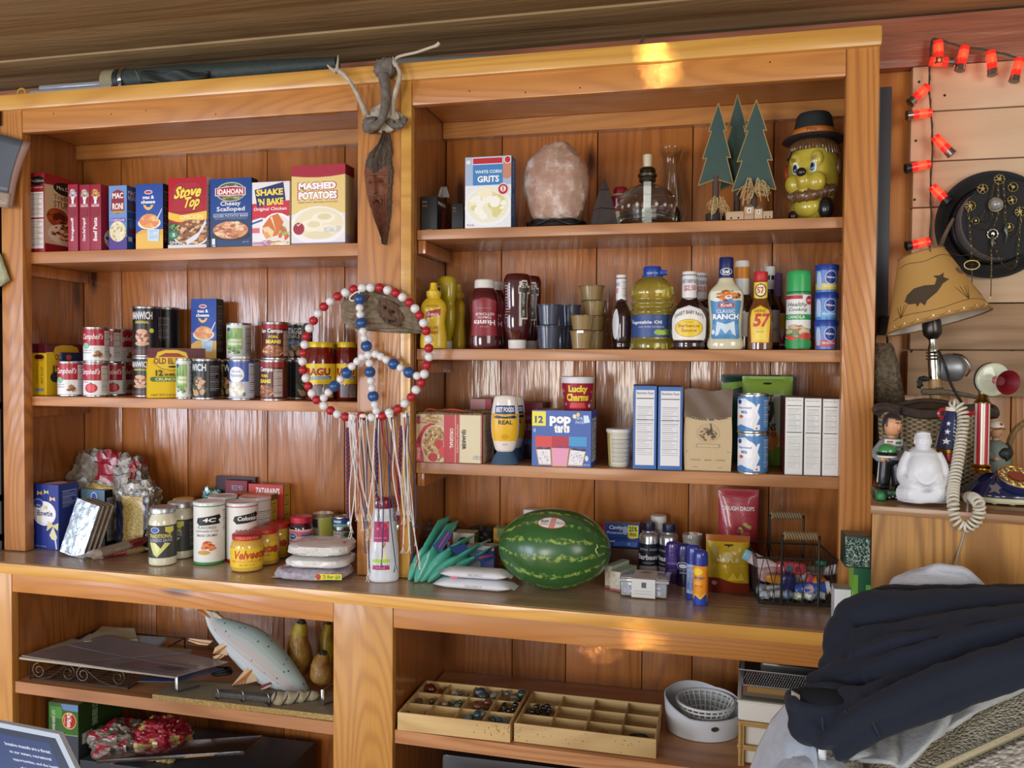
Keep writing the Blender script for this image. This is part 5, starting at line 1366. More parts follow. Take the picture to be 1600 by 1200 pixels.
def sit(mb,z=.0):
 for v in mb.bm.verts:
  if v.co.z<z+.001:
   v.co.z=z+.001+(v.co.z-z-.001)*.02
def rotm(x=0,y=0,z=0):
 return(Matrix.Rotation(z,3,'Z')@Matrix.Rotation(y,3,'Y')@Matrix.Rotation(x,3,'X'))
CLEAR=M('74685b',.32,ct_=.3,mo=.45,bs=70,bump=.6)
G='groceries on the counter, left bay'
bow=boxz(50.5,856,92,860,756,ZC)
bow=(bow[0],bow[1],bow[2],PY(75,757,bow[0].y).z-ZC)
carton('bowtie_pasta_box',('royal blue bow tie pasta box in the corner by the left stile','box',G),bow,.075,'26398a',[('r',0,0,1,1,'27398c'),('e',.46,.55,.44,.19,'e9e8ee'),('e',.48,.57,.4,.165,'f4f4f6'),('b','Bowtie',.2,.51,.78,.6,'2a3474',.03),('e',.24,.7,.19,.075,'aebce0'),('e',.24,.7,.17,.062,'2f4aa4'),('b','Value',.15,.66,.33,.69,'eef2fa',.03)]+[q for(x_,y_,s_,c_)in((.3,.86,.1,'d8b060'),(.55,.88,.09,'c8cc80'),(.78,.78,.11,'e8c890'),(.52,.64,.07,'e0d088'))for q in(('p',[(x_-s_,y_-.035),(x_,y_-.008),(x_+s_,y_-.03),(x_+s_*.8,y_+.035),(x_,y_+.01),(x_-s_*.9,y_+.04)],c_),)]+[('p',[(.55,.28),(.78,.36),(.98,.3),(1,.42),(.82,.38),(.62,.44)],'dccf98'),('p',[(.66,.22),(.8,.36),(.95,.2),(.9,.14),(.75,.16)],'e6dcae'),('p',[(.84,.18),(.9,.2),(.95,.02),(.9,0)],'cfd8ea'),('e',.02,.25,.07,.09,'c8a8a0'),('t','NET WT 16 OZ (453g)',.12,.035,.55,.05,'d8dcec')],rcol='2c3f92',rside=[('n',.15,.62,.95,.92,None,'c8d0ea',12)],top='8a6a78',tart=[('e',.5,.5,.34,.4,'e0dce4'),('r',0,0,.3,1,'5a3a70')])
rot_=boxz(120,862,170,864,766,ZC)
rot_=(PZ(145,852,ZC),-.12,.098,PY(145,765,PZ(145,852,ZC).y).z-ZC)
carton('rotini_pasta_box',('grey and black pasta box with colourful spirals behind the foil packs','box',G),rot_,.06,'1e2226',[('r',0,.78,1,1,'5f7f94'),('r',0,.72,1,.79,'4a6678'),('e',.56,.88,.12,.075,'dfe8f4'),('e',.56,.88,.1,.062,'3c5cae'),('p',[(0,.3),(.5,.4),(1,.3),(1,0),(0,0)],'14171a'),('f',.78,.28,.22,.28,['d8843c','c8502c','e8d060','4a7a34','f0d880','2c5a2c'],50,.22)],rcol='17191c',rside=[('n',.14,.08,.86,.86,'b4b8ba','3c3e40',22)],top='8c9298')
FOIL=M('d3dfec',.22,.7,bump=1,bs=45)
PACK=M('6a5a48',.45,bump=.5,bs=70)
b0,b1_=PZ(89,868,ZC),PZ(126,872,ZC)
rzf=atan2(b1_.y-b0.y,b1_.x-b0.x)
wf=(b1_-b0).length
tl=PY(112,783,b0.y+.03)
hf=(tl-Vc(b0)).length
for i in rg(4):
 root_loc=Vc(b0)+Vc((.0095*i+wf/2,.0088*i+.002,0))+Vc((0,0,.0015))
 mb=MB()
 th=.007
 mb.tf=Matrix.Rotation(-.2,4,'X')@Matrix.Rotation(.22,4,'Y')
 mt=FOIL if i==0 else PACK
 def fsurf(a,b):
  return((a-.5)*wf,-.003*sin(a*PI)*sin(b*PI)-.0015*nn0(Vc((a*6,b*9,i*3))),b*hf)
 mb.grid(fsurf,14,22,mt)
 mb.box(-wf/2,wf/2,.0006,th,0,hf,mt,bev=.001)
 for v in mb.bm.verts:
  if v.co.z<0:
   v.co.z=0
 mb.bd('foil_packet' if i==0 else 'brown_packet',loc=root_loc,rz=rzf,tag=(('shiny silver foil packet leaning in front of the pasta boxes','packet')if i==0 else(['','thin brown packet directly behind the silver foil one','middle thin brown packet leaning behind the foil','rearmost thin brown packet leaning against the grey pasta box'][i],'packet','brown leaning packets')))
RED=M('8f1a28',.28,ct_=.4,bump=.4,bs=40)
NOOD=M('b99f5c',.35,ct_=.5,mo=.45,bs=160,bump=.6)
NAVY=M('2c3050',.3,ct_=.5,mo=.3,bs=80)
def pxb(name,label,cat,group,u0,u1,vt,y,zb,dy,mat,seed,zones,amp=.16,sharp=.75,rot=None,art=None,hmul=1):
 a,b=PY(u0,vt,y),PY(u1,vt,y)
 w,h=(b-a).length,PY((u0+u1)/2,vt,y).z-zb
 mb=MB()
 blob(mb,(0,0,h*.47),(w/2*.93,dy,h*.5),mat,seed,amp,sharp,64,48,rot,zones)
 sit(mb)
 return mb.bd(name,loc=((a.x+b.x)/2,y,zb),tag=(label,cat,group),sharp=28)
pxb('noodle_bag','crumpled clear and red noodle bag piled highest in the corner','bag',G,112,232,703,.2,ZC,.045,CLEAR,3,[(lambda d:d.z>.3 and-.1<d.x<.75 and nn0(d*1.6+Vc((1,0,0)))>-.15,RED),(lambda d:d.z<.2 and d.z>.02 and d.x<-.1 and d.x>-.6,RED),(lambda d:d.z<.25 and-.45<d.x<.3,NOOD),(lambda d:nn0(d*2.2)>.38,M('a39a8c',.35))],amp=.2,sharp=.8)
pxb('noodle_bag','flat red-edged bag peeking out behind the bow tie box','bag',G,100,140,737,.232,ZC,.018,M('b02838',.3,ct_=.5,bump=.4),8,[(lambda d:d.z<-.0,NOOD)],amp=.2,sharp=.7)
pxb('pasta_bag','clear bag of dark twisted pasta standing right of the grey box','bag',G,186,250,752,.12,ZC,.03,M('6f6454',.3,ct_=.35,bump=.5,mo=.3),5,[(lambda d:d.z<.25 and d.x<-.35,NAVY),(lambda d:d.z<.45 and-.35<d.x<.25,NOOD),(lambda d:d.z<.45 and .25<d.x<.45,M('1c1a24',.2,ct_=.5)),(lambda d:d.z<.45 and d.x>.45,M('5a4838',.3,ct_=.6,mo=.4,bs=120)),(lambda d:d.z>.5 and nn0(d*5)>.15,M('a89e90',.2,ct_=.5))],amp=.16,sharp=.55)
for i,(uv0,uv1,rr,z0,lab)in en((((140,876),(230,862),.013,0,'red printed long packet of spaghetti lying at the front'),((131,878),(232,850),.014,.021,'grey and maroon long packet lying across the red one'))):
 p0,p1=PZ(*uv0,ZC+z0),PZ(*uv1,ZC+z0)
 L=(p1-p0).length
 mb=MB()
 n_=16
 prf=[]
 def spg(a,b):
  x_=(a-.5)*L
  k_=max(.12,min(1,min(a,1-a)*7))**.6
  an=b*2*PI
  flat_=1.9 if k_<.6 else 1.25
  return(x_,cos(an)*rr*flat_*(1 if k_>.5 else 1.2)*(1+.08*nn0(Vc((a*14,b*4,i*5)))),rr*1+sin(an)*rr*k_)
 g=mb.grid(spg,30,14,M('8d8074',.2,ct_=.7,bump=.4)if i else M('9c7f50',.3,ct_=.7))
 for f in mb.bm.faces:
  c_=f.calc_center_median()
  t_=c_.x/L+.5
  if i==0 and t_<.6:
   f.material_index=mb.mi(RED)
  if i==0 and t_<.22 and nn0(c_*90)>.0:
   f.material_index=mb.mi(M('e2dcdc',.25,ct_=.5))
  if i==1 and t_>.62:
   f.material_index=mb.mi(M('7c1c28',.25,ct_=.5))
  if i==1 and t_<.2:
   f.material_index=mb.mi(M('cfcac6',.12,ct_=1,bump=.6))
 sit(mb)
 d=p1-p0
 mid=(p0+p1)/2
 Art(mb,lambda s,t,o:(-L*.12+s*L*.28,-rr*1.22-o-.001,rr*(.7+.7*t)),4).run([('t','SPAGHETTI' if not i else 'THIN NOODLE',0,0,1,1,'d08890' if not i else 'c8b8b4')])
 mb.bd('spaghetti_packet',loc=(mid.x,mid.y,ZC+z0),rot=(0,0 if not i else-.02,atan2(d.y,d.x)),tag=(lab,'packet',G),sharp=40)
def jar(name,label,group,px,zb,prof_,glass,lid_hex,art,arng,ar=.985,lidr=.93,lidz=(.9,1),face=.0,span=PI*1.1,lidart=None,lrough=.35,lmetal=.2,cat='jar',neck=None):
 c,r,h=px
 mb=MB()
 mb.lth([(a*r,b*h)for a,b in prof_],glass,n=38)
 if art:
  Art(mb,wrap(r*ar,arng[0]*h,arng[1]*h,0,span),span*r/(h*(arng[1]-arng[0])),cut=20).run(art)
 o=mb.bd(name,loc=(c[0],c[1],zb),rz=facing(c)+face,tag=(label,cat,group))
 lb=MB()
 lb.lth([(lidr*r*.96,lidz[0]*h),(lidr*r,(lidz[0]+.01)*h),(lidr*r,(lidz[1]-.015)*h),(lidr*r*.95,lidz[1]*h)],M(lid_hex,lrough,lmetal),n=38,fn=lambda a,z:1+.006*sin(a*38))
 if lidart:
  Art(lb,wrap(lidr*r*1.006,(lidz[0]+.015)*h,(lidz[1]-.02)*h,0,2.2),8,cut=14).run(lidart)
 lb.bd('lid',o)
 return o
JP=[(.86,0),(.96,.015),(.985,.06),(.975,.1),(.975,.7),(.96,.76),(.8,.86),(.76,.88),(.76,.92)]
alf=[('r',0,0,1,1,'45443f'),('e',.33,.86,.1,.09,'d8e4f4'),('e',.33,.86,.085,.075,'3c62b4'),('b','TRADITIONAL',.2,.62,.7,.74,'e8dc78',.04),('b','ALFREDO SAUCE',.2,.5,.7,.6,'b8bce4',.03),('p',[(.55,.96),(.74,.96),(.74,.82),(.645,.74),(.55,.82)],'d6cf62'),('p',[(.2,.48),(.34,.48),(.46,.3),(.54,.48),(.66,.44),(.52,.24),(.38,.03),(.3,.12)],'d9dc86'),('p',[(.3,.48),(.36,.46),(.44,.26),(.38,.12)],'eef0b4'),('n',.86,.05,1,.95,None,'b8b8b4',14)]
AG=M('e2dec2',.1,ct_=.9)
GJ2='white sauce jars with black labels'
jar('alfredo_jar','white sauce jar with black label at the front, nearest the viewer',GJ2,cylz(232.5,275.5,791,886,ZC),ZC,JP,AG,'b9bcc0',alf,(.14,.7),lidz=(.895,1),lmetal=.9)
jar('alfredo_jar','white sauce jar with black label, second behind the front one',GJ2,cylz(261,303,783,875,ZC),ZC,JP,AG,'b9bcc0',alf,(.14,.7),lidz=(.895,1),lmetal=.9,face=-.6)
mb=MB()
c,r,h=cylz(262,300,784,868,ZC)
c=(c[0]-.03,.175,ZC)
mb.lth([(r*.97,0),(r,.004),(r,h*.8),(r*.8,h*.9)],AG,n=34)
Art(mb,wrap(r,h*.15,h*.7,0,3),3,cut=12).r(0,0,1,1,'45443f')
o_=mb.bd('alfredo_jar',loc=c,tag=('third white sauce jar, mostly hidden, with a yellow lid edge','jar',GJ2))
mb=MB()
mb.lth([(r*.84,h*.88),(r*.86,h*.89),(r*.86,h*.985),(r*.8,h)],M('d8c030',.4),n=34)
mb.bd('lid',o_)
def canister(label,px,edge,art,face=0,lidc='dfe0e2'):
 c,r,h=px
 mb=MB()
 mb.lth([(r*.97,0,M(edge,.4)),(r,.001,M(edge,.4)),(r,h*.045,M(edge,.4)),(r*.99,h*.047,M('e7e6df',.45)),(r*.99,h*.93,M('e7e6df',.45)),(r,h*.932,M(edge,.4)),(r,h*.95,M(edge,.4))],'e7e6df',n=40)
 Art(mb,wrap(r*.99,h*.05,h*.93,0,PI*1.1),PI*1.1*r/(h*.9),cut=20).run(art)
 o=mb.bd('breadcrumb_canister',loc=(c[0],c[1],ZC),rz=facing(c)+face,tag=(label,'canister','breadcrumb canisters'))
 lb=MB()
 lb.lth([(r*1,h*.945),(r*1.03,h*.95),(r*1.03,h*.985),(r*1,h),(r*.95,h*.99)],M(lidc,.3,ct_=.3),n=40)
 lb.bd('lid',o)
 return o
ribbon=[('p',[(.3,.8),(.72,.86),(.76,.8),(.7,.76),(.74,.69),(.34,.66),(.28,.72)],'1c1c1e'),('t','4C',.4,.725,.64,.8,'f0f0ec',.2,0,.05)]
canister('green-rimmed breadcrumb canister at the front',cylz(303,351,782,884,ZC),'3f8f54',[('b','FLAVORED',.3,.6,.66,.65,'4a4a4c',.02),('b','JAPANESE STYLE',.26,.53,.7,.575,'4a4a4c',.02),('b','BREAD CRUMBS',.28,.46,.68,.505,'4a4a4c',.02),('f',.5,.28,.16,.1,['d8602c','c04820','e88a4c'],20,.4),('e',.42,.17,.12,.04,'d0a040'),('n',.8,.5,1,.95,None,'5a5a5c',10)]+ribbon,face=-.1)
canister('breadcrumb canister hidden behind the green-rimmed one',cylz(326,370,774,868,ZC),'b8bcae',[('n',.6,.5,.95,.95,None,'5a5a5c',10)])
canister('red-rimmed plain breadcrumb canister at the front',cylz(354,403,783,880,ZC),'c4303c',[('p',[(.4,.83),(.84,.9),(.9,.84),(.84,.8),(.86,.72),(.44,.68),(.37,.75)],'1c1c1e'),('t','Colonna',.45,.745,.82,.83,'f0f0ec',.2,0,.05),('b','BREAD',.42,.5,.82,.575,'c04a4c',.06),('b','CRUMBS',.42,.42,.82,.48,'c04a4c',.06),('f',.6,.2,.2,.12,['c88a4c','e0b070'],20,.3)],face=-.15)
canister('breadcrumb canister showing fine print behind the red-rimmed one',cylz(374,423,775,868,ZC),'c8c4b8',[('n',.45,.25,.9,.85,None,'5a5a5c',14)])
pxb('green_bag','crumpled green foil bag behind the breadcrumb canisters','bag',G,314,350,765,.25,ZC,.022,M('1f6a3c',.2,ct_=.8,bump=.6,bs=40),12,[(lambda d:d.z>.3 and nn0(d*4)>0,M('8fb8c8',.15,ct_=1,bump=.5))],amp=.22)
for(a,b,vt,yy,col,lab,d_)in((337,399,745,.268,'3a2026','flat dark carton rearmost behind the red rice boxes',.014),(352,386,751,.243,'7a1e2c','low maroon carton just in front of the dark one',.02)):
 BOX('rice_carton',lab,'cartons behind the canisters',a,b,vt,yy,ZC,d_,col,[('t','RICE MIX',.3,.85,.8,.93,'a8a8c0')],top=col)
zat=place(362,424,772,.2,ZC)
carton('seasoned_rice_box',('red-topped rice mix box with white lettering, in front of the pair','box','red rice mix boxes'),(zat[0],-.03,zat[2],zat[3]),.036,'b83030',[('r',0,.8,1,1,'c23a30'),('b',"ZATARAIN'S",.3,.845,.92,.945,'f6ecec',.06),('p',[(.16,.95),(.2,.85),(.28,.83),(.24,.9),(.3,.95)],'2a1c1c'),('r',0,0,1,.8,'d8b040')],rcol='c8a83c',rside=[('n',.15,.05,.85,.9,None,'5a4a28',20),('r',0,.9,1,1,'6a5a2a')],top='b8a048')
zat2=place(388,443,757,.24,ZC)
carton('seasoned_rice_box',('red rice mix box behind, taller in view','box','red rice mix boxes'),(zat2[0],-.03,zat2[2],zat2[3]),.04,'b83030',[('r',0,.6,1,1,'c23a30'),('b',"ZATARAIN'S",.2,.85,.9,.95,'f6ecec',.06)],rcol='c8a83c',rside=[('n',.15,.05,.85,.9,None,'5a4a28',20),('r',0,0,.12,1,'a83030')],top='a8343a')
VJ=[(.8,0),(.95,.03),(1,.12),(1,.62),(.97,.72),(.86,.84),(.8,.86),(.8,.9)]
VG=M('e0b44c',.1,ct_=.9)
vel=[('r',.08,0,.92,1,'f4cf2c'),('p',[(.08,.85),(.5,1.05),(.92,.85),(.92,.7),(.08,.7)],'f4cf2c'),('t','Velveeta',.26,.42,.8,.88,'c8402c',.25,0,.05,0,None,.05),('r',.24,.26,.76,.36,'e88a28'),('b','QUESO DIP',.3,.27,.7,.35,'fbe8a0',.02),('t','NET WT 15 OZ',.38,.08,.62,.16,'9a6a18'),('e',.86,.6,.06,.2,'c8502c'),('e',.14,.5,.05,.12,'f8f0d0')]
for i,(a,b,vt,vb,fc,lab)in en(((360.5,411.5,833,896,0,'squat yellow cheese dip jar with red lid, nearest the edge'),(393,437,824,885,-.7,'yellow cheese dip jar with red lid, middle of the row'),(416,455,816,874,-1,'yellow cheese dip jar with red lid, rearmost of the row'))):
 jar('cheese_dip_jar',lab,'cheese dip jars with red lids',cylz(a,b,vt,vb,ZC),ZC,VJ,VG,'c23028',vel,(.14,.66),ar=1.004,lidr=.9,lidz=(.86,1),face=fc,span=PI*1.25,lidart=[('b','REFRIGERATE AFTER OPENING',.1,.2,.9,.8,'e89080',.02)])
jar('strawberry_jam_jar','dark strawberry jam jar with pink label and red lid',G,cylz(452,490,806,877,ZC),ZC,[(.84,0),(.95,.02),(.97,.08),(.97,.7),(.93,.78),(.82,.84),(.8,.88)],M('32101a',.06,ct_=1),'c4283c',[('r',.06,0,.94,1,'e8c4c4'),('p',[(.06,.82),(.3,.95),(.7,.9),(.94,1),(.94,.7),(.06,.7)],'d86a78'),('e',.26,.7,.13,.16,'dce6f4'),('e',.26,.7,.11,.135,'2f62a8'),('b','Great',.18,.67,.34,.77,'f0f4fc',.03),('r',.5,.7,.84,.8,'3f6cb4'),('b','Strawberry',.16,.42,.78,.54,'c23a50',.04),('t','Jam',.36,.28,.56,.36,'b86a78'),('f',.7,.14,.22,.14,['c8404c','d86070','e898a0'],14,.45),('f',.2,.1,.14,.1,['c8404c','e898a0'],10,.45)],(.2,.72),ar=.985,lidr=.9,lidz=(.855,1))
jar('pineapple_can','tall silver and yellow fruit can behind the jam jar',G,cylz(488,522,801,869,ZC),ZC,[(.97,0),(1,.02),(.97,.03),(.97,.93),(1,.95),(1,.98),(.95,.985)],M('a8a678',.3,.4),'b8b8a0',[('r',0,0,1,1,'b9b887'),('r',.1,.72,.35,.95,'4a4468'),('p',[(.4,.3),(.9,.3),(.9,.95),(.4,.95)],'b5b94c'),('f',.6,.15,.25,.16,['a8642c','c8883c'],12,.5),('r',.1,.55,.35,.7,'d8d4cc')],(.05,.92),ar=.972,lidr=.95,lidz=(.97,1),lmetal=.9,lrough=.2,cat='can')
jar('small_green_can','little grey and green tin tucked between jam jar and fruit can',G,cylz(476,494,838,870,ZC),ZC,[(.95,0),(1,.02),(1,.93)],M('a8b4a8',.4),'3a6a4c',None,None,lidr=1,lidz=(.9,1),cat='can')
yq=.225
zq=ZC
for(vt,body,lab,art)in((842,'24345c','dark blue tin lowest of the three beside the tassels',[('e',.3,.5,.1,.2,'4a7ac8')]),(824,'aab8ae','green-labelled tin in the middle of the three',[('p',[(.2,.3),(.5,.3),(.5,.9),(.2,.9)],'e4e0d0'),('b','CHUNK',.22,.5,.48,.8,'a83040',.03),('e',.68,.5,.1,.35,'4a8a3c')]),(806,'2c54a0','bright blue tin on top of the three beside the tassels',[('p',[(.15,0),(.85,0),(.85,.45),(.15,.35)],'8ac0b8'),('r',.2,.55,.5,.85,'d8e4f0')])):
 can('fish_tin',(lab,'can','stacked fish tins'),(PY(535,vt,yq).x,yq,zq),.03,PY(535,vt,yq).z-zq,body,art,face=.3)
 zq=PY(535,vt,yq).z+.0006
jar('small_brown_tin','flat brown tin near the counter edge, left of the rice bags',G,cylz(454,478,877,889,ZC),ZC,[(.97,0),(1,.05),(.97,.1),(.97,.85)],M('6a3a34',.35),'8a8478',[('t','SNACK',.35,.3,.65,.6,'d8c0a8')],(.1,.8),lidr=1,lidz=(.8,1),lmetal=.8,cat='can')
RICE=M('d9d6d2',.25,ct_=.4,mo=.16,bs=220,bump=.4)
GB='flat white bags stacked at the counter edge'
for i,(a,b,z0,hh,yy,mat,lab,art)in en(((450,557,0,.03,-.035,M('b6aebb',.2,ct_=.7,mo=.35,bs=70,bump=.5),'bottom bag of wrapped sweets with a yellow price strip','y'),(468,560,.031,.028,-.028,RICE,'middle white bag of the stack beside the tassels',''),(470,562,.06,.034,-.015,RICE,'top white rice bag of the stack with red lettering','r'))):
 p0,p1=PY(a,890,yy),PY(b,890,yy)
 w=(p1-p0).length
 mb=MB()
 blob(mb,(0,.0,hh/2),(w/2*.96,.07,hh/2*1.02),mat,20+i,.06,.55,34,16)
 if i<2:
  mb.grid(lambda s,t:(-w*.42-s*w*.1,-.05+t*.06,.003+.012*(1-s)*sin(t*PI)),5,5,M('c9c4c4',.12,ct_=1,bump=.5))
 sit(mb)
 if art=='r':
  ArtC(mb,lambda s,t,o:(-w*.22+s*w*.64,-.062+.06*t,hh*(.7+.26*t)+o+.003),3,cut=8).run([('b','MARSHMALLOW',.1,.5,1,.9,'b85a60',.05),('r',0,.2,.6,.24,'a88898'),('t','NET WT 10 OZ',0,.9,.5,1,'8a8a9c')])
 if art=='y':
  Art(mb,lambda s,t,o:(w*.14+s*w*.36,-.0712-o-.002,.006+t*.02),3).run([('p',[(0,.1),(1,.2),(1,.95),(.05,.9)],'e8cf30'),('e',.12,.5,.1,.4,'b8442c'),('b','2 for $3',.3,.25,.95,.8,'6a9a2c',.08)])
 mb.bd(['sweets_bag','rice_bag','rice_bag'][i],loc=((p0.x+p1.x)/2-.022,yy+.003,ZC+z0),rz=.1,tag=(lab,'bag',GB),sharp=35)
c,r,h=cylz(580,627,775,911,ZC)
c=(c[0],c[1]-.014,c[2])
mb=MB()
mb.lth(prof([(r*.92,0),(r*.99,.005),(r*1,h*.06),(r*.97,h*.35),(r*.9,h*.5),(r*.86,h*.6),(r*.82,h*.75),(r*.72,h*.86),(r*.6,h*.872)],5),M('dfe2e8',.22,ct_=.5),n=40,sq=(1,.62))
A=ArtC(mb,wrap(lambda t:r*(1-.14*min(1,t*1.15)),h*.15,h*.72,-.25,1.25,sq=(1,.62)),1,cut=10)
A.run([('r',0,0,1,1,'b22c68'),('e',.75,.92,.2,.07,'e8a0b0'),('e',.75,.92,.17,.06,'c8304c'),('e',.3,.85,.1,.03,'d87aa0'),('t','passion fruit',.1,.64,.85,.68,'f4d8e4'),('f',.7,.45,.22,.12,['7a9a34','a8b848','c8504c'],16,.35),('e',.55,.33,.25,.09,'e4d8e4'),('star',.72,.28,.18,'f0e8a0'),('r',0,.15,1,.22,'b4dc50'),('t','20 FL OZ',.25,.03,.75,.06,'f0d0e0')])
o_=mb.bd('lotion_bottle',loc=(c[0],c[1],ZC),rz=facing(c),tag=('white lotion bottle with magenta label and dark red cap below the tassels','bottle'))
mb=MB()
mb.lth(prof([(r*.56,h*.87),(r*.58,h*.875),(r*.56,h*.95),(r*.45,h*.985),(r*.2,h*1)],4),M('8c1430',.2,ct_=.6),n=30,sq=(1,.8))
mb.bd('cap',o_)
G='things on the counter, right bay'
TEAL=M('4fa892',.28,ct_=.5,bump=.5,bs=40)
fan=[((638,908),(664,850),(684,813),.014,.21),((648,911),(676,855),(697,820),.017,.17),((657,910),(700,858),(724,843),.016,.12),((668,911),(718,868),(748,850),.014,.07),((684,908),(738,872),(766,856),.014,.03)]
for i,(pb,ps,pt,hw,yy)in en(fan):
 yb=PZ(*pb,ZC).y+.004*i
 B_,S_,T_=Vc((PZ(*pb,ZC).x,yb,ZC+.004)),PY(*ps,yb+.035),PY(*pt,yb+.06)
 B_=Vc(PZ(*pb,ZC))+Vc((0,0,.003))
 mb=MB()
 path=cv([B_,(B_+S_)/2+Vc((-.004,0,.003)),S_,T_],6)
 n_=len(path)
 dirn=(T_-B_).normalized()
 side=dirn.cross(Vc((0,-1,0))).normalized()
 deep=Vc((.25,1,0)).normalized()
 rgs=[]
 mi_=mb.mi(TEAL)
 for k_,p_ in en(path):
  t_=k_/(n_-1)
  th=hw*(sin(min(1,t_/.62)*PI*.92+.12)**.7 if t_<.62 else max(.07,.5*(1-(t_-.62)/.38)))+.0012
  dp=.055*(.45+.55*min(1,t_*3))
  ring=[]
  for q_ in rg(14):
   an=2*PI*q_/14
   e_=(abs(cos(an))**.7)*(1 if cos(an)>0 else-1)
   ring.append(mb.v(p_-B_+side*th*sin(an)+deep*(dp*(e_+1)*.62)))
  rgs.append(ring)
 for k_ in rg(n_-1):
  for q_ in rg(14):
   mb.face([rgs[k_][q_],rgs[k_][(q_+1)%14],rgs[k_+1][(q_+1)%14],rgs[k_+1][q_]],mi_)
 mb.face(rgs[0],mi_)
 mb.face(rgs[-1],mi_)
 fl=.02
 P0=S_-B_+side*-.002
 NV=M('27407c',.35)
 if i in(1,2,4):
  mb.poly([P0+side*-hw*.5+Vc((.01,-.004,.0)),T_-B_+Vc((.006,-.001,-.012)),T_-B_+Vc((.016,.0,-.026)),P0+Vc((.026,-.004,-.014))],NV)
 if i in(1,4):
  mb.poly([P0+Vc((.02,-.006,.004)),T_-B_+Vc((.008,-.003,-.016)),T_-B_+Vc((.01,-.003,-.02)),P0+Vc((.022,-.006,-.002))],M('a8485a',.4))
 for v in mb.bm.verts:
  if v.co.z<-.002:
   v.co.z=-.002
 mb.bd('teal_packet',loc=B_,tag=(['teal packet standing steepest, first of the fan at its left','second teal packet of the fan with a tall crimped top','middle teal packet of the fan','fourth teal packet of the fan, leaning low','last and lowest teal packet of the fan, nearest the melon'][i],'packet','teal packets fanned out'),sharp=32)
BOX('tissue_box','white and olive printed carton behind the teal packets',G,708,741,833,.13,ZC,.05,'c8c8b4',[('r',0,0,1,1,'d0cfbe'),('e',.5,.72,.28,.18,'3a4430')],rcol='66803c',rside=[('r',.2,.3,.8,.8,'7a9450'),('b','M',.4,.5,.7,.7,'d8e4c0',.05)],top='b9b9a0')
BOX('small_red_box','small red and white box left of the olive carton',G,695,708,837,.15,ZC,.04,'a82838',[('r',.3,.3,.6,.8,'e8dcdc')])
pxb('black_pouch','black zipped pouch with glasses arms behind the fan','pouch',G,676,720,814,.222,ZC,.028,M('15151a',.35,ct_=.3),31,[],amp=.12)
mb=MB()
for k_,(uu,vv)in en(((699,824),(711,819))):
 q=PY(uu,vv,.195)
 mb.tube([(q.x+.006*cos(a),.195,q.z+.008*sin(a))for a in[PI*j/8-PI/2 for j in rg(9)]],.0012,M('b8b8bc',.2,.9),n=5)
 if k_==0:
  mb.bd('metal_ring',tag=('left metal ring on the black pouch behind the fan','ring','metal rings on the black pouch'))
  mb=MB()
mb.bd('metal_ring',tag=('right metal ring on the black pouch behind the fan','ring','metal rings on the black pouch'))
pxb('dark_bag','dark grey soft bag behind the olive carton','bag',G,724,776,822,.225,ZC,.035,M('23282a',.4,ct_=.3,bump=.4),33,[(lambda d:nn0(d*4)>.3,M('3a4a4c',.4))],amp=.15)
BOX('yellow_box','yellow and green box half hidden by the melon',G,771,800,826,.19,ZC,.05,'d89c2c',[('r',.2,.72,1,1,'6a8a3c'),('p',[(0,.7),(1,.5),(1,.6),(0,.8)],'e8b040'),('r',.3,.2,.8,.5,'6a2a5c')],top='8aa83c')
BOX('white_small_box','pale blue-edged carton under the tips of the teal packets',G,730,772,853,.1,ZC,.04,'c3c4c8',[('r',0,0,1,.85,'5a6a9c'),('r',.1,.2,.5,.7,'c8ccd8')],rcol='3a4478',top='d0d0c8')
BOX('white_top_box','white carton edge showing just above the melon',G,818,845,797,.24,ZC,.04,'d8d8d4',[])
for i,(a,b,vb,z0,lab)in en(((676,796,925,0,'lower white soft pack at the counter edge'),(686,790,905,.027,'upper white soft pack resting on the lower one'))):
 y_=PZ(736,925,ZC).y
 p0,p1=PY(a,915,y_),PY(b,915,y_)
 w=(p1-p0).length
 mb=MB()
 hh=.024
 def soft(s,t):
  an=t*2*PI
  k_=min(1,min(s,1-s)*6)**.5
  return((s-.5)*w,.036*cos(an)*(1-.08*(1-k_))+.036,hh/2+hh/2*sin(an)*k_*(1+.05*nn0(Vc((s*9,t*5,i)))))
 mb.grid(soft,30,18,M('e6e7ec',.3,ct_=.3,bump=.15,bs=30))
 mb.grid(lambda s,t:(-w/2-s*.01,.01+t*.05,hh/2-s*.006*(1 if i==0 else 0)),2,4,M('e6e7ec',.3))
 mb.grid(lambda s,t:(w/2+s*.01,.01+t*.05,hh/2-s*.004),2,4,M('e6e7ec',.3))
 Art(mb,lambda s,t,o:(-w*.08+s*w*.22,-.0002-o-.001+.004*abs(t-.5),hh*(.3+.5*t)),4).run([('t','FRAGRANCE',0,.2,1,.8,'b8bcc4')])
 if i:
  Art(mb,lambda s,t,o:(-w*.36+s*w*.14,.004-o-.001,hh*(.02+.3*t)),2).run([('p',[(0,0),(.8,.1),(1,.9),(.2,.7)],'d86a78')])
 mb.bd('soft_pack',loc=((p0.x+p1.x)/2,y_+(.006 if i else 0),ZC+z0+.0004),rz=-.02+.03*i,tag=(lab,'pack','white soft packs'),tk=0)
mw,nt,p=new_mat('watermelon_rind')
tc=nt.nodes.new('ShaderNodeTexCoord')
sp=nt.nodes.new('ShaderNodeSeparateXYZ')
nt.links.new(tc.outputs['Object'],sp.inputs[0])
ang=mth(nt,'ARCTAN2',sp.outputs[1],mth(nt,'SUBTRACT',sp.outputs[2],.112))
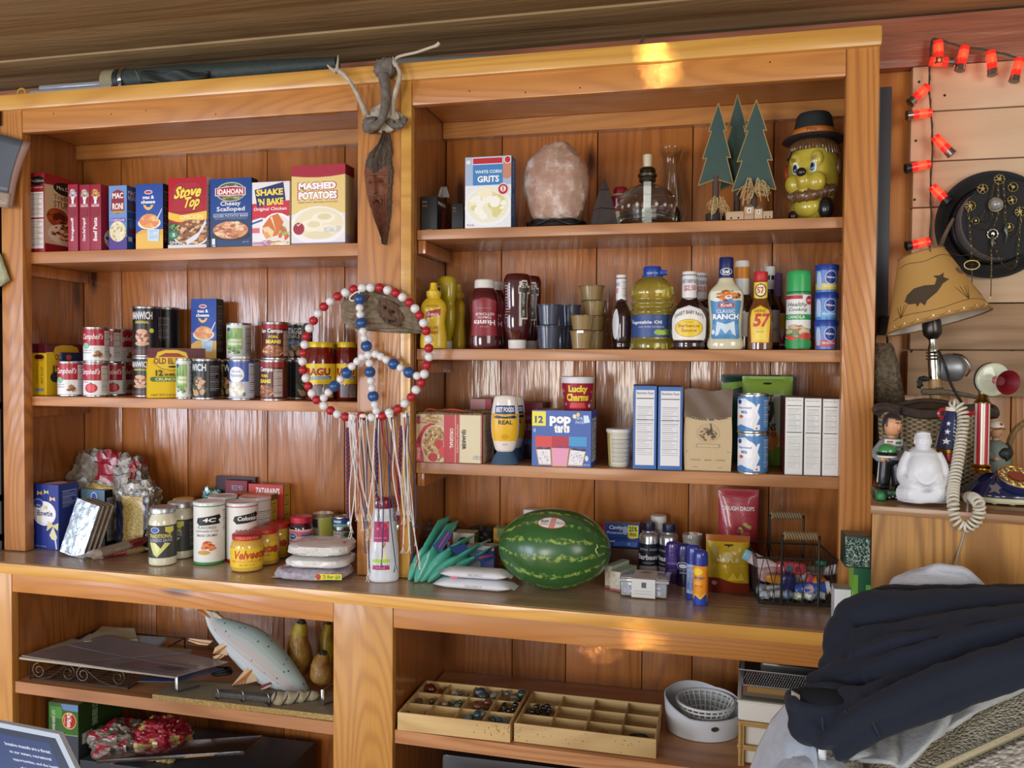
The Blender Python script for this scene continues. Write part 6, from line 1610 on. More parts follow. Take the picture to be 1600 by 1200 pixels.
def nz_(scale,det,vec=None,rough=.6):
 n=nt.nodes.new('ShaderNodeTexNoise')
 n.inputs['Scale'].default_value=scale
 n.inputs['Detail'].default_value=det
 n.inputs['Roughness'].default_value=rough
 nt.links.new(vec or tc.outputs['Object'],n.inputs['Vector'])
 return n.outputs['Fac']
wob=mth(nt,'MULTIPLY',mth(nt,'SUBTRACT',nz_(28,3),.5),1.15)
st_=mth(nt,'SINE',mth(nt,'ADD',mth(nt,'MULTIPLY',ang,14),mth(nt,'MULTIPLY',wob,4.2)))
lines_=mpr(nt,st_,.45,.9,0,1)
br=mpr(nt,nz_(75,6),.46,.58,0,1)
f_=mth(nt,'MULTIPLY',lines_,br)
c_=mxn(nt,mxn(nt,lin('274f28'),lin('3a6a34'),nz_(14,3)),lin('93ad52'),f_)
nt.links.new(c_,p.inputs['Base Color'])
p.inputs['Roughness'].default_value=.3
p.inputs['Coat Weight'].default_value=.35
p.inputs['Coat Roughness'].default_value=.2
yc=.005
pl_,pr_,ptp=PY(777.5,865,yc),PY(957.5,865,yc),PY(866,793,yc)
rw=(pr_.x-pl_.x)/2*.975
rh=(ptp.z-ZC)/2*.985
root=empty('watermelon',((pl_.x+pr_.x)/2,yc,ZC),0,('large whole green striped watermelon at the front of the counter','watermelon'))
mb=MB()
mb.ball((0,0,rh),(rw,rh*1.03,rh),mw,64,40,fn=lambda d:1+.012*nn0(d*2)-.01*abs(d.x)**6)
mb.bd('rind',root)
mb=MB()
def stk(s,t,o):
 a=(s-.5)*.5+.03
 b=.88+(t-.5)*.36
 d=Vc((sin(a)*1,-cos(b),sin(b)))
 d=Vc((sin(a),-cos(a)*cos(b),cos(a)*sin(b)))
 return Vc((d.x*rw,d.y*rh*1.03,rh+d.z*rh))+d*(o+.0012)
ArtC(mb,stk,2,cut=8).run([('e',.5,.5,.5,.5,'b04a4c'),('e',.5,.5,.46,.44,'d9dcd0'),('p',[(.42,.06),(.62,.06),(.66,.94),(.48,.94)],'d08a80'),('b','Sun',.12,.5,.4,.76,'2a3a5c',.04),('t','WORLD',.14,.3,.4,.44,'4a6a5c'),('t','SEEDLESS',.66,.4,.92,.6,'5a8a6c')])
mb.bd('sticker',root)
mb=MB()
d=Vc((.8,-.58,.16)).normalized()
for k_ in rg(1):
 pts=[Vc((d.x*rw,d.y*rh*1.03,rh+d.z*rh))*1+Vc((.003*sin(j*2),-.0015,-.006*j+.014))for j in rg(5)]
 mb.tube(pts,[.0008,.0014,.0012,.0016,.0008],M('c8c890',.6),n=5)
mb.bd('dry_scar',root)
y_=.2
zt=PY(970,855,y_).z
BOX('plain_carton','shaded brown carton under the toothpaste boxes',G,946,1000,857,.19,ZC,.05,'4a2c1c',[])
tb_=BOX('toothpaste_box','dark blue toothpaste box at the bottom of the two','toothpaste boxes',942,1000,841,y_-.006,zt+.0012,.04,'1f3f98',[('p',[(.3,.1),(.6,.2),(.9,.1),(.95,.6),(.5,.7),(.3,.5)],'3a68c0'),('t','Total',.1,.55,.32,.75,'e4ecf8',.2,0,.03),('star',.7,.4,.06,'8ab0e8'),('r',0,0,.1,1,'a82a3c')],top='16285c')
BOX('toothpaste_box','blue toothpaste box on top with a yellow burst','toothpaste boxes',941.5,999,818.5,y_-.008,topz(tb_)+.0005,.04,'2450a8',[('r',0,0,.08,1,'b02a3c'),('t','Cavity',.16,.52,.55,.88,'f4f8fc',.25,0,.04),('t','Protection',.12,.28,.58,.46,'e4ecf8',.2,0,.02),('e',.62,.55,.07,.3,'a8c8ec'),('p',[(.69,.08),(.74,.0),(.86,.0),(.97,.08),(.98,.92),(.69,.92)],'e8e040'),('b','25%',.72,.5,.95,.84,'3a4a20',.06),('b','FREE',.74,.18,.93,.4,'3a4a20',.05)],top='6a7088')
jar('lotion_jar','white-capped bottle standing behind the shaving cream cans',G,cyl(1017,1041,805,.245,ZC),ZC,[(.9,0),(.95,.02),(.95,.7),(.7,.78),(.7,.8)],M('cfcfca',.35),'e2e2de',[('n',0,0,1,1,None,'8a8a8c',8)],(.2,.6),lidr=1.05,lidz=(.78,1),lmetal=0,cat='bottle')
SH=[(.9,0),(.98,.01),(1,.03),(1,.74),(.86,.8),(.7,.82),(.7,.85)]
shv=[('r',0,0,1,.22,'3c5a44'),('p',[(.1,.22),(.5,.34),(.9,.22),(.9,.1),(.1,.1)],'c8ccd0'),('r',0,.28,1,.86,'23273a'),('b','Barbasol',.12,.44,.88,.58,'eef0f4',.06),('b','EXTRA THICK',.2,.68,.8,.74,'b8bcc8',.02),('e',.5,.36,.2,.03,'8a90a0'),('n',.92,.1,1,.9,None,'a8a8ac',10)]
for(a,b,vt,vb,fc,lab)in((998.5,1029,815.5,903,0,'navy shaving cream can with white lettering, the left one'),(1030,1061,818,906,-1,'navy shaving cream can turned to its fine print, the right one')):
 jar('shaving_cream_can',lab,'shaving cream cans',cylz(a,b,vt,vb,ZC),ZC,SH,M('cfd2d6',.25,.8),'23284a',shv,(.02,.72),ar=1.003,lidr=.66,lidz=(.83,1),face=fc,lmetal=0,cat='can')
DEO=[(.92,0),(1,.02),(1,.6),(1,.96),(.9,1)]
def deo(name,lab,a,b,vt,vb,col,art,arng,face=0,capc=None,sq=(1,.62),grp='deodorant sticks',catt='deodorant'):
 c,r,h=cylz(a,b,vt,vb,ZC)
 mb=MB()
 mb.lth(prof([(r*.92,0),(r,.003),(r,h*.7),(r*.99,h*.72)],3),M(col,.25,ct_=.5),n=34,sq=sq)
 ArtC(mb,wrap(r,h*arng[0],h*arng[1],0,PI*.9,sq=sq),1,cut=12).run(art)
 o=mb.bd(name,loc=(c[0],c[1],ZC),rz=facing(c)+face,tag=(lab,catt,grp))
 cp=MB()
 cp.lth(prof([(r*1,h*.722),(r*1.01,h*.74),(r*.98,h*.9),(r*.8,h*.975),(r*.3,h*1)],4),M(capc or col,.25,ct_=.5),n=34,sq=sq)
 cp.bd('cap',o)
 return o
deo('deodorant_stick','purple deodorant stick between shaving cream and the blue one',1040,1067,846,912,'4a3080',[('r',.1,.2,.9,.9,'523888'),('t','LAVENDER',.2,.6,.8,.7,'b8a8e0'),('e',.5,.3,.3,.12,'7a60b0')],(.1,.68))
deo('deodorant_stick','dark navy deodorant stick with a white emblem',1058,1084,849,918,'1f1d4c',[('e',.4,.66,.36,.16,'d8d8e4'),('e',.4,.66,.31,.135,'2a2850'),('e',.4,.66,.2,.08,'c8c8dc'),('b','SPICE',.24,.36,.76,.44,'c8c8dc',.02)],(.08,.68),capc='2a2466')
c,r,h=cyl(1066,1098,834,.14,ZC)
mb=MB()
mb.lth(prof([(r*.9,0),(r,.01),(r,h*.75),(r*.93,h*.8),(r*.95,h*.9),(r,h*.93),(r*.95,h)],3),M('a8a49c',.15,ct_=.6,tn=.4,ior=1.2),n=32)
Art(mb,wrap(r,h*.55,h*.72,0,2),4,cut=8).run([('t','BALM',.3,.1,.7,.8,'c8686c')])
mb.bd('balm_jar',loc=c,tag=('greyish clear tub behind the deodorants and sunscreen','jar',G))
sun=[('r',0,0,1,1,'f09a24'),('p',[(0,0),(1,0),(1,.14),(.75,.3),(.5,.16),(.25,.26),(0,.1)],'2f4cae'),('p',[(.1,.26),(.25,.32),(.5,.22),(.78,.36),(.75,.3),(.5,.16),(.25,.26)],'f4c43a'),('e',.34,.88,.26,.09,'f2d23a'),('t','SPORT',.14,.68,.7,.75,'2a4a94',.2,0,.05),('e',.34,.58,.2,.05,'e8b84c'),('b','SPF 50',.2,.48,.6,.53,'e8502c',.04),('r',.82,.1,.9,.9,'e06a24')]
deo('sunscreen_spray','blue-capped sunscreen spray behind, showing its blue back label',1073,1096,851,938,'2c3f98',[('r',.05,.02,.6,.98,'a9b8d8'),('n',.08,.05,.56,.95,None,'4a5a8c',18)],(.1,.66),capc='2c3c94',sq=(1,.9),grp='sunscreen sprays',catt='sunscreen')
deo('sunscreen_spray','orange sunscreen spray with blue cap nearest the counter edge',1083.5,1107,859,947,'f09a24',sun,(.0,.7),capc='2c3c94',sq=(1,.9),grp='sunscreen sprays',catt='sunscreen')
for(u0,v0,u1,v1,vt,lab)in((953,922,969,925,893,'small cream soap box beside the melon, the front one'),(945,918,955,920,884,'small cream soap box half behind the melon')):
 pl=boxz(u0,v0,u1,v1,vt,ZC)
 carton('soap_box',(lab,'box','small soap boxes'),pl,.09,'cfc4ae',[('f',.5,.5,.4,.4,['bfae90','dfd6c4'],20,.2),('r',0,0,1,.12,'a85a50')],rcol='b4bfa8',top='a8c4b4')
pl=boxz(967,932,1044,938,905,ZC)
pl=(pl[0],pl[1],pl[2],.046)
root=empty('plastic_container',pl[0],pl[1],('clear lidded plastic container of blue-white tablets with a paper band','container'))
w=pl[2]
mb=MB()
mb.box(-w/2*.94,w/2*.94,.004,.082,.002,.038,M('b9bcc0',.08,ct_=.8,tn=.25,ior=1.15),bev=.006)
Art(mb,flat(-w/2*.9,w/2*.9,.004,.034,.004),3,seed=3).run([('f',.5,.5,.5,.45,['e0e2ea','b8c0d8','8a9cc8','cfd2dc'],160,.07)])
mb.bd('tub',root)
mb=MB()
mb.box(-w/2,w/2*1.03,-.002,.098,.0385,.046,M('aeb1b3',.08,ct_=.8),bev=.003)
mb.box(-w/2*.93,w/2*.95,.006,.088,.046,.0475,M('b9bbbb',.1,ct_=.8),bev=.0007)
mb.bd('lid',root)
mb=MB()
mb.box(-w*.24,w*.24,-.0035,-.0024,.002,.0482,'d9d8d3')
mb.box(-w*.24,w*.24,-.0035,.088,.0478,.0484,'d9d8d3')
Art(mb,flat(-w*.24,w*.24,.002,.047,-.0035),1).run([('r',.42,.55,.62,.85,'5a5a5e'),('r',.1,.35,.9,.38,'b0b0ac'),('r',.15,.2,.85,.23,'b0b0ac')])
Art(mb,top_f(-w*.24,w*.24,0,.085,.0484),1).run([('e',.5,.75,.3,.2,'c9b8ac'),('e',.5,.78,.2,.12,'a88c80'),('r',.1,.2,.9,.26,'b4b0ac'),('r',.2,.38,.8,.42,'a8a4a0')])
mb.bd('paper_band',root)
zh=ZC
pouch('cough_drop_bag','red bag of cough drops standing behind the yellow bag','bag','cough drop bags',(1122.5,1186,764),.19,ZC,.022,M('a83640',.28,ct_=.5,bump=.3),[('t','COUGH DROPS',.08,.775,.9,.82,'f0e4e2',0,0,.04,0,None,-.01),('f',.64,.58,.24,.07,['8a2030','c8606c','a8a850'],20,.35),('r',0,0,1,.44,'8c2c30'),('p',[(.0,.455),(1,.435),(1,.445),(0,.47)],'c8888c')],seed=2,bulge=.8)
b_=PZ(1140,930,ZC)
pouch('lozenge_bag','yellow lozenge bag with brown bottom standing in front','bag','cough drop bags',(1103,1172,836),b_.y+.03,ZC,.03,M('c2a322',.25,ct_=.5,bump=.4),[('r',0,.9,1,1,'a8602c'),('p',[(.42,.86),(.62,.86),(.62,.84),(.55,.835),(.52,.81),(.49,.835),(.42,.84)],'3a2a18'),('e',.5,.68,.12,.06,'d8c488'),('b','MAPLE',.24,.57,.76,.63,'e4dcb4',.05),('p',[(.5,.26),(.62,.4),(.72,.28),(.82,.38),(.9,.24)],'e8c43c'),('p',[(0,0),(1,0),(1,.18),(.6,.22),(.3,.28),(0,.26)],'7c2c1c'),('e',.2,.18,.06,.04,'c8a8a0')],seed=6)
IRON=M('37352f',.55,.6)
bl,br_=PZ(1187,944,ZC),PZ(1298,949,ZC)
root=empty('wire_basket',((bl.x+br_.x)/2,(bl.y+br_.y)/2,ZC),atan2(br_.y-bl.y,br_.x-bl.x),('dark iron scrollwork basket with two rope-wrapped handles full of toiletries','basket'))
bw=(br_-bl).length/2
bd=.155
zr=PY(1240,874,bl.y-.008).z-ZC
tw=bw*1.11
def ring(hw,y0,y1,z,r):
 mb.tube([(-hw,y0,z),(hw,y0,z),(hw,y1,z),(-hw,y1,z)],r,IRON,n=6,cl=True)
mb=MB()
mb.tube([(-tw,-.01,zr),(0,-.011,zr),(tw,-.01,zr),(tw,bd+.01,zr),(-tw,bd+.01,zr)],.0028,IRON,n=6,cl=True)
mb.bd('rim',root)
mb=MB()
mb.tube([(-bw,0,.0035),(bw,0,.0035),(bw,bd,.0035),(-bw,bd,.0035)],.0026,IRON,n=6,cl=True)
for i in rg(1,6):
 mb.tube([(-bw+2*bw*i/6,0,.0032),(-bw+2*bw*i/6,bd,.0032)],.0013,IRON,n=5)
for i in rg(1,5):
 mb.tube([(-bw,bd*i/5,.0034),(bw,bd*i/5,.0034)],.0013,IRON,n=5)
mb.bd('bottom_grid',root)
def panel(face):
 mb_=MB()
 yf=lambda z:(-.01*z/zr)if face==0 else(bd+.01*z/zr)
 hw=lambda z:bw+(tw-bw)*z/zr
 P=lambda s,z:(s*hw(z),yf(z)-.0005,z)
 for k_ in rg(5):
  c0=-.8+.4*k_
  for sg in(-1,1):
   pts=[P(c0+sg*(.04+.19*(sin(t*PI/2))**1),zr*(.98-.93*t)if False else .004+(zr-.008)*(1-t))for t in[j/10 for j in rg(11)]]
   mb_.tube(pts,.0011,IRON,n=5)
   sc=[]
   for j in rg(13):
    a=-PI/2+sg*j/12*2*PI*1.15
    rr_=.0075*(1-.055*j)
    sc.append((c0*hw(.01)+sg*.01+rr_*cos(a),yf(.012)-.0005,.0125+rr_*sin(a)))
   mb_.tube(sc,.0012,IRON,n=5)
 mb_.bd('scroll_panel',root)
panel(0)
panel(1)
for sx in(-1,1):
 mb=MB()
 for i in rg(7):
  y0=bd*i/6
  mb.tube([(sx*bw,y0,.004),(sx*(tw+.002),y0+(-.01+.02*i/6),zr)],.0012,IRON,n=5)
 mb.tube([(sx*(bw+tw)/2,-.004,zr*.5),(sx*(bw+tw)/2,bd+.004,zr*.5)],.0012,IRON,n=5)
 mb.bd('side_panel',root)
ROPE=M('8f7a58',.8,mo=.2,bs=200)
for yy,hh in((-.013,PY(1240,839,bl.y-.02).z-ZC),(bd+.013,PY(1238,808,bl.y+bd).z-ZC)):
 x0_,x1_=-bw*.42,bw*.62
 mb=MB()
 mb.tube([(x0_,yy,.003),(x0_,yy,hh),(x1_,yy,hh),(x1_,yy,.003)],.0032,IRON,n=7)
 ho=mb.bd('handle',root)
 mb=MB()
 R=x1_-x0_
 mb.lth([(.0075,x0_+.004),(.0078,x0_+.006),(.0078,x1_-.006),(.0075,x1_-.004)],ROPE,n=12,c=(yy,hh),ax='x')
 for k_ in rg(3):
  mb.tube([(x0_+.005+(R-.01)*j/60,yy+.0078*cos(j*.42+k_*2.09),hh+.0078*sin(j*.42+k_*2.09))for j in rg(61)],.0028,ROPE,n=6)
 mb.bd('rope_grip',ho)
BM=Matrix.Translation(root.location)@Matrix.Rotation(root.rotation_euler[2],4,'Z')
def inb(x,y,z):
 return BM@Vc((x,y,z))
def tubeitem(name,lab,cat,x,y,z,L,rr,ry,rz,col,cap,art=(),flatc=.55):
 mb=MB()
 mb.lth(prof([(rr*.5,0),(rr*.8,L*.02),(rr,L*.08),(rr,L*.6),(rr*.95,L*.86)],4),M(col,.25,ct_=.4),n=22,sq=(1,flatc))
 if art:
  Art(mb,wrap(rr*1.003,L*.1,L*.6,0,2.4,sq=(1,flatc)),1,cut=8).run(art)
 o=mb.bd(name,loc=inb(x,y,z),rot=(0,ry,rz),tag=(lab,cat,'toiletries in the wire basket'))
 mb=MB()
 mb.lth([(rr*.9,L*.865),(rr*.9,L*.985),(rr*.8,L)],M(cap,.3),n=20,sq=(1,flatc))
 mb.bd('cap',o)
 return o
R=RRn(17)
tubeitem('cream_tube','pale pink and blue tube leaning out of the basket at its left','tube',-.005,.065,.055,.12,.016,-1.12+.0,.1,'d8c4c4','8ab8cc',[('e',.5,.2,.3,.15,'7aa8c8')])
tubeitem('cream_tube','white tube sloping down to the right across the basket','tube',.045,.085,.052,.09,.012,1.25,0,'d8cccc','dcdcdc')
tubeitem('lotion_bottle','blue and white bottle lying on its side at the front of the basket','bottle',.005,.04,.026,.085,.018,1.42,.05,'3c5cae','e4e4e8',[('e',.4,.6,.3,.25,'d8b0a8'),('t','Lotion',.3,.2,.7,.4,'e4ecf8')],.9)
tubeitem('small_bottle','cream rounded bottle in the middle of the basket','bottle',-.008,.062,.008,.07,.015,.3,0,'dcd8c8','e8e4dc')
tubeitem('small_bottle','white bottle pointing up at the middle of the basket','bottle',.022,.085,.01,.08,.013,.25,0,'e0dcd8','8a3438')
tubeitem('green_bottle','green bottle at the right end of the basket','bottle',.066,.1,.006,.085,.016,.2,0,'2c7a58','3a8a68')
for i,(x,y,z,sx_,sy_,sz_,rx,ry_,rz_,col,lab,nm)in en(((-.04,.035,.055,.03,.012,.013,0,.1,.2,'c8862c','amber packet near the left front of the basket','packet'),(-.012,.035,.048,.02,.016,.026,.2,.15,.1,'2c2c6c','dark blue packet behind the left upright of the basket','packet'),(.000,.055,.078,.045,.012,.018,0,.05,0,'b84850','red and blue striped packet across the middle of the basket','packet'),(.045,.045,.054,.015,.01,.014,0,.5,.3,'b04a54','little red box in the basket','box'),(.062,.04,.048,.018,.01,.022,0,.6,.2,'d07a30','orange and white sachet near the right front of the basket','packet'),(-.055,.06,.062,.03,.016,.02,.1,-.2,.3,'c4a0a0','rosy sachet at the left end of the basket','packet'),(.055,.075,.074,.03,.014,.01,0,.05,0,'6a6054','grey-brown pack near the top of the basket','packet'))):
 mb=MB()
 blob(mb,(0,0,0),(sx_/1.25,sy_/1.2,sz_/1.2),M(col,.3,ct_=.5,bump=.3),40+i,.06,.45,14,10)
 if i==2:
  Art(mb,flat(-sx_*.6,sx_*.6,-sz_*.5,sz_*.5,-sy_*.86),2).run([('r',.3,.1,.5,.9,'3a6a8c'),('e',.12,.5,.1,.35,'e0a0a0'),('e',.75,.5,.12,.4,'8c2430')])
 if nm=='packet' and i==4:
  Art(mb,flat(-sx_*.6,sx_*.6,-sz_*.5,sz_*.5,-sy_*.86),2).run([('r',.1,.1,.4,.9,'e8e0d0')])
 mb.bd(nm,loc=inb(x,y,z),rot=(rx,ry_,rz_+root.rotation_euler[2]),tag=(lab,nm,'toiletries in the wire basket'))
for i in rg(12):
 mb=MB()
 x,y=-bw*.8+1.6*bw*(i%6)/5,.028+.05*(i//6)
 blob(mb,(0,0,0),(.012,.016,.0095),M(['c4d0dc','d8dcd8','9cb4d0','c8d4b8','dfe3e8','b8c8c8'][i%6],.3,ct_=.5,mo=.3,bs=200),60+i,.15,.6,12,9)
 mb.bd('soap_sachet',loc=inb(x,y,.017+.002*(i%3)),rot=(R.uniform(-.3,.3),R.uniform(-.3,.3),R.uniform(0,3)),tag=('small pale soap sachet lying at the bottom of the wire basket','sachet','pale sachets at the bottom of the wire basket'))
GLIT,nt,p=new_mat('green_glitter')
tc=nt.nodes.new('ShaderNodeTexCoord')
vo=nt.nodes.new('ShaderNodeTexVoronoi')
vo.inputs['Scale'].default_value=420
nt.links.new(tc.outputs['Object'],vo.inputs['Vector'])
sc_=nt.nodes.new('ShaderNodeSeparateColor')
nt.links.new(vo.outputs['Color'],sc_.inputs[0])
nt.links.new(mxn(nt,lin('1d4a42'),lin('c9e4d8'),mpr(nt,sc_.outputs[0],.45,.95,0,1)),p.inputs['Base Color'])
p.inputs['Roughness'].default_value=.25
p.inputs['Metallic'].default_value=.35
yg=-.135
g0=place(1334,1361,888,yg,ZC)
gb=carton('green_carton',('dark green carton with lime stripes under the glittering box','box'),g0,.06,'12593a',[('r',.0,.0,.26,.88,'6ab03c'),('r',.72,.0,1,.72,'58b03c'),('b','M',.5,.3,.66,.6,'e8f4e8',.06)],lcol='8ac04c',top='1a4a34')
g1=place(1321,1361,838,yg-.004,topz(gb)+.0005)
mb=MB()
mb.box(-g1[2]/2,g1[2]/2,0,.07,0,g1[3],M('1f4a40',.3,ct_=.6),bev=.003)
Art(mb,flat(-g1[2]/2*.92,g1[2]/2*.92,g1[3]*.05,g1[3]*.92),1).run([('r',0,0,1,1,GLIT)])
Art(mb,top_f(-g1[2]/2*.95,g1[2]/2*.95,.003,.067,g1[3]),1).run([('r',0,0,1,1,'6c6a66')])
mb.bd('glitter_box',loc=g1[0],tag=('sparkling green box perched on the dark green carton by the right stile','box'))
w0=boxz(1303,972,1329,974,921,ZC)
carton('white_end_box',('plain white box at the very end of the counter beside the dark hoodie','box'),w0,.05,'e4e6ea',[('r',.72,.1,.8,.5,'9ab4c4'),('n',.82,.3,.98,.8,None,'8aa4b8',8)],lcol='d0d2d8',rcol='e4e8ee',top='b4b2b2')
def zm(pts,ox,oy,sc):
 return[(ox+a/sc,oy+b/sc)for a,b in pts]
WY=-.03
outer=zm([(1175,40),(1235,40),(1287,57),(1340,75),(1385,103),(1430,138),(1467,178),(1497,222),(1523,272),(1540,325),(1557,380),(1558,438),(1560,495),(1543,550),(1528,608),(1508,665),(1473,712),(1443,760),(1400,800),(1355,838),(1298,862),(1250,885),(1180,895),(1115,885),(1065,898),(1010,890),(957,872),(912,848),(868,818),(820,778),(790,735),(765,688),(750,635),(730,582),(727,525),(733,470),(742,415),(752,360),(772,307),(800,257),(830,210),(868,165),(910,130),(958,97),(1010,72),(1063,50),(1120,42)],300,440,4.21)
BW_=M('e6e6e8',.35,ct_=.3)
BR_=M('b3202c',.4,ct_=.2,mo=.15,bs=300)
BB_=M('24528f',.3,ct_=.4,mo=.2,bs=300)
CORD=M('e4ddd0',.8)
pc=PY(571,550,WY)
wr=empty('peace_sign_wreath',(pc.x,WY,pc.z),0,('round peace sign wreath of red, white and blue wooden beads hanging on the centre stile','wreath'))
wl=wr.location
proto={}
def bead(kind,q,r,par=wr):
 key=kind
 if key not in proto:
  mb=MB()
  mt={'w':BW_,'r':BR_,'b':BB_}[kind]
  mb.ball((0,0,0),1,mt,20,14)
  proto[key]=mb.bd('bead',par)
  o=proto[key]
 else:
  o=proto[key].copy()
  COL.objects.link(o)
  o.parent=par
 o.location=q-wl if par is wr else q
 o.scale=(r,r,r)
 R_=RRn(int(q.x*9999)+int(q.z*7777))
 o.rotation_euler=(R_.uniform(0,6),R_.uniform(0,6),R_.uniform(0,6))
 return o
opts=[]
for i,(u,v)in en(outer):
 q=PY(u,v,WY+.004*sin(i*1.7))
 opts.append(q)
 bead('w' if i%2==0 else 'r',q,.0121)
spokes=[[('b',1103,115),('w',1103,172),('w',1107,217),('b',1115,272),('w',1125,327),('w',1133,373),('b',1147,425),('w',1160,482),('w',1167,538),('b',1170,595),('w',1177,652),('w',1184,703),('b',1192,755),('w',1202,808),('w',1213,850)],[('w',1207,477),('w',1242,493),('w',1279,515),('b',1327,542),('w',1372,567),('b',1427,597),('w',1480,620)],[('w',1120,495),('w',1087,525),('w',1052,558),('b',1018,600),('w',977,642),('b',937,687),('w',897,728),('w',867,765)]]
mb=MB()
mb.tube([q-wl for q in opts],.0018,CORD,n=6,cl=True)
for sp_ in spokes:
 pts=[]
 for k_,u,v in sp_:
  (uu,vv),=zm([(u,v)],300,440,4.21)
  q=PY(uu,vv,WY-.01)
  pts.append(q)
  bead(k_,q,.015 if k_=='b' else .0107)
 mb.tube([q-wl for q in pts],.0016,CORD,n=6)
top=PY(563,455,WY)
mb.tube(cv([top-wl,top-wl+Vc((-.012,-.004,-.004)),top-wl+Vc((-.028,-.006,-.018)),top-wl+Vc((-.018,-.008,-.026)),top-wl+Vc((-.004,-.006,-.014)),top-wl+Vc((.0,-.002,.01))],5),.0022,CORD,n=6)
mb.bd('stringing_cord',wr)
mb=MB()
mb.tube([(top.x-wl.x,.0,top.z-wl.z+.012),(top.x-wl.x,.0292,top.z-wl.z+.012)],.0015,M('6a6460',.3,.9),n=6)
mb.bd('nail',wr)
TW,TR,TB=M('ebe8e4',.85),M('a8323a',.8),M('26406f',.8)
R=RRn(77)
def strand(mb,u0,v0,u1,v1,yy,mt,r=.0014,sway=.02,frayed=True):
 a,b=PY(u0,v0,yy),PY(u1,v1,yy-.006 if v1<790 else-.105)
 m1=a.lerp(b,.33)+Vc((R.uniform(-sway,sway),R.uniform(-.008,.004),0))
 m2=a.lerp(b,.66)+Vc((R.uniform(-sway,sway),R.uniform(-.008,.004),0))
 pts=cv([a-wl,m1-wl,m2-wl,b-wl],6)
 mb.tube(pts,r,mt,n=5)
 if frayed:
  for k_ in rg(4):
   e=pts[-1]
   mb.tube([e,e+Vc((R.uniform(-.004,.004),R.uniform(-.003,.003),-.012)),e+Vc((R.uniform(-.008,.008),R.uniform(-.004,.004),-.024))],.0006,mt,n=4)
def braid(mb,u0,v0,u1,v1,yy):
 a,b=PY(u0,v0,yy)-wl,PY(u1,v1,yy)-wl
 n_=int((b-a).length/.0062)
 for k_ in rg(n_):
  c_=a.lerp(b,(k_+.5)/n_)
  for sx,mt in((-1,TB if k_%2 else TR),(1,TR if k_%2 else TB)):
   mb.ball((c_.x+sx*.0022,c_.y,c_.z),(.0032,.0036,.0036),mt,7,5)
bun=[([(545,652,566,815,'w'),(547,652,575,830,'w'),(550,651,548,828,'w'),(549,653,570,850,'b'),(552,655,580,812,'w'),(556,652,562,790,'r')],(543,668,545,810)),([(562,652,556,800,'w'),(565,654,575,895,'w'),(570,654,582,740,'b'),(566,656,548,818,'w'),(575,652,577,880,'b'),(572,650,590,760,'w'),(560,660,571,812,'b')],None),([(587,652,575,800,'w'),(590,655,592,800,'b'),(593,650,597,872,'b'),(586,655,578,885,'w'),(596,652,612,742,'r'),(598,655,622,770,'r'),(592,655,596,775,'w')],(588,670,589,778)),([(606,648,622,790,'w'),(609,650,631,805,'w'),(612,650,616,800,'b'),(614,655,640,850,'w'),(610,655,628,840,'r'),(604,655,618,880,'b')],None),([(627,645,640,800,'w'),(630,645,648,838,'w'),(634,642,630,850,'w'),(636,645,645,865,'b'),(632,650,652,870,'r'),(638,650,650,810,'b'),(640,645,638,790,'w'),(628,655,655,875,'w')],(627,665,622,815)),]
for sds,br__ in bun:
 mb=MB()
 k0=sds[0]
 kp=PY(sum(s[0]for s in sds)/len(sds),652,WY-.006)-wl
 mb.ball((kp.x,kp.y,kp.z+.004),(.01,.008,.006),TW,10,7)
 for(a,b,c_,d_,k_)in sds:
  strand(mb,a,b,c_,d_,WY-.012+R.uniform(-.006,.006),{'w':TW,'r':TR,'b':TB}[k_],sway=.008)
 if br__:
  braid(mb,*br__,WY-.014)
  q=PY(br__[2],br__[3]+8,WY-.014)-wl
  mb.lth([(.0035,q.z-.008),(.0055,q.z),(.0035,q.z+.006)],M('c8ccd0',.2,.9),n=10,c=(q.x,q.y))
 mb.bd('tassel',wr)
BARK=M('5f5348',.85,mo=.4,bs=120,bump=.8)
CARVE=M('7b4a34',.6,mo=.25,bs=80,bump=.5)
Y0=-.002
def relief(name,tag,ol,y0,face_fn,mats,tk=.024,n=(40,80)):
 rows=[(PY(l,v,y0),PY(r,v,y0))for v,l,r in ol]
 z1,z0=rows[0][0].z,rows[-1][0].z
 cx=sum((a.x+b.x)/2 for a,b in rows)/len(rows)
 def lr(t):
  z=z1+(z0-z1)*t
  for i in rg(len(rows)-1):
   if rows[i][0].z>=z>=rows[i+1][0].z-1e-9:
    w_=(rows[i][0].z-z)/max(rows[i][0].z-rows[i+1][0].z,1e-9)
    return rows[i][0].x*(1-w_)+rows[i+1][0].x*w_,rows[i][1].x*(1-w_)+rows[i+1][1].x*w_,z
  return rows[-1][0].x,rows[-1][1].x,z
 mb=MB()
 mi=[mb.mi(m)for m in mats]
 def f(s,t):
  l,r,z=lr(t)
  rough_=.0018*nn0(Vc((t*30,s*3,5)))
  l,r=l+rough_,r+rough_
  d,_=face_fn(s,t)
  return(l+(r-l)*s-cx,-tk*(sin(s*PI)**.55)*(.92+(d-.92)*1.7),z-z0)
 g=mb.grid(f,n[0],n[1],mats[0])
 for fc in mb.bm.faces:
  pass
 k_=0
 mb.bm.faces.ensure_lookup_table()
 for i in rg(n[0]):
  for j in rg(n[1]):
   _,mm=face_fn((i+.5)/n[0],(j+.5)/n[1])
   mb.bm.faces[k_].material_index=mi[mm]
   k_+=1
 bk_=[[mb.v((f(i/n[0],j/n[1])[0],.0012,f(i/n[0],j/n[1])[2]))for j in rg(n[1]+1)]for i in(0,n[0])]
 for j in rg(n[1]):
  mb.face([bk_[0][j],bk_[1][j],bk_[1][j+1],bk_[0][j+1]],mi[0])
 return mb.bd(name,loc=(cx,y0,z0),tag=tag,sharp=40)
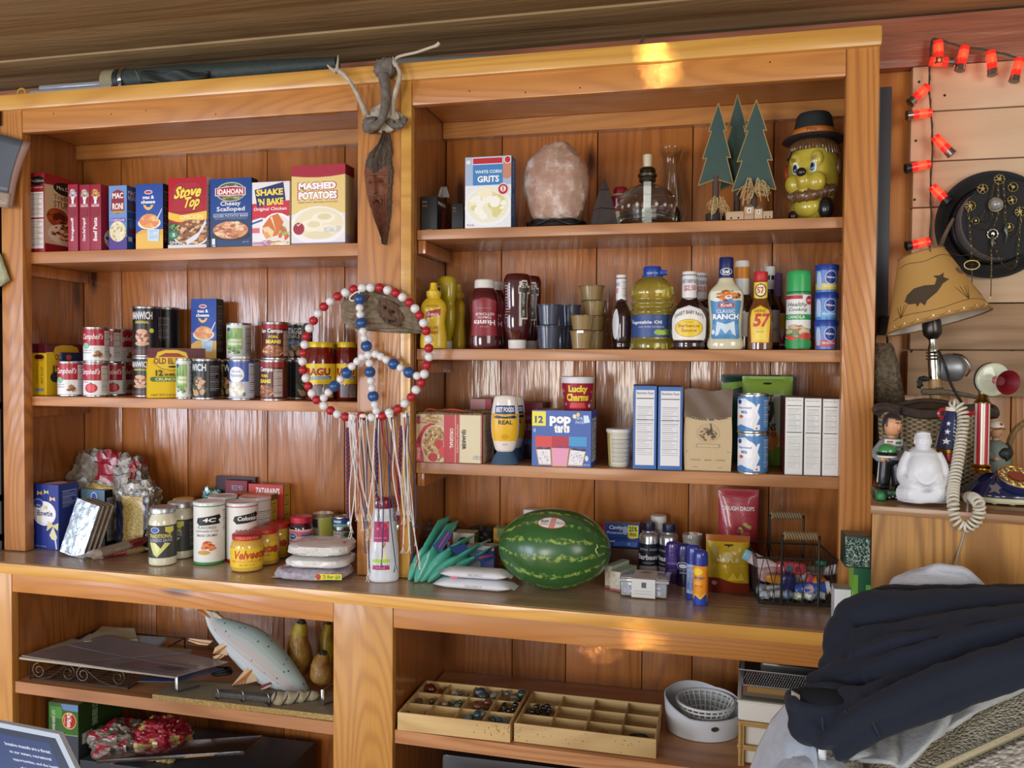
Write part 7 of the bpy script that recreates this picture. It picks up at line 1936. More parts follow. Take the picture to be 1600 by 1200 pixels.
G_=lambda x,a,s:exp(-((x-a)/s)**2)
def manface(s,t):
 x=s-.47
 if t<.34+.03*cos(x*9):
  return .95+.22*nn0(Vc((s*16,t*2,1)))+.1*nn0(Vc((s*40,t*3,2))),0
 if s>.9 and t<.9:
  return .95+.3*nn0(Vc((s*20,t*14,3))),0
 d=.92
 d+=.1*G_(t,.405,.018)*(1-.5*abs(x)*2)
 d+=.03*sin(t*260)*G_(t,.375,.02)
 for sx in(-1,1):
  d-=.3*G_(x,sx*.2,.085)*G_(t,.438,.014)
  d+=.14*G_(x,sx*.2,.05)*G_(t,.44,.008)
  d+=.1*G_(x,sx*.26,.1)*G_(t,.5,.03)
 d+=.34*G_(x,0,.06+.14*max(0,(t-.44))*2)*(1 if .42<t<.545 else G_(t,.545,.01)if t>=.545 else G_(t,.42,.02))
 if t>.565:
  hair=.055*sin((x*46)/(1.15-t*.75)+sin(t*24)*1.2)
  d+=hair+.06
  d-=.22*G_(x,0,.13)*G_(t,.612+x*x*1.2,.01)
  d+=.12*G_(abs(x),.12+(t-.56)*.8,.06)*G_(t,.6,.04)
 dark=any(abs(x-sx*.2)<.085 and abs(t-.44)<.0075 for sx in(-1,1))or(abs(x)<.15 and abs(t-.612-x*x*1.2)<.007)or(abs(x)<.1 and abs(t-.556)<.004)or(t>.6 and sin((x*46)/(1.15-t*.75)+sin(t*24)*1.2)<-.72)  # eye sockets, mouth and beard grooves: recess shade painted as a darker colour
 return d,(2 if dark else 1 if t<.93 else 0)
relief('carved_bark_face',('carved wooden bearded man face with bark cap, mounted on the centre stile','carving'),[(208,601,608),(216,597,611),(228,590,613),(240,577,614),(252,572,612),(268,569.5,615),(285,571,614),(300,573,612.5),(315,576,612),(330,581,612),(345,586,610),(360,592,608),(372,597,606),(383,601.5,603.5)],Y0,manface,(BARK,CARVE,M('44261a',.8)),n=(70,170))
def driftf(s,t):
 d=.75+.18*sin(t*22+2.2*nn0(Vc((s*3,t*2,9)))*3)+.14*nn0(Vc((s*5,t*26,4)))
 m_=0
 x,y=(s-.7)/.15,(t-.5)/.34
 if x*x+y*y<1.0:
  m_=2 if(hypot(x+.25,(y+.35)*1.4)<.16 or hypot(x-.35,(y+.05)*1.4)<.16 or(abs(y-.62)<.06 and abs(x+.1)<.3))else 1
  d=1.05+.18*nn0(Vc((s*16,t*9,2)))
  d-=.3*G_(x,-.25,.14)*G_(y,-.35,.12)+.3*G_(x,.35,.14)*G_(y,-.05,.12)
  d+=.4*G_(x,.0,.16)*G_(y,.05,.3)
  d-=.25*G_(x,-.15,.25)*G_(y,.62,.08)
  d+=.08*sin(x*20+y*7)*(1 if y>.4 else .3)
 return d,m_
relief('carved_driftwood',('weathered driftwood with a small carved face, lying behind the bead wreath','carving'),[(457,560,600),(462,548,622),(468,538,632),(476,533,640),(486,533,646),(496,533,651),(504,536,655),(511,548,657),(516,560,659),(521,628,660)],Y0,driftf,(M('84755f',.85,mo=.35,bs=60,bump=.9),M('5f4636',.7,mo=.3,bs=70,bump=.5),M('38261c',.8)),tk=.018,n=(120,60))
BONE=M('b8ad9c',.5,mo=.25,bs=50,bump=.3)
GREY=M('6d655c',.7,mo=.35,bs=70,bump=.6)
FUR=M('544f4a',.9,mo=.4,bs=90,bump=1)
an=PY(598,188,-.01)
ar=empty('deer_antlers',(an.x,0,an.z),0,('small pale deer antlers on a skull plate screwed to the top of the centre stile','antlers'))
al=Vc(ar.location)
def AP(u,v,y):
 return PY(u,v,y)-al
mb=MB()
pts_=[(572,178),(583,168),(596,162),(612,168),(625,176),(634,184),(633,196),(622,203),(600,205),(585,205),(574,196)]
mb.slab([(AP(u,v,-.004).x,AP(u,v,-.004).z)for u,v in pts_],.0035,BONE)
for v in mb.bm.verts:
 v.co.y-=.0045
blob(mb,AP(600,188,-.017),(.04,.01,.03),BONE,3,.15,.8,20,14)
mb.bd('skull_plate',ar)
mb=MB()
blob(mb,AP(580,196,-.03),(.022,.018,.02),GREY,5,.2,.8,16,12)
mb.tube(cv([AP(578,198,-.038),AP(589,196,-.046),AP(597,185,-.05),AP(602,165,-.052),AP(603,140,-.048),AP(600,120,-.04),AP(599,105,-.032)],6),[.011,.012,.013,.013,.0125,.012,.012,.0115,.011,.0108,.0105,.0105,.011,.0112,.0115,.012,.012,.0122,.0125,.0125,.013,.013,.0135,.014,.014,.0145,.0145,.015,.015,.0155,.016,.016,.0165,.017,.017,.018,.018],GREY,n=10)
mb.bd('driftwood_stem',ar)
mb=MB()
blob(mb,AP(602,107,-.032),(.026,.02,.024),GREY,9,.25,.8,18,12)
mb.bd('burr_knot',ar)
mb=MB()
mb.tube(cv([AP(606,188,-.026),AP(617,197,-.028),AP(628,192,-.026),AP(634,184,-.02)],5),.0085,GREY,n=8)
for i in rg(5):
 blob(mb,AP(612+i*5,190+(i%2)*6,-.032),(.006,.005,.006),GREY,11+i,.3,.9,8,6)
mb.bd('burl',ar)
mb=MB()
pts_=cv([AP(571,178,-.016),AP(566,165,-.03),AP(556,143,-.04),AP(544,124,-.046),AP(532,112,-.048),AP(522,109,-.048)],6)
mb.tube(pts_,[.0085-.0002*i for i in rg(18)]+[.0055,.006,.0065,.007,.0075,.0075,.0075,.007,.006,.0055,.005,.0045,.004][:len(pts_)-18],BONE,n=10)
mb.tube(cv([AP(530,112,-.048),AP(527,106,-.048),AP(528,96,-.047),AP(528,86,-.046)],5),[.0075,.0072,.0068,.006,.0055,.005,.0045,.004,.0038,.0034,.003,.0026,.0022,.0018,.0012,.0008],BONE,n=9)
mb.tube(cv([AP(526,112,-.048),AP(518,108,-.048),AP(513,103,-.048),AP(511,101,-.047)],4),[.0065,.006,.0055,.005,.0045,.004,.0035,.003,.0028,.0024,.002,.0014,.0008],BONE,n=9)
mb.bd('antler',ar)
mb=MB()
pts_=cv([AP(614,180,-.02),AP(614,160,-.034),AP(620,138,-.044),AP(625,118,-.046),AP(621,105,-.044),AP(615,96,-.042),AP(614,89,-.042)],6)
mb.tube(pts_,[max(.0012,.0085-.00014*i if i<26 else .0075-.0006*(i-26))for i in rg(len(pts_))],BONE,n=10)
pts_=cv([AP(614,98,-.04),AP(620,90,-.034),AP(632,86,-.026),AP(650,82,-.016),AP(668,76,-.008),AP(682,71,-.004),AP(686,67,-.003)],6)
mb.tube(pts_,[.0036 if i<len(pts_)-8 else .0046 for i in rg(len(pts_))],M('cfc6b4',.5,bump=.2),n=9)
mb.bd('antler',ar)
ZT=2.2362
G='things lying on top of the bookcase'
a,b=PY(45,135,.03),PY(168,128,.03)
mb=MB()
L=b.x-a.x
for(r_,zz0,yy0,x0_,ln)in((.013,.0135,0,0,1),(.014,.03,.012,.1,.9)):
 mb.tube(cv([(x0_*L,yy0,zz0),(L*.4,yy0+.004,zz0+.001),(L*.8,yy0,zz0-.001),(L*1.05,yy0,zz0)],6),r_,M('9a9ca2',.1,ct_=1,bump=.6,bs=30,alpha=.85),n=12,flat=.8)
mb.bd('plastic_roll',loc=(a.x,.04,ZT),tag=('rolled clear plastic sheeting at the far left on top of the bookcase','plastic sheet',G))
mb=MB()
mb.tube([(.014*cos(k_*PI/6),0,.013+.011*sin(k_*PI/6))for k_ in rg(12)],.003,M('b8962c',.5),n=6,cl=True)
mb.bd('yellow_ring',loc=(PY(34,148,.02).x,.02,ZT),tag=('yellow cord ring at the left end of the plastic roll','ring'))
a,b=PY(164,120,.05),PY(525,112,.05)
r_=.033
mt_=empty('map_tube',(a.x,.06,ZT+.004),0,('dark green canvas tube with khaki end cap lying on top of the left bay','tube'))
L=b.x-a.x
mb=MB()
TGREEN=M('323b36',.6,mo=.25,bs=90,bump=.2)
mb.lth([(r_*.98,.05),(r_,.052),(r_*.98,L*.3),(r_*.8,L*.7),(r_*.55,L)],TGREEN,n=28,c=(0,r_),ax='x')
mb.bd('body',mt_)
mb=MB()
mb.lth([(r_*.9,-.004),(r_*1.02,0),(r_*1.04,.008),(r_*1.02,.04)],M('8d8263',.7,mo=.1),n=28,c=(0,r_),ax='x')
mb.bd('end_cap',mt_)
mb=MB()
mb.lth([(r_*1.05,.041),(r_*1.06,.042),(r_*1.06,.056),(r_*1.05,.057)],M('1d1f20',.5),n=28,c=(0,r_),ax='x')
mb.ball((.048,-r_*.78,r_*1.5),.005,M('b8bcc0',.2,1),10,8)
mb.bd('strap',mt_)
mb=MB()
mb.lth([(r_*1.07,.06),(r_*1.08,.061),(r_*1.08,.072),(r_*1.07,.073)],M('c0c4c8',.2,1),n=28,c=(0,r_),ax='x')
mb.box(.064,.076,-r_*1.12,-r_*1.02,-.004+.005,r_*.7,M('c0c4c8',.2,1),bev=.002)
mb.bd('clamp',mt_)
for k_ in rg(5):
 mb=MB()
 x_=.12+k_*.075
 rr=r_*(1-.06*k_)
 mb.tube([(x_+.012*cos(j),-cos(j*.5-.4)*rr,r_+sin(j*.5-.4)*rr)for j in(0,.6,1.2,1.8)],.0008,M('9a9478',.6),n=4)
 mb.bd('stitched_seam',mt_)
mb=MB()
mb.grid(lambda s,t:(.15+s*.21,-r_*1.25-.008*sin(s*9+t*3),.004+(.036-.014*s)*t+.003*sin(s*14)),20,6,M('2b332f',.6,bump=.3))
mb.bd('canvas_flap',mt_,tk=.004)
a,b=PY(622,92,.1),PY(885,92,.1)
L=b.x-a.x
mb=MB()
mb.lth([(.006,-.002),(.03,0),(.03,L*.1),(.024,L*.4),(.013,L*.75),(.006,L)],M('77736e',.45,ct_=.3,bump=.3,bs=20),n=26,c=(0,.03),ax='x',sq=(1.2,.95))
mb.tube([(.004+.002*cos(k_*PI/10),.028*cos(k_*PI/10)*1.2,.03+.028*sin(k_*PI/10))for k_ in rg(20)],.0015,M('cfc8bc',.6),n=5,cl=True)
mb.bd('rolled_grey_sheet',loc=(a.x,.12,ZT),rz=-.02,tag=('grey rolled sheet tapering to the right, on top of the bookcase behind the antlers','roll',G))
mb=MB()
R=RRn(12)
for i in rg(9):
 e=Vc((.022+R.uniform(-.006,.012),R.uniform(-.01,.01),.034+R.uniform(-.012,.014)))
 mb.tube(cv([(0,0,.001),(e.x*.5+R.uniform(-.003,.003),e.y*.5,e.z*.45),e],4),.0012,M('5a4c38',.8),n=5)
mb.bd('twig_bundle',loc=(PY(993,74,.05).x,.05,ZT),tag=('small bundle of dry twigs sticking up from the bookcase top','twigs'))
q0,q1,q2,q3=PY(-70,205,-.03),PY(48,222,-.02),PY(21,325,-.03),PY(-60,318,-.05)
mb=MB()
TL,TRr,BRr,BLl=[Vc(q)for q in(PY(-80,190,-.028),PY(48.5,223,-.01),PY(20,326,-.022),PY(-75,316,-.045))]
def pic(s,t,o=.0):
 bot=BLl.lerp(BRr,s)
 top_=TL.lerp(TRr,s)
 p=bot.lerp(top_,t)
 p=p+Vc((-.012*sin(t*PI)*s,-.012*sin(s*PI),0))
 return p+Vc((0,-o,0))
mb.grid(lambda s,t:pic(s,t)-TL,14,12,M('8c6a5c',.5))
ArtC(mb,lambda s,t,o:pic(s,t,o+.0012)-TL,1,cut=10).run([('r',0,.22,.92,1,'50555c'),('r',0,0,.95,.22,'9a8474'),('f',.5,.11,.45,.08,['b8a494','7a6458','c8b8a8'],60,.07),('p',[(.5,.75),(.6,.7),(.72,.52),(.7,.4),(.64,.36),(.55,.42),(.4,.5),(.3,.7)],'d8cfa8'),('p',[(.42,.66),(.6,.6),(.66,.5),(.5,.5)],'b8a880')])
mb.bd('hanging_picture',loc=TL,tag=('curled grey poster with brown border hanging over the left stile','poster'),tk=.0012,recalc=False)
TL2=Vc(PY(-40,385,-.02))
mb=MB()
c4=[Vc(q)for q in(PY(-40,385,-.02),PY(1,396,-.012),PY(16,438,-.01),PY(-30,470,-.03))]
mb.grid(lambda s,t:(c4[3].lerp(c4[2],s)).lerp(c4[0].lerp(c4[1],s),t)-TL2+Vc((0,-.004*sin(s*3),0)),6,6,M('a8ac88',.6,mo=.3,bs=60))
mb.bd('folded_map',loc=TL2,tag=('corner of a pale green folded map hanging at the left edge','map'),tk=.0012)
mb=MB()
q=PY(-6,186,-.004)
mb.box(-.02,.018,-.006,0,-.022,.022,'1c1e22',bev=.002)
Art(mb,flat(-.016,.014,-.016,.018,-.006),1).run([('r',0,0,1,1,'dfe4ea'),('r',0,0,1,.3,'c23a54')])
mb.bd('wall_thermostat',loc=(q.x,-.004,q.z),tag=('small black and white tag at the top left corner of the bookcase','tag'))
dk=empty('dark_shelf_unit',(-.3,.05,0),0,('dark shelf unit just visible beyond the left stile','shelf unit'))
mb=MB()
mb.box(-.22,.215,.18,.2,ZC+.001,2.1,'1a1614')
dk_b=mb.bd('back_panel',dk)
for z_ in(.9,1.02,1.3,1.62):
 mb=MB()
 mb.box(-.22,.215,-.05,.18,z_,z_+.02,'2a2320')
 mb.bd('shelf',dk)
for sx in(-.22,.2):
 mb=MB()
 mb.box(sx,sx+.015,-.05,.18,ZC+.001,2.1,'1a1614')
 mb.bd('side_panel',dk)
for i,(z_,hgt,col,lab)in en(((1.641,.12,'7a2030','maroon box on the dark shelf unit at the left edge'),(1.321,.16,'54202c','dark red box on the dark shelf unit at the left edge'),(1.041,.1,'8a7460','tan box on the dark shelf unit at the left edge'))):
 mb=MB()
 mb.box(-.15,.15,0,.14,0,hgt,col,bev=.001)
 Art(mb,flat(-.15,.15,0,hgt),2,seed=i).run([('r',.6,.3,.95,.7,'d8d4cc'),('f',.8,.5,.15,.2,['a83a44','5a6a8c','d8c8a8'],20,.3)])
 mb.bd('stored_box',loc=(-.31,.02,z_),tag=(lab,'box'))
IR2=M('3a3838',.35,.8)
fl_,fr_=PZ(47,1062,ZL),PZ(201,1077,ZL)
rz_=atan2(fr_.y-fl_.y,fr_.x-fl_.x)
w=(fr_-fl_).length
tr=empty('scroll_wire_tray',(fl_.x,fl_.y,ZL+.0005),rz_,('black scrollwork wire tray under the papers on the lower left shelf','tray'))
hh=PY(47,1031,fl_.y).z-ZL
mb=MB()
D=.27
for z_ in(.0015,hh):
 mb.tube([(0,0,z_),(w,0,z_),(w,D,z_),(0,D,z_)],.0022 if z_>.01 else .0015,IR2,n=6,cl=True)
for x_,y_ in((0,0),(w,0),(w,D),(0,D)):
 mb.tube([(x_,y_,0),(x_,y_,hh)],.0022,IR2,n=6)
mb.bd('frame',tr)
mb=MB()
for i in rg(1,16):
 mb.tube([(0,D*i/16,.004),(w,D*i/16,.004)],.0011,IR2,n=5)
for i in rg(1,5):
 mb.tube([(w*i/5,0,.0055),(w*i/5,D,.0055)],.0011,IR2,n=5)
for i in rg(1,5):
 mb.tube([(0,.002,hh*i/9),(w,.002,hh*i/9)],.0007,IR2,n=4)
mb.bd('wire_floor',tr)
mb=MB()
for cx_,sg in((.1,-1),(.4,1),(.55,-1),(.9,1)):
 sp_=[]
 for j in rg(22):
  a=j/21*2*PI*1.5
  rr=hh*.4*(1-.72*j/21)
  sp_.append((w*cx_+sg*rr*sin(a)*1,-.002,hh*.52+rr*cos(a)))
 mb.tube(sp_,.0013,M('8a8880',.25,1),n=5)
for x0_,x1_,sg in((.1,.4,1),(.55,.9,1)):
 mb.tube(cv([(w*x0_,-.002,hh*.92 if x0_>.3 else hh*.1),(w*(x0_*.6+x1_*.4),-.002,hh*.35 if x0_>.3 else hh*.25),(w*(x0_*.2+x1_*.8),-.002,hh*.1 if x0_>.3 else hh*.75),(w*x1_,-.002,hh*.12 if x0_>.3 else hh*.92)],6),.0013,M('8a8880',.25,1),n=5)
mb.bd('scroll_front',tr)
def sheet(name,label,cat,group,px,z,th,mat,art=None,lift=.0,seed=0):
 q=[PZ(u,v,z)for u,v in px]
 o0=Vc(q[0])
 mb=MB()
 def f(s,t,o=.0,dz=.0):
  p=q[0].lerp(q[1],s).lerp(q[3].lerp(q[2],s),t)
  return(p.x-o0.x,p.y-o0.y,dz+th+o+lift*sin(s*2.4+seed)*sin(t*2+.5)+.0015*nn0(Vc((s*4,t*4,seed))))
 n_=10
 g1=mb.grid(lambda s,t:f(s,t),n_,n_,mat)
 g0_=mb.grid(lambda s,t:f(s,t,0,-th),n_,n_,mat)
 mi=mb.mi(mat)
 for i in rg(n_):
  for(A0,A1,B0,B1)in((g1[i][0],g1[i+1][0],g0_[i][0],g0_[i+1][0]),(g1[i][n_],g1[i+1][n_],g0_[i][n_],g0_[i+1][n_]),(g1[0][i],g1[0][i+1],g0_[0][i],g0_[0][i+1]),(g1[n_][i],g1[n_][i+1],g0_[n_][i],g0_[n_][i+1])):
   mb.face([A0,A1,B1,B0],mi)
 if art:
  ArtC(mb,lambda s,t,o:f(s,t,o+.0005),1.4,cut=8).run(art)
 return mb.bd(name,loc=(o0.x,o0.y,z),tag=(label,cat,group),sharp=30)
zt=ZL+hh+.003
GP='papers piled on the wire tray'
sheet('paper_stack','stack of cream papers at the bottom of the pile on the wire tray','papers',GP,((30,1030),(275,1060),(300,1018),(112,1001)),zt,.006,M('b3a88c',.7),seed=1)
sheet('paper_stack','narrow stack of blue-grey papers in the middle of the pile','papers',GP,((98,1022),(225,1030),(260,1000),(140,995)),zt+.0075,.009,M('a5aeb8',.6),seed=2)
sheet('newspaper','cream folded newspaper poking up at the back of the pile','newspaper',GP,((130,1004),(215,1000),(210,982),(160,980)),zt+.018,.003,M('b7aa84',.7),lift=.004,seed=3)
sheet('plastic_folder','large grey plastic folder on top of the pile, drooping over the shelf edge','folder',GP,((34,1024),(272,1059),(356,1036),(165,992)),zt+.022,.003,M('7e7b80',.25,ct_=.6,alpha=1),[('p',[(.55,.1),(.95,.15),(.95,.6),(.6,.55)],'6b6a74'),('e',.68,.35,.1,.12,'8a5a58'),('e',.86,.32,.08,.1,'5a4848'),('p',[(0,.5),(1,.45),(1,.48),(0,.54)],'9a989c'),('p',[(.3,0),(.34,0),(.7,1),(.66,1)],'8f8d92')],lift=.006,seed=4)
sheet('blue_edged_folder','dark blue-edged folder under the front corner of the grey one','folder',GP,((215,1066),(278,1066),(350,1046),(280,1040)),ZL+.035,.003,M('3a4a6a',.4),seed=5)
bq=[PZ(*p_,ZL+.016)for p_ in((238,1084),(528,1118),(541,1082),(285,1062))]
mb=MB()
b0_=Vc(bq[0])
loc2=[(q.x-b0_.x,q.y-b0_.y)for q in bq]
OSB=M('8b8068',.8,mo=.1,bs=60)
OSBE=M('b59a62',.85,mo=.45,bs=240,bump=.8)
mb.slab(loc2,.0145,OSBE,OSBE,ax='z')
mi=mb.mi(OSB)
for f in mb.bm.faces:
 if abs(f.normal.z)>.5 or len(f.verts)==4 and all(v.co.z>.014 for v in f.verts):
  f.material_index=mi
pb=mb.bd('particle_board',loc=(b0_.x,b0_.y,ZL+.0005),tag=('loose piece of particle board lying on the lower left shelf','board'))
ZB=ZL+.016
CHR=M('c4c8cc',.15,1)
for i,(u,v,lab)in en(((276,1082,'chrome coat hook at the left end of the particle board'),(504,1094,'chrome coat hook at the right end of the particle board'))):
 q=PZ(u,1080 if i==0 else 1103,ZB)
 if i==0:
  q=PZ(u,1083,ZB)
 mb=MB()
 H_=PY(u,1056 if i==0 else 1078,q.y).z-ZB
 mb.box(-.0045,.0045,-.0012,.0012,.001,H_,CHR,bev=.001)
 mb.tube([(0,0,H_-.001),(.006,.02,H_+.004),(.012,.04,H_+.004)],.0022,CHR,n=6)
 mb.tube([(0,0,.002),(.018,.03,.002),(.034,.055,.003)],.0018,M('6a6a6c',.3,.9),n=6)
 mb.tube([(.003,.008,.002),(.022,.03,.002),(.036,.048,.003)],.0018,M('6a6a6c',.3,.9),n=6)
 mb.bd('coat_hook',loc=(q.x,q.y,ZB+.0005),tag=(lab,'hook'))
a,b=PZ(336,1090,ZB),PZ(425,1099,ZB)
hk=empty('hook_rail',(a.x,a.y+.012,ZB),atan2(b.y-a.y,b.x-a.x),('short grey wooden rail with wire hooks lying in front of the stuffed fish','rail'))
L=(b-a).length
mb=MB()
mb.box(0,L,-.012,.012,.0008,.016,M('55534e',.7,mo=.3,bs=90,bump=.4),bev=.004)
mb.bd('rail',hk)
for i in rg(3):
 x_=L*(.02+.44*i)
 mb=MB()
 mb.tube([(x_+.014*sin(j*.35),-.013-.008*sin(j*.3),.014+.014*cos(j*.42))for j in rg(10)],.0016,M('7d7a74',.25,1),n=6)
 mb.bd('wire_hook',hk)
mb=MB()
q=PY(350,1063,.06)
for k_ in rg(2):
 mb.tube([(.028*cos(j*PI/8)*(1-.2*k_),.02*sin(j*PI/8),.006+.007*k_+.002*sin(j))for j in rg(16)],.0045,M('1c1a1a',.5),n=7,cl=True)
mb.bd('coiled_strap',loc=(q.x,.05,ZB+.0005),tag=('black coiled strap in the shade under the stuffed fish','strap'))
FB,nt,p=new_mat('plush_fish')
tc=nt.nodes.new('ShaderNodeTexCoord')
at=nt.nodes.new('ShaderNodeAttribute')
at.attribute_name='rnd'
vo=nt.nodes.new('ShaderNodeTexVoronoi')
vo.inputs['Scale'].default_value=75
nt.links.new(tc.outputs['Object'],vo.inputs['Vector'])
sc_=nt.nodes.new('ShaderNodeSeparateColor')
nt.links.new(vo.outputs['Color'],sc_.inputs[0])
spot=mth(nt,'MULTIPLY',mth(nt,'LESS_THAN',vo.outputs['Distance'],.22),mth(nt,'LESS_THAN',sc_.outputs[0],.3))
base_=mxn(nt,lin('d0d8dd'),lin('8d9c95'),mpr(nt,at.outputs['Fac'],.25,.95,0,1))
pink=mth(nt,'MULTIPLY',mth(nt,'MULTIPLY',mpr(nt,at.outputs['Fac'],.35,.55,0,1),mpr(nt,at.outputs['Fac'],.6,.8,1,0)),.55)
base_=mxn(nt,base_,lin('b89a92'),pink)
nt.links.new(mxn(nt,base_,lin('3c4440'),mth(nt,'MULTIPLY',spot,mpr(nt,at.outputs['Fac'],.3,.6,0,.9))),p.inputs['Base Color'])
p.inputs['Roughness'].default_value=.75
p.inputs['Sheen Weight'].default_value=.3
ctr=[(330,958,12),(337,974,15),(350,985,22),(368,997,29),(392,1013,36),(415,1033,36),(436,1052,31),(455,1068,24),(470,1080,17),(480,1086,10)]
ys=[.045,.04,.035,.03,.025,.02,.015,.01,.005,.0]
f0p=PY(392,1013,.025)
fish=empty('stuffed_fish',(f0p.x,.025,ZB),0,('pale blue-grey plush trout nose down on the particle board, tail up in the air','stuffed fish'))
fl0=Vc(fish.location)
cp=cv([PY(u,v,y)-fl0 for(u,v,r),y in zip(ctr,ys)],5)
rr_=[q.x for q in cv([(r/590,0,0)for _,_,r in ctr],5)]
mb=MB()
mi=mb.mi(FB)
rgs=[]
NN=26
for i,c_ in en(cp):
 t_=(cp[min(i+1,len(cp)-1)]-cp[max(i-1,0)]).normalized()
 up_=Vc((0,1,0)).cross(t_).normalized()
 if up_.z<0:
  up_=-up_
 dp=t_.cross(up_).normalized()
 rgs.append([(mb.v(c_+up_*rr_[i]*cos(2*PI*k_/NN)+dp*rr_[i]*.72*sin(2*PI*k_/NN)),cos(2*PI*k_/NN))for k_ in rg(NN)])
for i in rg(len(rgs)-1):
 for k_ in rg(NN):
  k2=(k_+1)%NN
  mb.face([rgs[i][k_][0],rgs[i][k2][0],rgs[i+1][k2][0],rgs[i+1][k_][0]],mi,(rgs[i][k_][1]+rgs[i][k2][1])/4+.5)
mb.face([q[0]for q in rgs[0]],mi,.3)
mb.face([q[0]for q in rgs[-1]],mi,.3)
for v in mb.bm.verts:
 if v.co.z<.001:
  v.co.z=.001
mb.bd('body',fish)
FIN=M('c9b08c',.75,mo=.1)
FINO=M('b8682c',.75)
def fin(px,y,lab='fin',th=.008,dark=3):
 mb=MB()
 P=[PY(u,v,y)-fl0 for u,v in px]
 c_=sum(P,Vc())/len(P)
 front=[mb.v(q+Vc((0,-.001,0)))for q in P]
 back=[mb.v(q+Vc((0,th,0)))for q in P]
 cf=mb.v(c_+Vc((0,-th*.8,0)))
 cb_=mb.v(c_+Vc((0,th*1.8,0)))
 n_=len(P)
 mi=mb.mi(FIN)
 for i in rg(n_):
  mb.face([front[i],front[(i+1)%n_],cf],mi)
  mb.face([back[i],back[(i+1)%n_],cb_],mi)
  mb.face([front[i],front[(i+1)%n_],back[(i+1)%n_],back[i]],mi)
 for k_ in rg(dark):
  a_=P[0].lerp(P[1],.5)
  b_=P[n_//2].lerp(P[(n_//2+1)%n_],(k_+.5)/dark)
  mb.tube([a_+Vc((0,-.0035,0)),c_.lerp((a_+b_)/2,.7)+Vc((0,-th*.95,0)),b_+Vc((0,-.0025,0))],.0016,FINO,n=5)
 return mb.bd(lab,fish,sharp=50)
fin([(345,972),(333,970),(322,964),(308,953),(318,952),(338,958),(348,966)],.035,'tail_fin')
fin([(331,1003),(325,1008),(310,1007),(294,1001),(296,997),(312,999),(328,1001)],.01,'fin',.006,1)
fin([(352,1004),(359,1012),(355,1024),(343,1021),(333,1021),(336,1012),(345,1006)],.000,'fin',.006,3)
fin([(343,1022),(352,1024),(343,1030),(334,1033),(333,1026)],-.002,'fin',.005,2)
fin([(388,1040),(401,1052),(402,1064),(385,1068),(362,1071),(368,1064),(378,1052)],-.018,'fin',.008,4)
mb=MB()
mb.tube(cv([PY(407,1074,-.018)-fl0,PY(412,1072,-.022)-fl0,PY(424,1067,-.02)-fl0],4),.0042,M('8c3c40',.5),n=7)
mb.tube(cv([PY(408,1077,-.018)-fl0,PY(414,1075,-.022)-fl0,PY(424,1070,-.02)-fl0],4),.0032,M('dcd8d0',.5),n=7)
mb.bd('mouth',fish)
a,b=PZ(424,1102,ZB),PZ(500,1092,ZB)
sg_=empty('wrapped_root',(a.x,a.y,ZB),atan2(b.y-a.y,b.x-a.x),('pale knobbly root wrapped in dark wire at the nose of the stuffed fish','root'))
L=(b-a).length
mb=MB()
prf=[(.006,0),(.016,L*.06),(.019,L*.16),(.016,L*.26),(.0185,L*.36),(.014,L*.5),(.017,L*.6),(.012,L*.72),(.014,L*.82),(.01,L*.94),(.004,L)]
mb.lth(prof([(r,z)for r,z in prf],4),M('a59c84',.7,mo=.25,bs=80,bump=.4),n=18,c=(0,.017),ax='x')
for v in mb.bm.verts:
 v.co.z=max(v.co.z-(.006*v.co.x/L),.0008)
mb.bd('root',sg_)
mb=MB()
for x_ in(.02,.27,.5,.72):
 r_=.019*(1-.35*x_)
 mb.tube([(x_*L+.01*sin(j*PI/7),r_*1.03*cos(j*PI/7),.017-.006*x_+r_*1.03*sin(j*PI/7)*.9)for j in rg(14)],.0016,M('35332f',.4,.6),n=5,cl=True)
mb.bd('wire',sg_)
GO=M('9c7434',.55,ct_=.15,mo=.35,bs=60,bump=.7)
GY=M('a89028',.5,ct_=.2,mo=.3,bs=40,bump=.3)
for i,(u,vb,ub_w,ut,vt,yy,mt,lab)in en(((470,1078,24,467,967,.1,GO,'tall brown carved gourd with an upright neck behind the fish'),(505,1082,22,500,1017,.045,GO,'short brown carved gourd nearest the centre stile'),(512,1060,17,514,970,.2,GY,'yellow-green gourd with a dark tip at the back of the lower left shelf'))):
 p0,pt=PY(u,1075,yy),PY(ut,vt,yy)
 H_=pt.z-ZL
 r_=ub_w/560
 z0=(ZB+.0006)if i!=2 else(ZL+.0006)
 H_=pt.z-z0
 mb=MB()
 path=cv([(0,0,r_*.12),(0,0,H_*.2),(-.004,0,H_*.42),(-.006,0,H_*.65),(0,0,H_*.85),(.003,0,H_)],6)
 n_=len(path)
 rad=[r_*max(.2,(.55+.5*sin(min(1,t_/.42)*PI*.62))if t_<.42 else 1.03-1.25*(t_-.42))*(1 if t_<.93 else .8)for t_ in[k_/(n_-1)for k_ in rg(n_)]]
 mb.tube(path,rad,mt,n=22,flat=.8)
 tip=mb.mi(M('2e2a20',.7))
 yel=mb.mi(GY)
 for f in mb.bm.faces:
  c_=f.calc_center_median()
  if c_.z>H_*.94:
   f.material_index=tip
  elif c_.z>H_*.74 and i==0:
   f.material_index=yel
 for v in mb.bm.verts:
  n__=nn0(v.co*60)
  v.co.x+=.0025*n__
  v.co.z=max(v.co.z,.0005)
 mb.bd('carved_gourd',loc=(p0.x,yy,z0),rz=.4,tag=(lab,'gourd','carved gourds'),sharp=60)
mb=MB()
mb.tube(cv([(0,0,.004),(.002,0,.05),(.0,0,.1),(.004,0,.125)],5),[.016,.02,.022,.022,.022,.021,.02,.018,.016,.014,.012,.01,.009,.008,.007,.006],GY,n=16)
q=PY(536,1040,.12)
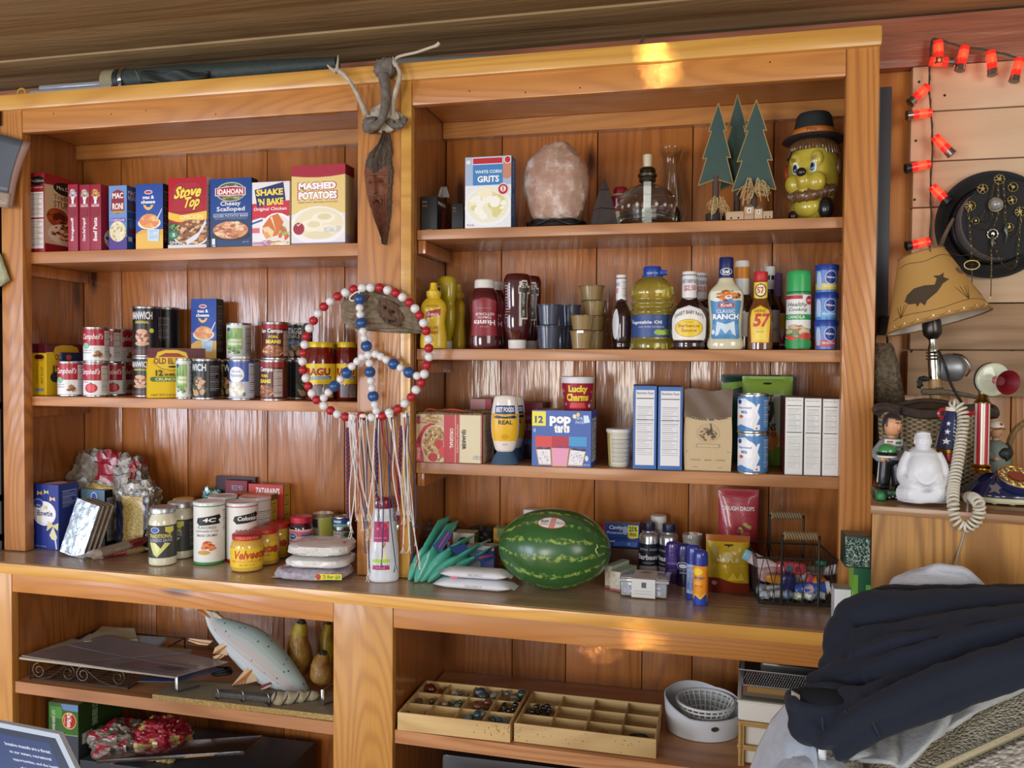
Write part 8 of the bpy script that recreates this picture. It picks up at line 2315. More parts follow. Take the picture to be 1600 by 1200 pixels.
mb.bd('carved_gourd',loc=(q.x-.005,.12,ZL+.0006),tag=('gourd mostly hidden by the lower centre stile','gourd','carved gourds'))
ZBIN=PY(200,1194,-.02).z
mb=MB()
mb.box(0,.62,0,.27,.052-ZBIN+.0,0,'2a2d31',bev=.004)
mb.bd('storage_bin',loc=(PY(128,1190,-.02).x,-.03,ZBIN),tag=('dark storage bin under the lower left shelf carrying the crumpled bags','bin'))
dm=place(76,122,1099,-.03,.052)
carton('canned_beans_case',('green cardboard case of canned green beans under the lower left shelf','case'),dm,.19,'2f5a28',[('r',0,0,1,1,'34602c'),('r',0,0,1,.76,'3a3f4c'),('r',.05,.88,.45,.97,'4f8a3c'),('p',[(.42,.995),(1,.995),(1,.945),(.5,.95)],'6a84b0'),('t','CUT GREEN BEANS',.12,.78,.22,.94,'cfe0c0',0,270,.02),('e',.7,.87,.24,.065,'d8c040'),('e',.7,.87,.22,.058,'a82424'),('t','Del Monte',.62,.82,.78,.925,'f4ecec',0,270,.04),('t','Quality',.5,.84,.58,.9,'e8c8a8',0,270),('r',0,.757,1,.765,'78a04c')],rcol='24431f',rside=[('t','CUT GREEN BEANS',.3,.78,.42,.95,'a8c098',0,270,.02),('e',.8,.93,.16,.05,'8c2a24'),('t','Del Monte',.74,.88,.86,.98,'d8b0a0',0,270,.03),('r',.0,0,1,.74,'2a2e34'),('r',.08,.68,.3,.76,'b8bcae')],top='8a7258')
pxb('crumpled_bag','crumpled clear bag with red print beside the green case','bag','bags under the lower left shelf',152,226,1131,.03,ZBIN,.06,CLEAR,51,[(lambda d:nn0(d*2.6)>.22,RED)],amp=.22)
pxb('crumpled_bag','crumpled red-topped bag of noodles, right of the clear one','bag','bags under the lower left shelf',218,288,1124,.05,ZBIN,.06,NOOD,53,[(lambda d:d.z>.1 and nn0(d*2)>-.4,RED)],amp=.22,sharp=.8)
a,b=PY(150,1194,-.09),PY(382,1180,-.09)
mb=MB()
L=(b-a).length
mb.tf=Matrix.Rotation(-(b.z-a.z)/L,4,'Y')
mb.box(0,L,0,.1,0,.012,M('23211f',.18,ct_=.8,bump=.3),bev=.004)
Art(mb,flat(L*.6,L*.82,.003,.01,0),6).run([('p',[(0,0),(.9,.2),(1,.8),(.1,.6)],'a8783c')])
mb.tf=None
mb.bd('black_tray_lid',loc=(a.x,-.09,a.z),tag=('long shiny black tray lid leaning at the bottom edge, left bay','tray'))
q0,q1,q2=PY(-30,1124,-.55),PY(92,1147,-.55),PY(120,1205,-.58)
sg=empty('information_sign',((q0.x+q1.x)/2,-.55,0),0,('white-framed navy information sign with white lettering in the bottom left corner','sign'))
sl=Vc(sg.location)
W_=PY(-110,1108,-.55)
cA,cB=W_-sl,q1-sl
ang_=atan2(cB.z-cA.z,cB.x-cA.x)
dn=(q2-q1).normalized()*.21
def sgn(s,t,o=.0):
 return cA.lerp(cB,s)+dn*(1-t)+Vc((0,-o,0))
mb=MB()
P=[sgn(s,t)for s,t in((0,0),(1,0),(1,1),(0,1))]
Q=[q+Vc((0,.012,0))for q in P]
vs=[mb.v(q)for q in P]+[mb.v(q)for q in Q]
mi=mb.mi('b9c6d4')
for f_i in((0,1,2,3),(7,6,5,4),(0,4,5,1),(1,5,6,2),(2,6,7,3),(3,7,4,0)):
 mb.face([vs[i]for i in f_i],mi)
Art(mb,lambda s,t,o:sgn(s,t,o),1.1).run([('r',0,0,.955,.93,'1c2740'),('r',.08,.05,.88,.84,'22356a'),('b','Invasive mussels are a threat',.52,.7,.86,.745,'d8e0ea',.03),('b','to our waters, recreational',.53,.6,.84,.645,'d8e0ea',.03),('b','opportunities, and the health',.53,.5,.87,.545,'d8e0ea',.03),('b','of the environment.',.56,.4,.78,.445,'d8e0ea',.03)])
mb.bd('sign_panel',sg,sharp=30)
mb=MB()
mb.box(-.01,.01,.013,.03,0,cA.z-.05,'3a3a3c')
mb.box(-.1,.1,-.06,.12,0,.012,'3a3a3c',bev=.003)
mb.bd('stand',sg)
BOXW=wood('pale_box_wood','d6b67e','b08c54','5f4626','x',rough=.6,ct_=0,knots=.3,contrast=.7)
stone_mesh={}
TRAYZ=[.01]
def bead_tray(label,pfl,pfr,hpx,ptl,nx,ny,idx):
 a,b=PZ(*pfl,ZL),PZ(*pfr,ZL)
 rz=atan2(b.y-a.y,b.x-a.x)
 w=(b-a).length
 h=PY(pfl[0],hpx,a.y).z-ZL
 bkp=PZ(*ptl,ZL+h)
 ex=Vc((cos(rz),sin(rz),0))
 ey=Vc((-sin(rz),cos(rz),0))
 D=min((bkp-a).dot(ey),.275-max(a.y,b.y)if idx<2 else 9)
 t=empty('compartment_tray',(a.x,a.y,ZL+.0005),rz,(label,'tray','wooden compartment trays'))
 th=.0045
 for(x0,x1,y0,y1,nm)in((0,w,0,th,'side_board'),(0,w,D-th,D,'side_board'),(0,th,th,D-th,'end_board'),(w-th,w,th,D-th,'end_board')):
  mb=MB()
  mb.box(x0,x1,y0,y1,0,h,BOXW,rnd=idx+x0+y0,bev=.0008)
  if y0==0:
   R_=RRn(idx)
   for _ in rg(26):
    x_=w*(1-abs(R_.gauss(0,.12)))if idx==0 else w*R_.random()
    mb.ball((min(max(x_,.01),w-.004),-.0002,h*R_.uniform(.1,.9)),(R_.uniform(.0006,.002),.0004,R_.uniform(.0006,.0016)),M('6a4a2c',.8),6,4)
  mb.bd(nm,t)
 mb=MB()
 mb.box(th,w-th,th,D-th,.001,h*.5,BOXW,rnd=idx+3)
 mb.bd('bottom',t)
 for i in rg(1,nx):
  mb=MB()
  mb.box(w*i/nx-.0015,w*i/nx+.0015,th,D-th,.005,h*.93,BOXW,rnd=idx+i)
  mb.bd('divider',t)
 for j in rg(1,ny):
  mb=MB()
  mb.box(th,w-th,D*j/ny-.0015,D*j/ny+.0015,.005,h*.9,BOXW,rnd=idx+9+j)
  mb.bd('divider',t)
 def cell(i,j,x,y,z):
  return Vc((a.x,a.y,ZL))+ex*(w*(i+x)/nx)+ey*(D*(j+y)/ny)+Vc((0,0,z))
 TRAYZ[0]=h*.5+.0008
 return cell,w/nx,D/ny,h
def stones(cell,i,j,n_,cols,r,label,seed,ct_=.9,metal=0):
 R_=RRn(seed)
 for k_ in rg(n_):
  col=cols[k_%len(cols)]
  if(col,metal)not in stone_mesh:
   mb=MB()
   mb.ball((0,0,0),(1,.82,.7),M(col,.12,metal,ct_=ct_,mo=.25,bs=3),14,10)
   o=mb.bd('polished_stone')
   stone_mesh[(col,metal)]=o
  else:
   o=stone_mesh[(col,metal)].copy()
   COL.objects.link(o)
  rr=r*1.3*R_.uniform(.75,1.2)
  lay=k_//6
  o.location=cell(i,j,R_.uniform(.2,.8),R_.uniform(.22,.8),TRAYZ[0]+rr*.7+lay*r*1.1)
  o.scale=(rr,rr,rr)
  o.rotation_euler=(R_.uniform(-.4,.4),R_.uniform(-.4,.4),R_.uniform(0,6))
  stg(o,label,'stone',label)
cell,cw,cd,ch=bead_tray('pale wooden tray of polished stones in twelve compartments, left one',(621,1141),(797,1161),1113,(667,1063),4,3,0)
stones(cell,0,0,6,['9ca0a0','e0e0dc','6a7478'],.0065,'grey or white polished stone in the front left cell of the left tray',1)
stones(cell,2,0,8,['4a6a74','6a8a90','38505a','7a9298'],.0085,'blue-green polished stone in the third front cell of the left tray',2)
stones(cell,3,0,6,['3f5f6a','567680'],.009,'teal polished stone in the front right cell of the left tray',3)
stones(cell,0,1,5,['5a4a40','6a5448'],.007,'brown polished stone in the middle left cell of the left tray',4)
stones(cell,1,1,8,['2c5a3a','7a8a7c','3a4a40','8a7a68'],.0075,'green polished stone in the second middle cell of the left tray',5)
stones(cell,2,1,7,['6a3c28','33382f','7a4a34'],.0095,'red-brown or dark polished stone in the third middle cell of the left tray',6)
stones(cell,3,1,14,['4a4c48','5c5e58'],.0065,'shiny metallic grey bead in the middle right cell of the left tray',7,metal=.9)
stones(cell,0,2,5,['7a3214','5a2410','a04a20'],.0115,'amber polished stone in the back left cell of the left tray',8)
stones(cell,1,2,6,['8a8c84','c8c8c0','5a6460'],.0065,'speckled polished stone in the second back cell of the left tray',9)
stones(cell,2,2,9,['44535c','c9c4bc','7c7480','38424a','8a8468'],.0095,'mixed blue and cream polished stone in the third back cell of the left tray',10)
stones(cell,3,2,8,['7a4a40','b0a8a0','3c4a44','5a6058'],.0095,'mixed red and grey polished stone in the back right cell of the left tray',11)
cell,cw,cd,ch=bead_tray('pale wooden tray with mostly empty compartments, right one',(803,1159),(1025,1186),1130,(856,1082),4,3,1)
stones(cell,0,1,22,['1c1816','26201c'],.0055,'black bead in the middle left cell of the right tray',21)
mb=MB()
for k_ in rg(26):
 a=k_*2*PI/26*1
 mb.tube([(.018*cos(a),.013*sin(a),.004),(.024*cos(a),.018*sin(a),.009)],.0022,M('1a1a1c',.3),n=5)
mb.tube([(.018*cos(k_*.4),.013*sin(k_*.4),.005)for k_ in rg(16)],.004,M('1a1a1c',.3),n=6,cl=True)
mb.bd('spiky_hair_tie',loc=cell(3,0,.5,.5,TRAYZ[0]),tag=('black spiky ring in the front right cell of the right tray','ring'))
for(i,j,x,y,sx_,sy_,sz_,col,rz__,lab,nm)in((1,0,.3,.4,.015,.006,.005,'dcdcd6',.0,'white chalk-like stick in the second front cell of the right tray','white_stick'),(2,0,.45,.45,.014,.01,.012,'9a7a4c',.9,'small wood scrap in the third front cell of the right tray','wood_scrap'),(0,0,.6,.5,.014,.008,.004,'8f8870',.3,'flat grey chip in the front left cell of the right tray','grey_chip')):
 mb=MB()
 mb.box(-sx_,sx_,-sy_,sy_,0,sz_,col,bev=.001)
 mb.bd(nm,loc=cell(i,j,x,y,TRAYZ[0]if nm!='white_stick' else TRAYZ[0]+.004),rz=rz__,tag=(lab,nm.split('_')[-1]))
c=PZ(1098,1140,ZL)
WP=M('d3d6da',.35,ct_=.2)
tu=empty('white_tub',(c.x,c.y+.012,ZL+.0005),.2,('white oval plastic tub with a handle hole on the lower right shelf','tub'))
r_=.098
mb=MB()
NT=48
def tubf(s,t,inner=0):
 a=s*2*PI
 hgt=.052+.022*max(0,-sin(a+.6)*-1)+.03*max(0,-cos(a+.5))
 k_=r_*(.94+.06*t)-inner
 return(k_*cos(a),k_*.92*sin(a),inner+(hgt-inner*.5)*t)
g_o=mb.grid(lambda s,t:tubf(s,t),NT,6,WP,closed_u=True)
g_i=mb.grid(lambda s,t:tubf(s,t,.003),NT,6,WP,closed_u=True)
mi=mb.mi(WP)
for k_ in rg(NT):
 k2=(k_+1)%NT
 mb.face([g_o[k_][6],g_o[k2][6],g_i[k2][6],g_i[k_][6]],mi)
mb.face([g_o[k_][0]for k_ in rg(NT)],mi)
mb.face([g_i[k_][0]for k_ in rg(NT)],mi)
mb.bd('tub_body',tu)
mb=MB()
Art(mb,lambda s,t,o:((r_*1+o)*cos(-1.55+s*.2),(r_*.97+o)*.945*sin(-1.55+s*.2),.028+.012*t),1).run([('e',.5,.5,.5,.5,'3f3a34')])
mb.bd('handle_hole',tu)
q=PZ(1103,1108,ZL+.05)
co=empty('colander_basket',(c.x+.006,c.y+.02,ZL+.018),0,('small round white plastic colander resting in the white tub','colander'))
WB=M('dfe0de',.35)
rt_,rb_,hc=.072,.048,.038
mb=MB()
mb.tube([(rt_*cos(k_*PI/24),rt_*sin(k_*PI/24),hc+.012)for k_ in rg(48)],.0034,WB,n=7,cl=True)
mb.tube([(rt_*.99*cos(k_*PI/24),rt_*.99*sin(k_*PI/24),hc+.002)for k_ in rg(48)],.0022,WB,n=6,cl=True)
mb.bd('rim',co)
mb=MB()
for f_ in(.0,.33,.66):
 r__=rb_+(rt_-rb_)*f_
 mb.tube([(r__*cos(k_*PI/20),r__*sin(k_*PI/20),hc*f_+.002)for k_ in rg(40)],.002,WB,n=5,cl=True)
for k_ in rg(28):
 a=k_*PI/14
 mb.tube([(rb_*cos(a),rb_*sin(a),.002),(rt_*cos(a),rt_*sin(a),hc+.01)],.0021,WB,n=5)
for k_ in rg(12):
 x_=-rb_+2*rb_*(k_+.5)/12
 y_=sqrt(max(rb_**2-x_**2,0))
 mb.tube([(x_,-y_,.002),(x_,y_,.002)],.0018,WB,n=5)
 mb.tube([(-y_,x_,.002),(y_,x_,.002)],.0018,WB,n=5)
mb.bd('lattice',co)
p0=PZ(1156,1196,ZL)
BAM=M('b08c50',.45,ct_=.2,mo=.15)
stn=empty('bamboo_stand',(p0.x,p0.y,ZL+.0005),-.06,('light bamboo frame holding a white canvas box on the lower right shelf','stand'))
zt_=PY(1156,1128,p0.y).z-ZL
mb=MB()
Ws,Ds=2.262-p0.x,.22
for x_,y_ in((0,0),(Ws,0),(Ws,Ds),(0,Ds)):
 mb.tube([(x_,y_,0),(x_,y_,zt_)],.0045,BAM,n=8)
 mb.tube([(x_+.007*(1 if x_==0 else-1),y_,.0),(x_+.007*(1 if x_==0 else-1),y_,zt_)],.003,BAM,n=7)
 mb.ball((x_,y_,zt_*.45),.0075,BAM,10,6)
for z_ in(zt_,zt_*.45):
 mb.tube([(-.006,0,z_),(Ws+.006,0,z_)],.0045,BAM,n=8)
 mb.tube([(-.006,0,z_-.006),(Ws+.006,0,z_-.006)],.003,BAM,n=7)
 mb.tube([(-.006,Ds,z_),(Ws+.006,Ds,z_)],.0045,BAM,n=8)
 mb.tube([(0,-.004,z_),(0,Ds,z_)],.0045,BAM,n=8)
 mb.tube([(Ws,-.004,z_),(Ws,Ds,z_)],.0045,BAM,n=8)
mb.bd('frame',stn)
mb=MB()
mb.box(.01,Ws-.01,.008,Ds-.01,.004,zt_-.012,M('cfcabc',.8),bev=.004)
mb.bd('liner',stn)
z1_=ZL+zt_+.0055
tb1=PY(1152,1092,p0.y).z
mb=MB()
mb.box(-.006,Ws+.01,-.004,Ds+.0,0,tb1-z1_,M('d8d5ca',.7,bump=.15),bev=.006)
mb.box(-.008,Ws+.012,-.006,Ds+.002,tb1-z1_-.006,tb1-z1_,M('d2cec0',.7),bev=.002)
mb.bd('canvas_box',loc=(p0.x,p0.y,z1_),rz=-.06,tag=('white canvas box on top of the bamboo stand','box'))
tb2=PY(1160,1070,p0.y+.02).z
mb=MB()
mb.box(0,Ws,0,Ds-.03,0,tb2-tb1-.001,'64523a',bev=.002)
Art(mb,flat(0,Ws,0,tb2-tb1),3).run([('r',.02,.42,1,.98,'93713f'),('r',0,.42,.05,.9,'7a4034')])
mb.bd('brown_box',loc=(p0.x+.006,p0.y+.02,tb1+.0008),rz=-.06,tag=('flat brown box under the wire mesh tray','box'))
mt2=empty('mesh_tray',(p0.x+.0,p0.y+.005,tb2+.0012),-.06,('silver wire mesh tray on top of the brown box, lower right shelf','tray'))
hm=PY(1160,1046,p0.y+.01).z-tb2
MS=M('9a9c9e',.3,1)
mb=MB()
mb.tube([(-.004,0,hm),(Ws,0,hm),(Ws,Ds-.02,hm),(-.004,Ds-.02,hm)],.0022,MS,n=6,cl=True)
mb.tube([(.006,.008,.002),(Ws-.01,.008,.002),(Ws-.01,Ds-.03,.002),(.006,Ds-.03,.002)],.0018,MS,n=6,cl=True)
mb.bd('rim',mt2)
mb=MB()
n_=34
for k_ in rg(-4,n_):
 x0_,x1_=Ws*k_/n_,Ws*(k_+3)/n_
 for(xa,xb)in((x0_,x1_),(x1_,x0_)):
  if min(xa,xb)>=-.004 and max(xa,xb)<=Ws:
   mb.tube([(xa,.001,hm),(xb,.007,.002)],.0006,MS,n=4)
n_=22
for k_ in rg(n_):
 y0_,y1_=(Ds-.02)*k_/n_,min((Ds-.02)*(k_+2.5)/n_,Ds-.02)
 mb.tube([(-.003,y0_,hm),(.005,y1_,.002)],.0006,MS,n=4)
 mb.tube([(-.003,y1_,hm),(.005,y0_,.002)],.0006,MS,n=4)
mb.box(.006,Ws-.01,.008,Ds-.03,.0015,.0022,M('5c5e60',.4,.8))
mb.bd('mesh',mt2)
mb=MB()
mb.box(0,.15,.004,.12,0,.042,M('161617',.4,ct_=.3),bev=.008)
mb.bd('black_case',loc=(p0.x+.045,p0.y+.045,tb2+.0045),rz=-.08,tag=('black case lying inside the mesh tray','case'))
zs_=PY(800,1184,-.08).z
mb=MB()
sc0=PY(688,1190,-.1)
cs=empty('black_suitcase',(sc0.x,-.1,.052),0,('black suitcase with metal latches under the lower right shelf','suitcase'))
mb.box(0,.6,0,.34,0,zs_-.052,M('1b1715',.45,ct_=.3),bev=.02)
mb.bd('body',cs)
for x_ in(.3,):
 mb=MB()
 mb.box(x_-.05,x_+.03,-.004,.004,zs_-.052-.04,zs_-.052-.016,M('6a6660',.25,1),bev=.002)
 mb.box(x_-.02,x_+.01,-.008,-.003,zs_-.052-.05,zs_-.052-.022,M('8a867e',.2,1),bev=.002)
 mb.bd('latch',cs)
YW=.262
mb=MB()
a,b=PY(1378,131,.2),PY(1391,492,.2)
mb.box(0,b.x-a.x,0,.035,0,a.z-b.z,M('464d54',.5),bev=.002)
mb.box(-.0015,.0005,-.0008,.036,0,a.z-b.z,M('8f9296',.4),bev=.0005)
mb.bd('flat_dark_panel',loc=(a.x,.225,b.z),tag=('tall narrow edge of a dark flat panel hung beside the right stile','panel'))
mb=MB()
a2=PY(1388,505,.25)
mb.box(-.02,.02,0,.03,-.03,.02,M('2a2420',.7),bev=.004)
mb.bd('dark_bracket',loc=(a2.x,.262,a2.z),tag=('dark bracket on the wall below the flat dark panel','bracket'))
SHELL=M('d0241a',.3,ct_=.4,emit=.75)
GLOWM=M('ff6a3c',.4,emit=3.2)
SBASE=M('8a8680',.3,.9)
SBASED=M('3a3a3e',.4,.6)
WIRE=M('3c4634',.6)
YL_=.228
sl=empty('shell_light_string',(PY(1456,200,YL_).x,YL_,PY(1456,200,YL_).z),0,('string of glowing red shotgun shell lights on a green wire, hung on the pine boards','string lights'))
s0=Vc(sl.location)
mb=MB()
wp=[(1452,392),(1455,340),(1454,290),(1457,230),(1455,180),(1452,140),(1453,100),(1455,70),(1459,61),(1475,64),(1500,72),(1550,80),(1600,93),(1640,99)]
pts_=cv([PY(u,v,YL_+.004)-s0 for u,v in wp],8)
mb.tube(pts_,.0021,WIRE,n=6)
mb.tube([q+Vc((.0018*sin(i*.9),-.002*cos(i*.9),.0018*sin(i*.9+1)))for i,q in en(pts_)],.0016,WIRE,n=5)
mb.bd('wire',sl)
shells=[((1466,64),(1467,100),SBASE),((1452,96),(1491,97),SBASE),((1508,73),(1499,111),SBASE),((1548,80),(1551,118),SBASE),((1593,92),(1584,128),SBASE),((1450,135),(1421,162),SBASE),((1455,176),(1416,181),SBASE),((1460,213),(1488,242),SBASE),((1453,256),(1414,264),SBASED),((1456,291),(1482,317),SBASED),((1452,377),(1415,385),SBASED)]
for(pa,pb,bm_)in shells:
 A_,B_=PY(pa[0],pa[1],YL_-.006),PY(pb[0],pb[1],YL_-.012)
 d=B_-A_
 L=d.length
 rot=d.to_track_quat('Z','Y')
 h_=empty('shell_light',A_-s0)
 h_.parent=sl
 h_.rotation_mode='QUATERNION'
 h_.rotation_quaternion=rot
 mb=MB()
 mb.lth([(.0095,0),(.0112,.001),(.0112,L*.76)],SHELL,n=20,cap1=False)
 mb.bd('red_shell',h_)
 mb=MB()
 mb.ball((0,0,L*.34),(.0085,.0085,.012),GLOWM,12,8)
 mb.bd('glowing_bulb',h_)
 mb=MB()
 mb.lth(prof([(.01125,L*.16),(.01155,L*.34),(.01125,L*.52)],4),M('f8452c',.3,emit=1.05),n=20,cap0=False,cap1=False)
 mb.bd('lit_band',h_)
 mb=MB()
 mb.lth([(.0116,L*.76),(.0116,L*.93),(.0128,L*.94),(.0128,L*.985),(.011,L),(.004,L),(.004,L*.99)],bm_,n=20)
 mb.bd('metal_base',h_)
 lt=bpy.data.lights.new('bulb_light','POINT')
 lt.energy,lt.color,lt.shadow_soft_size=.03,(1,.22,.1),.012
 lo=bpy.data.objects.new('bulb_light',lt)
 COL.objects.link(lo)
 lo.parent=h_
 lo.location=(.0,-.0,L*.34)
 lo.location=Vc((0,0,L*.34))+rot.inverted()@Vc((0,-.02,0))
hc_=PY(1549,352,.25)
BRASS=M('8a7a50',.35,.9,mo=.2,bs=200)
ht=empty('decorated_top_hat',(hc_.x,YW-.002,hc_.z),0,('black top hat with brass gears, keys and chains, hung crown outward on the pine boards','hat'))
hl=Vc(ht.location)
rb=(PY(1549,352,.25).x-PY(1459,352,.25).x)*1
HATM=M('17191b',.75,sheen=.3,bump=.3,bs=200)
mb=MB()
mb.lth(prof([(.001,0),(rb*.7,-.001),(rb*.93,-.008),(rb,-.02),(rb*.97,-.022),(rb*.85,-.012),(rb*.76,-.01)],4),HATM,n=64,ax='y',cap0=False,cap1=False)
for v in mb.bm.verts:
 v.co.z*=1
mb.bd('brim',ht,tk=.002)
rc=rb*.7
HC=.105
mb=MB()
mb.lth(prof([(rc*1.04,-.01),(rc*.96,-.03),(rc*.95,-HC*.7),(rc*1.00,-HC*.96),(rc*.97,-HC),(rc*.6,-HC*1.015),(.001,-HC*1)],5),HATM,n=64,ax='y',cap0=False,cap1=False)
mb.bd('crown',ht)
mb=MB()
mb.lth([(rc*1.05,-.012),(rc*1,-.034)],M('222428',.45,ct_=.2),n=64,ax='y',cap0=False,cap1=False)
mb.bd('hat_band',ht,tk=.002)
YFC=YW-.002-HC-.004
def HP(u,v,dy=.0):
 return PY(u,v,YFC-dy)-hl
def gear(u,v,r,mt,teeth=12,spokes=5):
 c_=HP(u,v,.001)
 mb=MB()
 n_=teeth*4
 outer_,inner_=[],[]
 for k_ in rg(n_):
  a=2*PI*k_/n_
  rr=r*(1 if(k_%4)<2 else .86)
  outer_.append(mb.v((rr*cos(a),-.0016,rr*sin(a))))
  inner_.append(mb.v((r*.7*cos(a),-.0016,r*.7*sin(a))))
 mi=mb.mi(mt)
 for k_ in rg(n_):
  k2=(k_+1)%n_
  mb.face([outer_[k_],outer_[k2],inner_[k2],inner_[k_]],mi)
 for k_ in rg(spokes):
  a=2*PI*k_/spokes+.3
  mb.tube([(0,-.0016,0),(r*.74*cos(a),-.0016,r*.74*sin(a))],r*.09,mt,n=5)
 mb.lth([(r*.24,-.0026),(r*.24,0)],mt,n=14,ax='y')
 mb.bd('gear',ht,loc=c_,tk=.001,sharp=30)
for(u,v,r,mt,te,sp_)in[(x_/5.456+1440,y_/5.456+250,r,mt,te,sp_)for(x_,y_,r,mt,te,sp_)in((520,247,.0135,BRASS,12,5),(663,165,.0135,BRASS,12,6),(778,232,.013,BRASS,14,3),(770,342,.012,BRASS,14,4),(416,392,.0135,BRASS,12,8),(460,518,.0095,BRASS,12,0),(840,440,.0135,BRASS,12,8),(745,573,.0115,BRASS,12,5),(605,632,.014,M('c9c4b4',.3,.9),10,0))]:
 gear(u,v,r,mt,te,sp_)
def hz(x_,y_):
 return(x_/5.456+1440,y_/5.456+250)
def chain(pts,r=.0018,dy=.006):
 P=cv([HP(*hz(x_,y_),dy)for x_,y_ in pts],10)
 mb=MB()
 acc=0
 last=P[0]
 k_=0
 for i in rg(1,len(P)):
  seg=(P[i]-P[i-1])
  acc+=seg.length
  if acc>r*3.6:
   acc=0
   d=(P[i]-last)
   if d.length<1e-6:
    continue
   m_=(P[i]+last)/2
   d.normalize()
   nrm=Vc((0,-1,0))if k_%2 else d.cross(Vc((0,-1,0))).normalized()
   sd=d.cross(nrm).normalized()
   mb.tube([m_+d*(r*2.3*cos(j*PI/4))+sd*(r*1.1*sin(j*PI/4))for j in rg(8)],r*.36,BRASS,n=4,cl=True)
   last=P[i]
   k_+=1
 mb.bd('chain',ht)
chain([(625,180),(600,290),(580,400)])
chain([(650,190),(655,300),(660,360)])
chain([(697,180),(705,300),(712,420),(715,545)])
chain([(395,420),(410,560),(420,700),(425,840)])
chain([(400,470),(450,560),(540,590),(610,575),(650,470),(655,430)])
chain([(715,600),(780,655),(830,600),(860,470)])
chain([(455,850),(530,850),(590,790),(610,690)])
chain([(620,690),(660,840),(730,925),(800,900),(825,740),(845,480)])
chain([(545,430),(505,490),(560,530),(610,490),(590,430)])
mb=MB()
c_=HP(*hz(636,378),.01)
mb.ball(c_,.0155,M('b9b9bc',.05,ct_=1,tn=.5,ior=1.4),18,12)
mb.lth([(.017,c_.y+.006),(.017,c_.y+.002)],BRASS,n=20,ax='y',c=(c_.x,c_.z))
mb.bd('glass_ball',ht)
for(x0_,y0_,x1_,y1_,nm)in((428,930,430,1075,'long'),(597,800,590,1180,'key')):
 mb=MB()
 A_,B_=HP(*hz(x0_,y0_),.006),HP(*hz(x1_,y1_),.006)
 mb.tube([A_,B_],.0013,BRASS,n=6)
 if nm=='long':
  c_=HP(*hz(427,895),.006)
  mb.tube([c_+Vc((.017*cos(a),0,.011*sin(a)))for a in[k_*PI/12 for k_ in rg(24)]],.0018,BRASS,n=5,cl=True)
  for a in(.5,1.2,1.9,2.6,4.7):
   mb.tube([c_,c_+Vc((.016*cos(a),0,.01*sin(a)))],.0012,BRASS,n=4)
  mb.tube([c_+Vc((.004*cos(k_),0,.014+.004*sin(k_)))for k_ in rg(6)],.001,BRASS,n=4,cl=True)
 else:
  for k_ in rg(4):
   mb.ball(A_.lerp(B_,.08+.14*k_),(.0028,.0028,.0036),BRASS,8,6)
  mb.box(B_.x-.004,B_.x+.002,B_.y-.001,B_.y+.001,B_.z,B_.z+.004,BRASS)
 mb.bd('key',ht)
mb=MB()
P=[HP(*hz(x_,y_),.007)for x_,y_ in((712,545),(738,560),(738,640),(722,712),(716,700),(722,640),(702,600))]
vs=[mb.v(q)for q in P]
mb.face(vs,mb.mi(M('7d7f78',.4,.8)))
mb.bd('wing_charm',ht,tk=.0012)
mb=MB()
mb.ball(HP(*hz(604,690),.006),(.0045,.0035,.017),M('3d4224',.3,ct_=.5),12,10)
mb.bd('green_charm',ht)
mb=MB()
for(pp,w_)in((((160,740),(200,640),(260,520),(275,500)),.006),(((200,770),(330,815),(470,790),(590,765)),.004)):
 P=cv([HP(*hz(x_,y_),-.02 if y_>700 else .0)for x_,y_ in pp],5)
 mb.tube(P,[w_*(1-.5*i/len(P))for i in rg(len(P))],M('7a6450',.8,alpha=.55,mo=.3),n=6,flat=.25)
mb.bd('feather',ht)
ZK=ZCAB+.0003
def KP(u,v,y):
 return PY(u,v,y)
lx=PZ(1466,745,ZK)
ly=.02
base=PY(1462,650,ly)
lm=empty('fishing_rod_lamp',(base.x,ly,ZK),0,('table lamp made of a fishing rod grip and reel with a tilted tan fish shade','lamp'))
l0=Vc(lm.location)
def LP(u,v,dy=.0):
 return PY(u,v,ly+dy)-l0
TAN,nt,p=new_mat('tan_lampshade')
p.inputs['Base Color'].default_value=lin('b88e4c')
p.inputs['Roughness'].default_value=.7
p.inputs['Transmission Weight'].default_value=0
tl_,tr_,bl_,brr=LP(1404,404),LP(1475,391),LP(1386,523),LP(1547,484)
ct,cb__=(tl_+tr_)/2,(bl_+brr)/2
cb__=cb__+Vc((0,0,0))
rt_,rb_=(tr_-tl_).length/2,(brr-bl_).length/2
ax_=(ct-cb__).normalized()
xdir=(brr-bl_).normalized()
ax_=(ax_-xdir*ax_.dot(xdir)*.55).normalized()
ax_=(ax_+Vc((0,.1,0))).normalized()
ydir=ax_.cross(xdir).normalized()
xdir=ydir.cross(ax_).normalized()
def shade(s,t,o=.0):
 a=(s-.5)*2*PI
 c_=cb__.lerp(ct,t)
 r_=rb_+(rt_-rb_)*t+o
 if t<.06:
  r_*=1+.012*cos(a*13)
 front=-ydir if ydir.y>0 else ydir
 return c_+xdir*r_*sin(a)+front*r_*cos(a)
mb=MB()
mb.grid(lambda s,t:shade(s,t),64,12,TAN,closed_u=True)
INK='4c4030'
A=ArtC(mb,lambda s,t,o:shade(.3+.4*s,t,o+.0005),1.2,cut=16)
A.run([('p',[(.14,.36),(.17,.44),(.25,.5),(.36,.5),(.46,.47),(.5,.55),(.47,.6),(.54,.585),(.6,.61),(.57,.55),(.62,.5),(.54,.46),(.46,.36),(.36,.28),(.335,.22),(.3,.28),(.27,.23),(.26,.28),(.19,.3)],INK)])
for cyv in(.145,.86):
 A.emit([(i/16,cyv+.02*sin(i*.7)+sg_*.004+i*.0)for i in rg(17)for sg_ in(-1,1)],[(2*i,2*i+2,2*i+3,2*i+1)for i in rg(16)],INK)
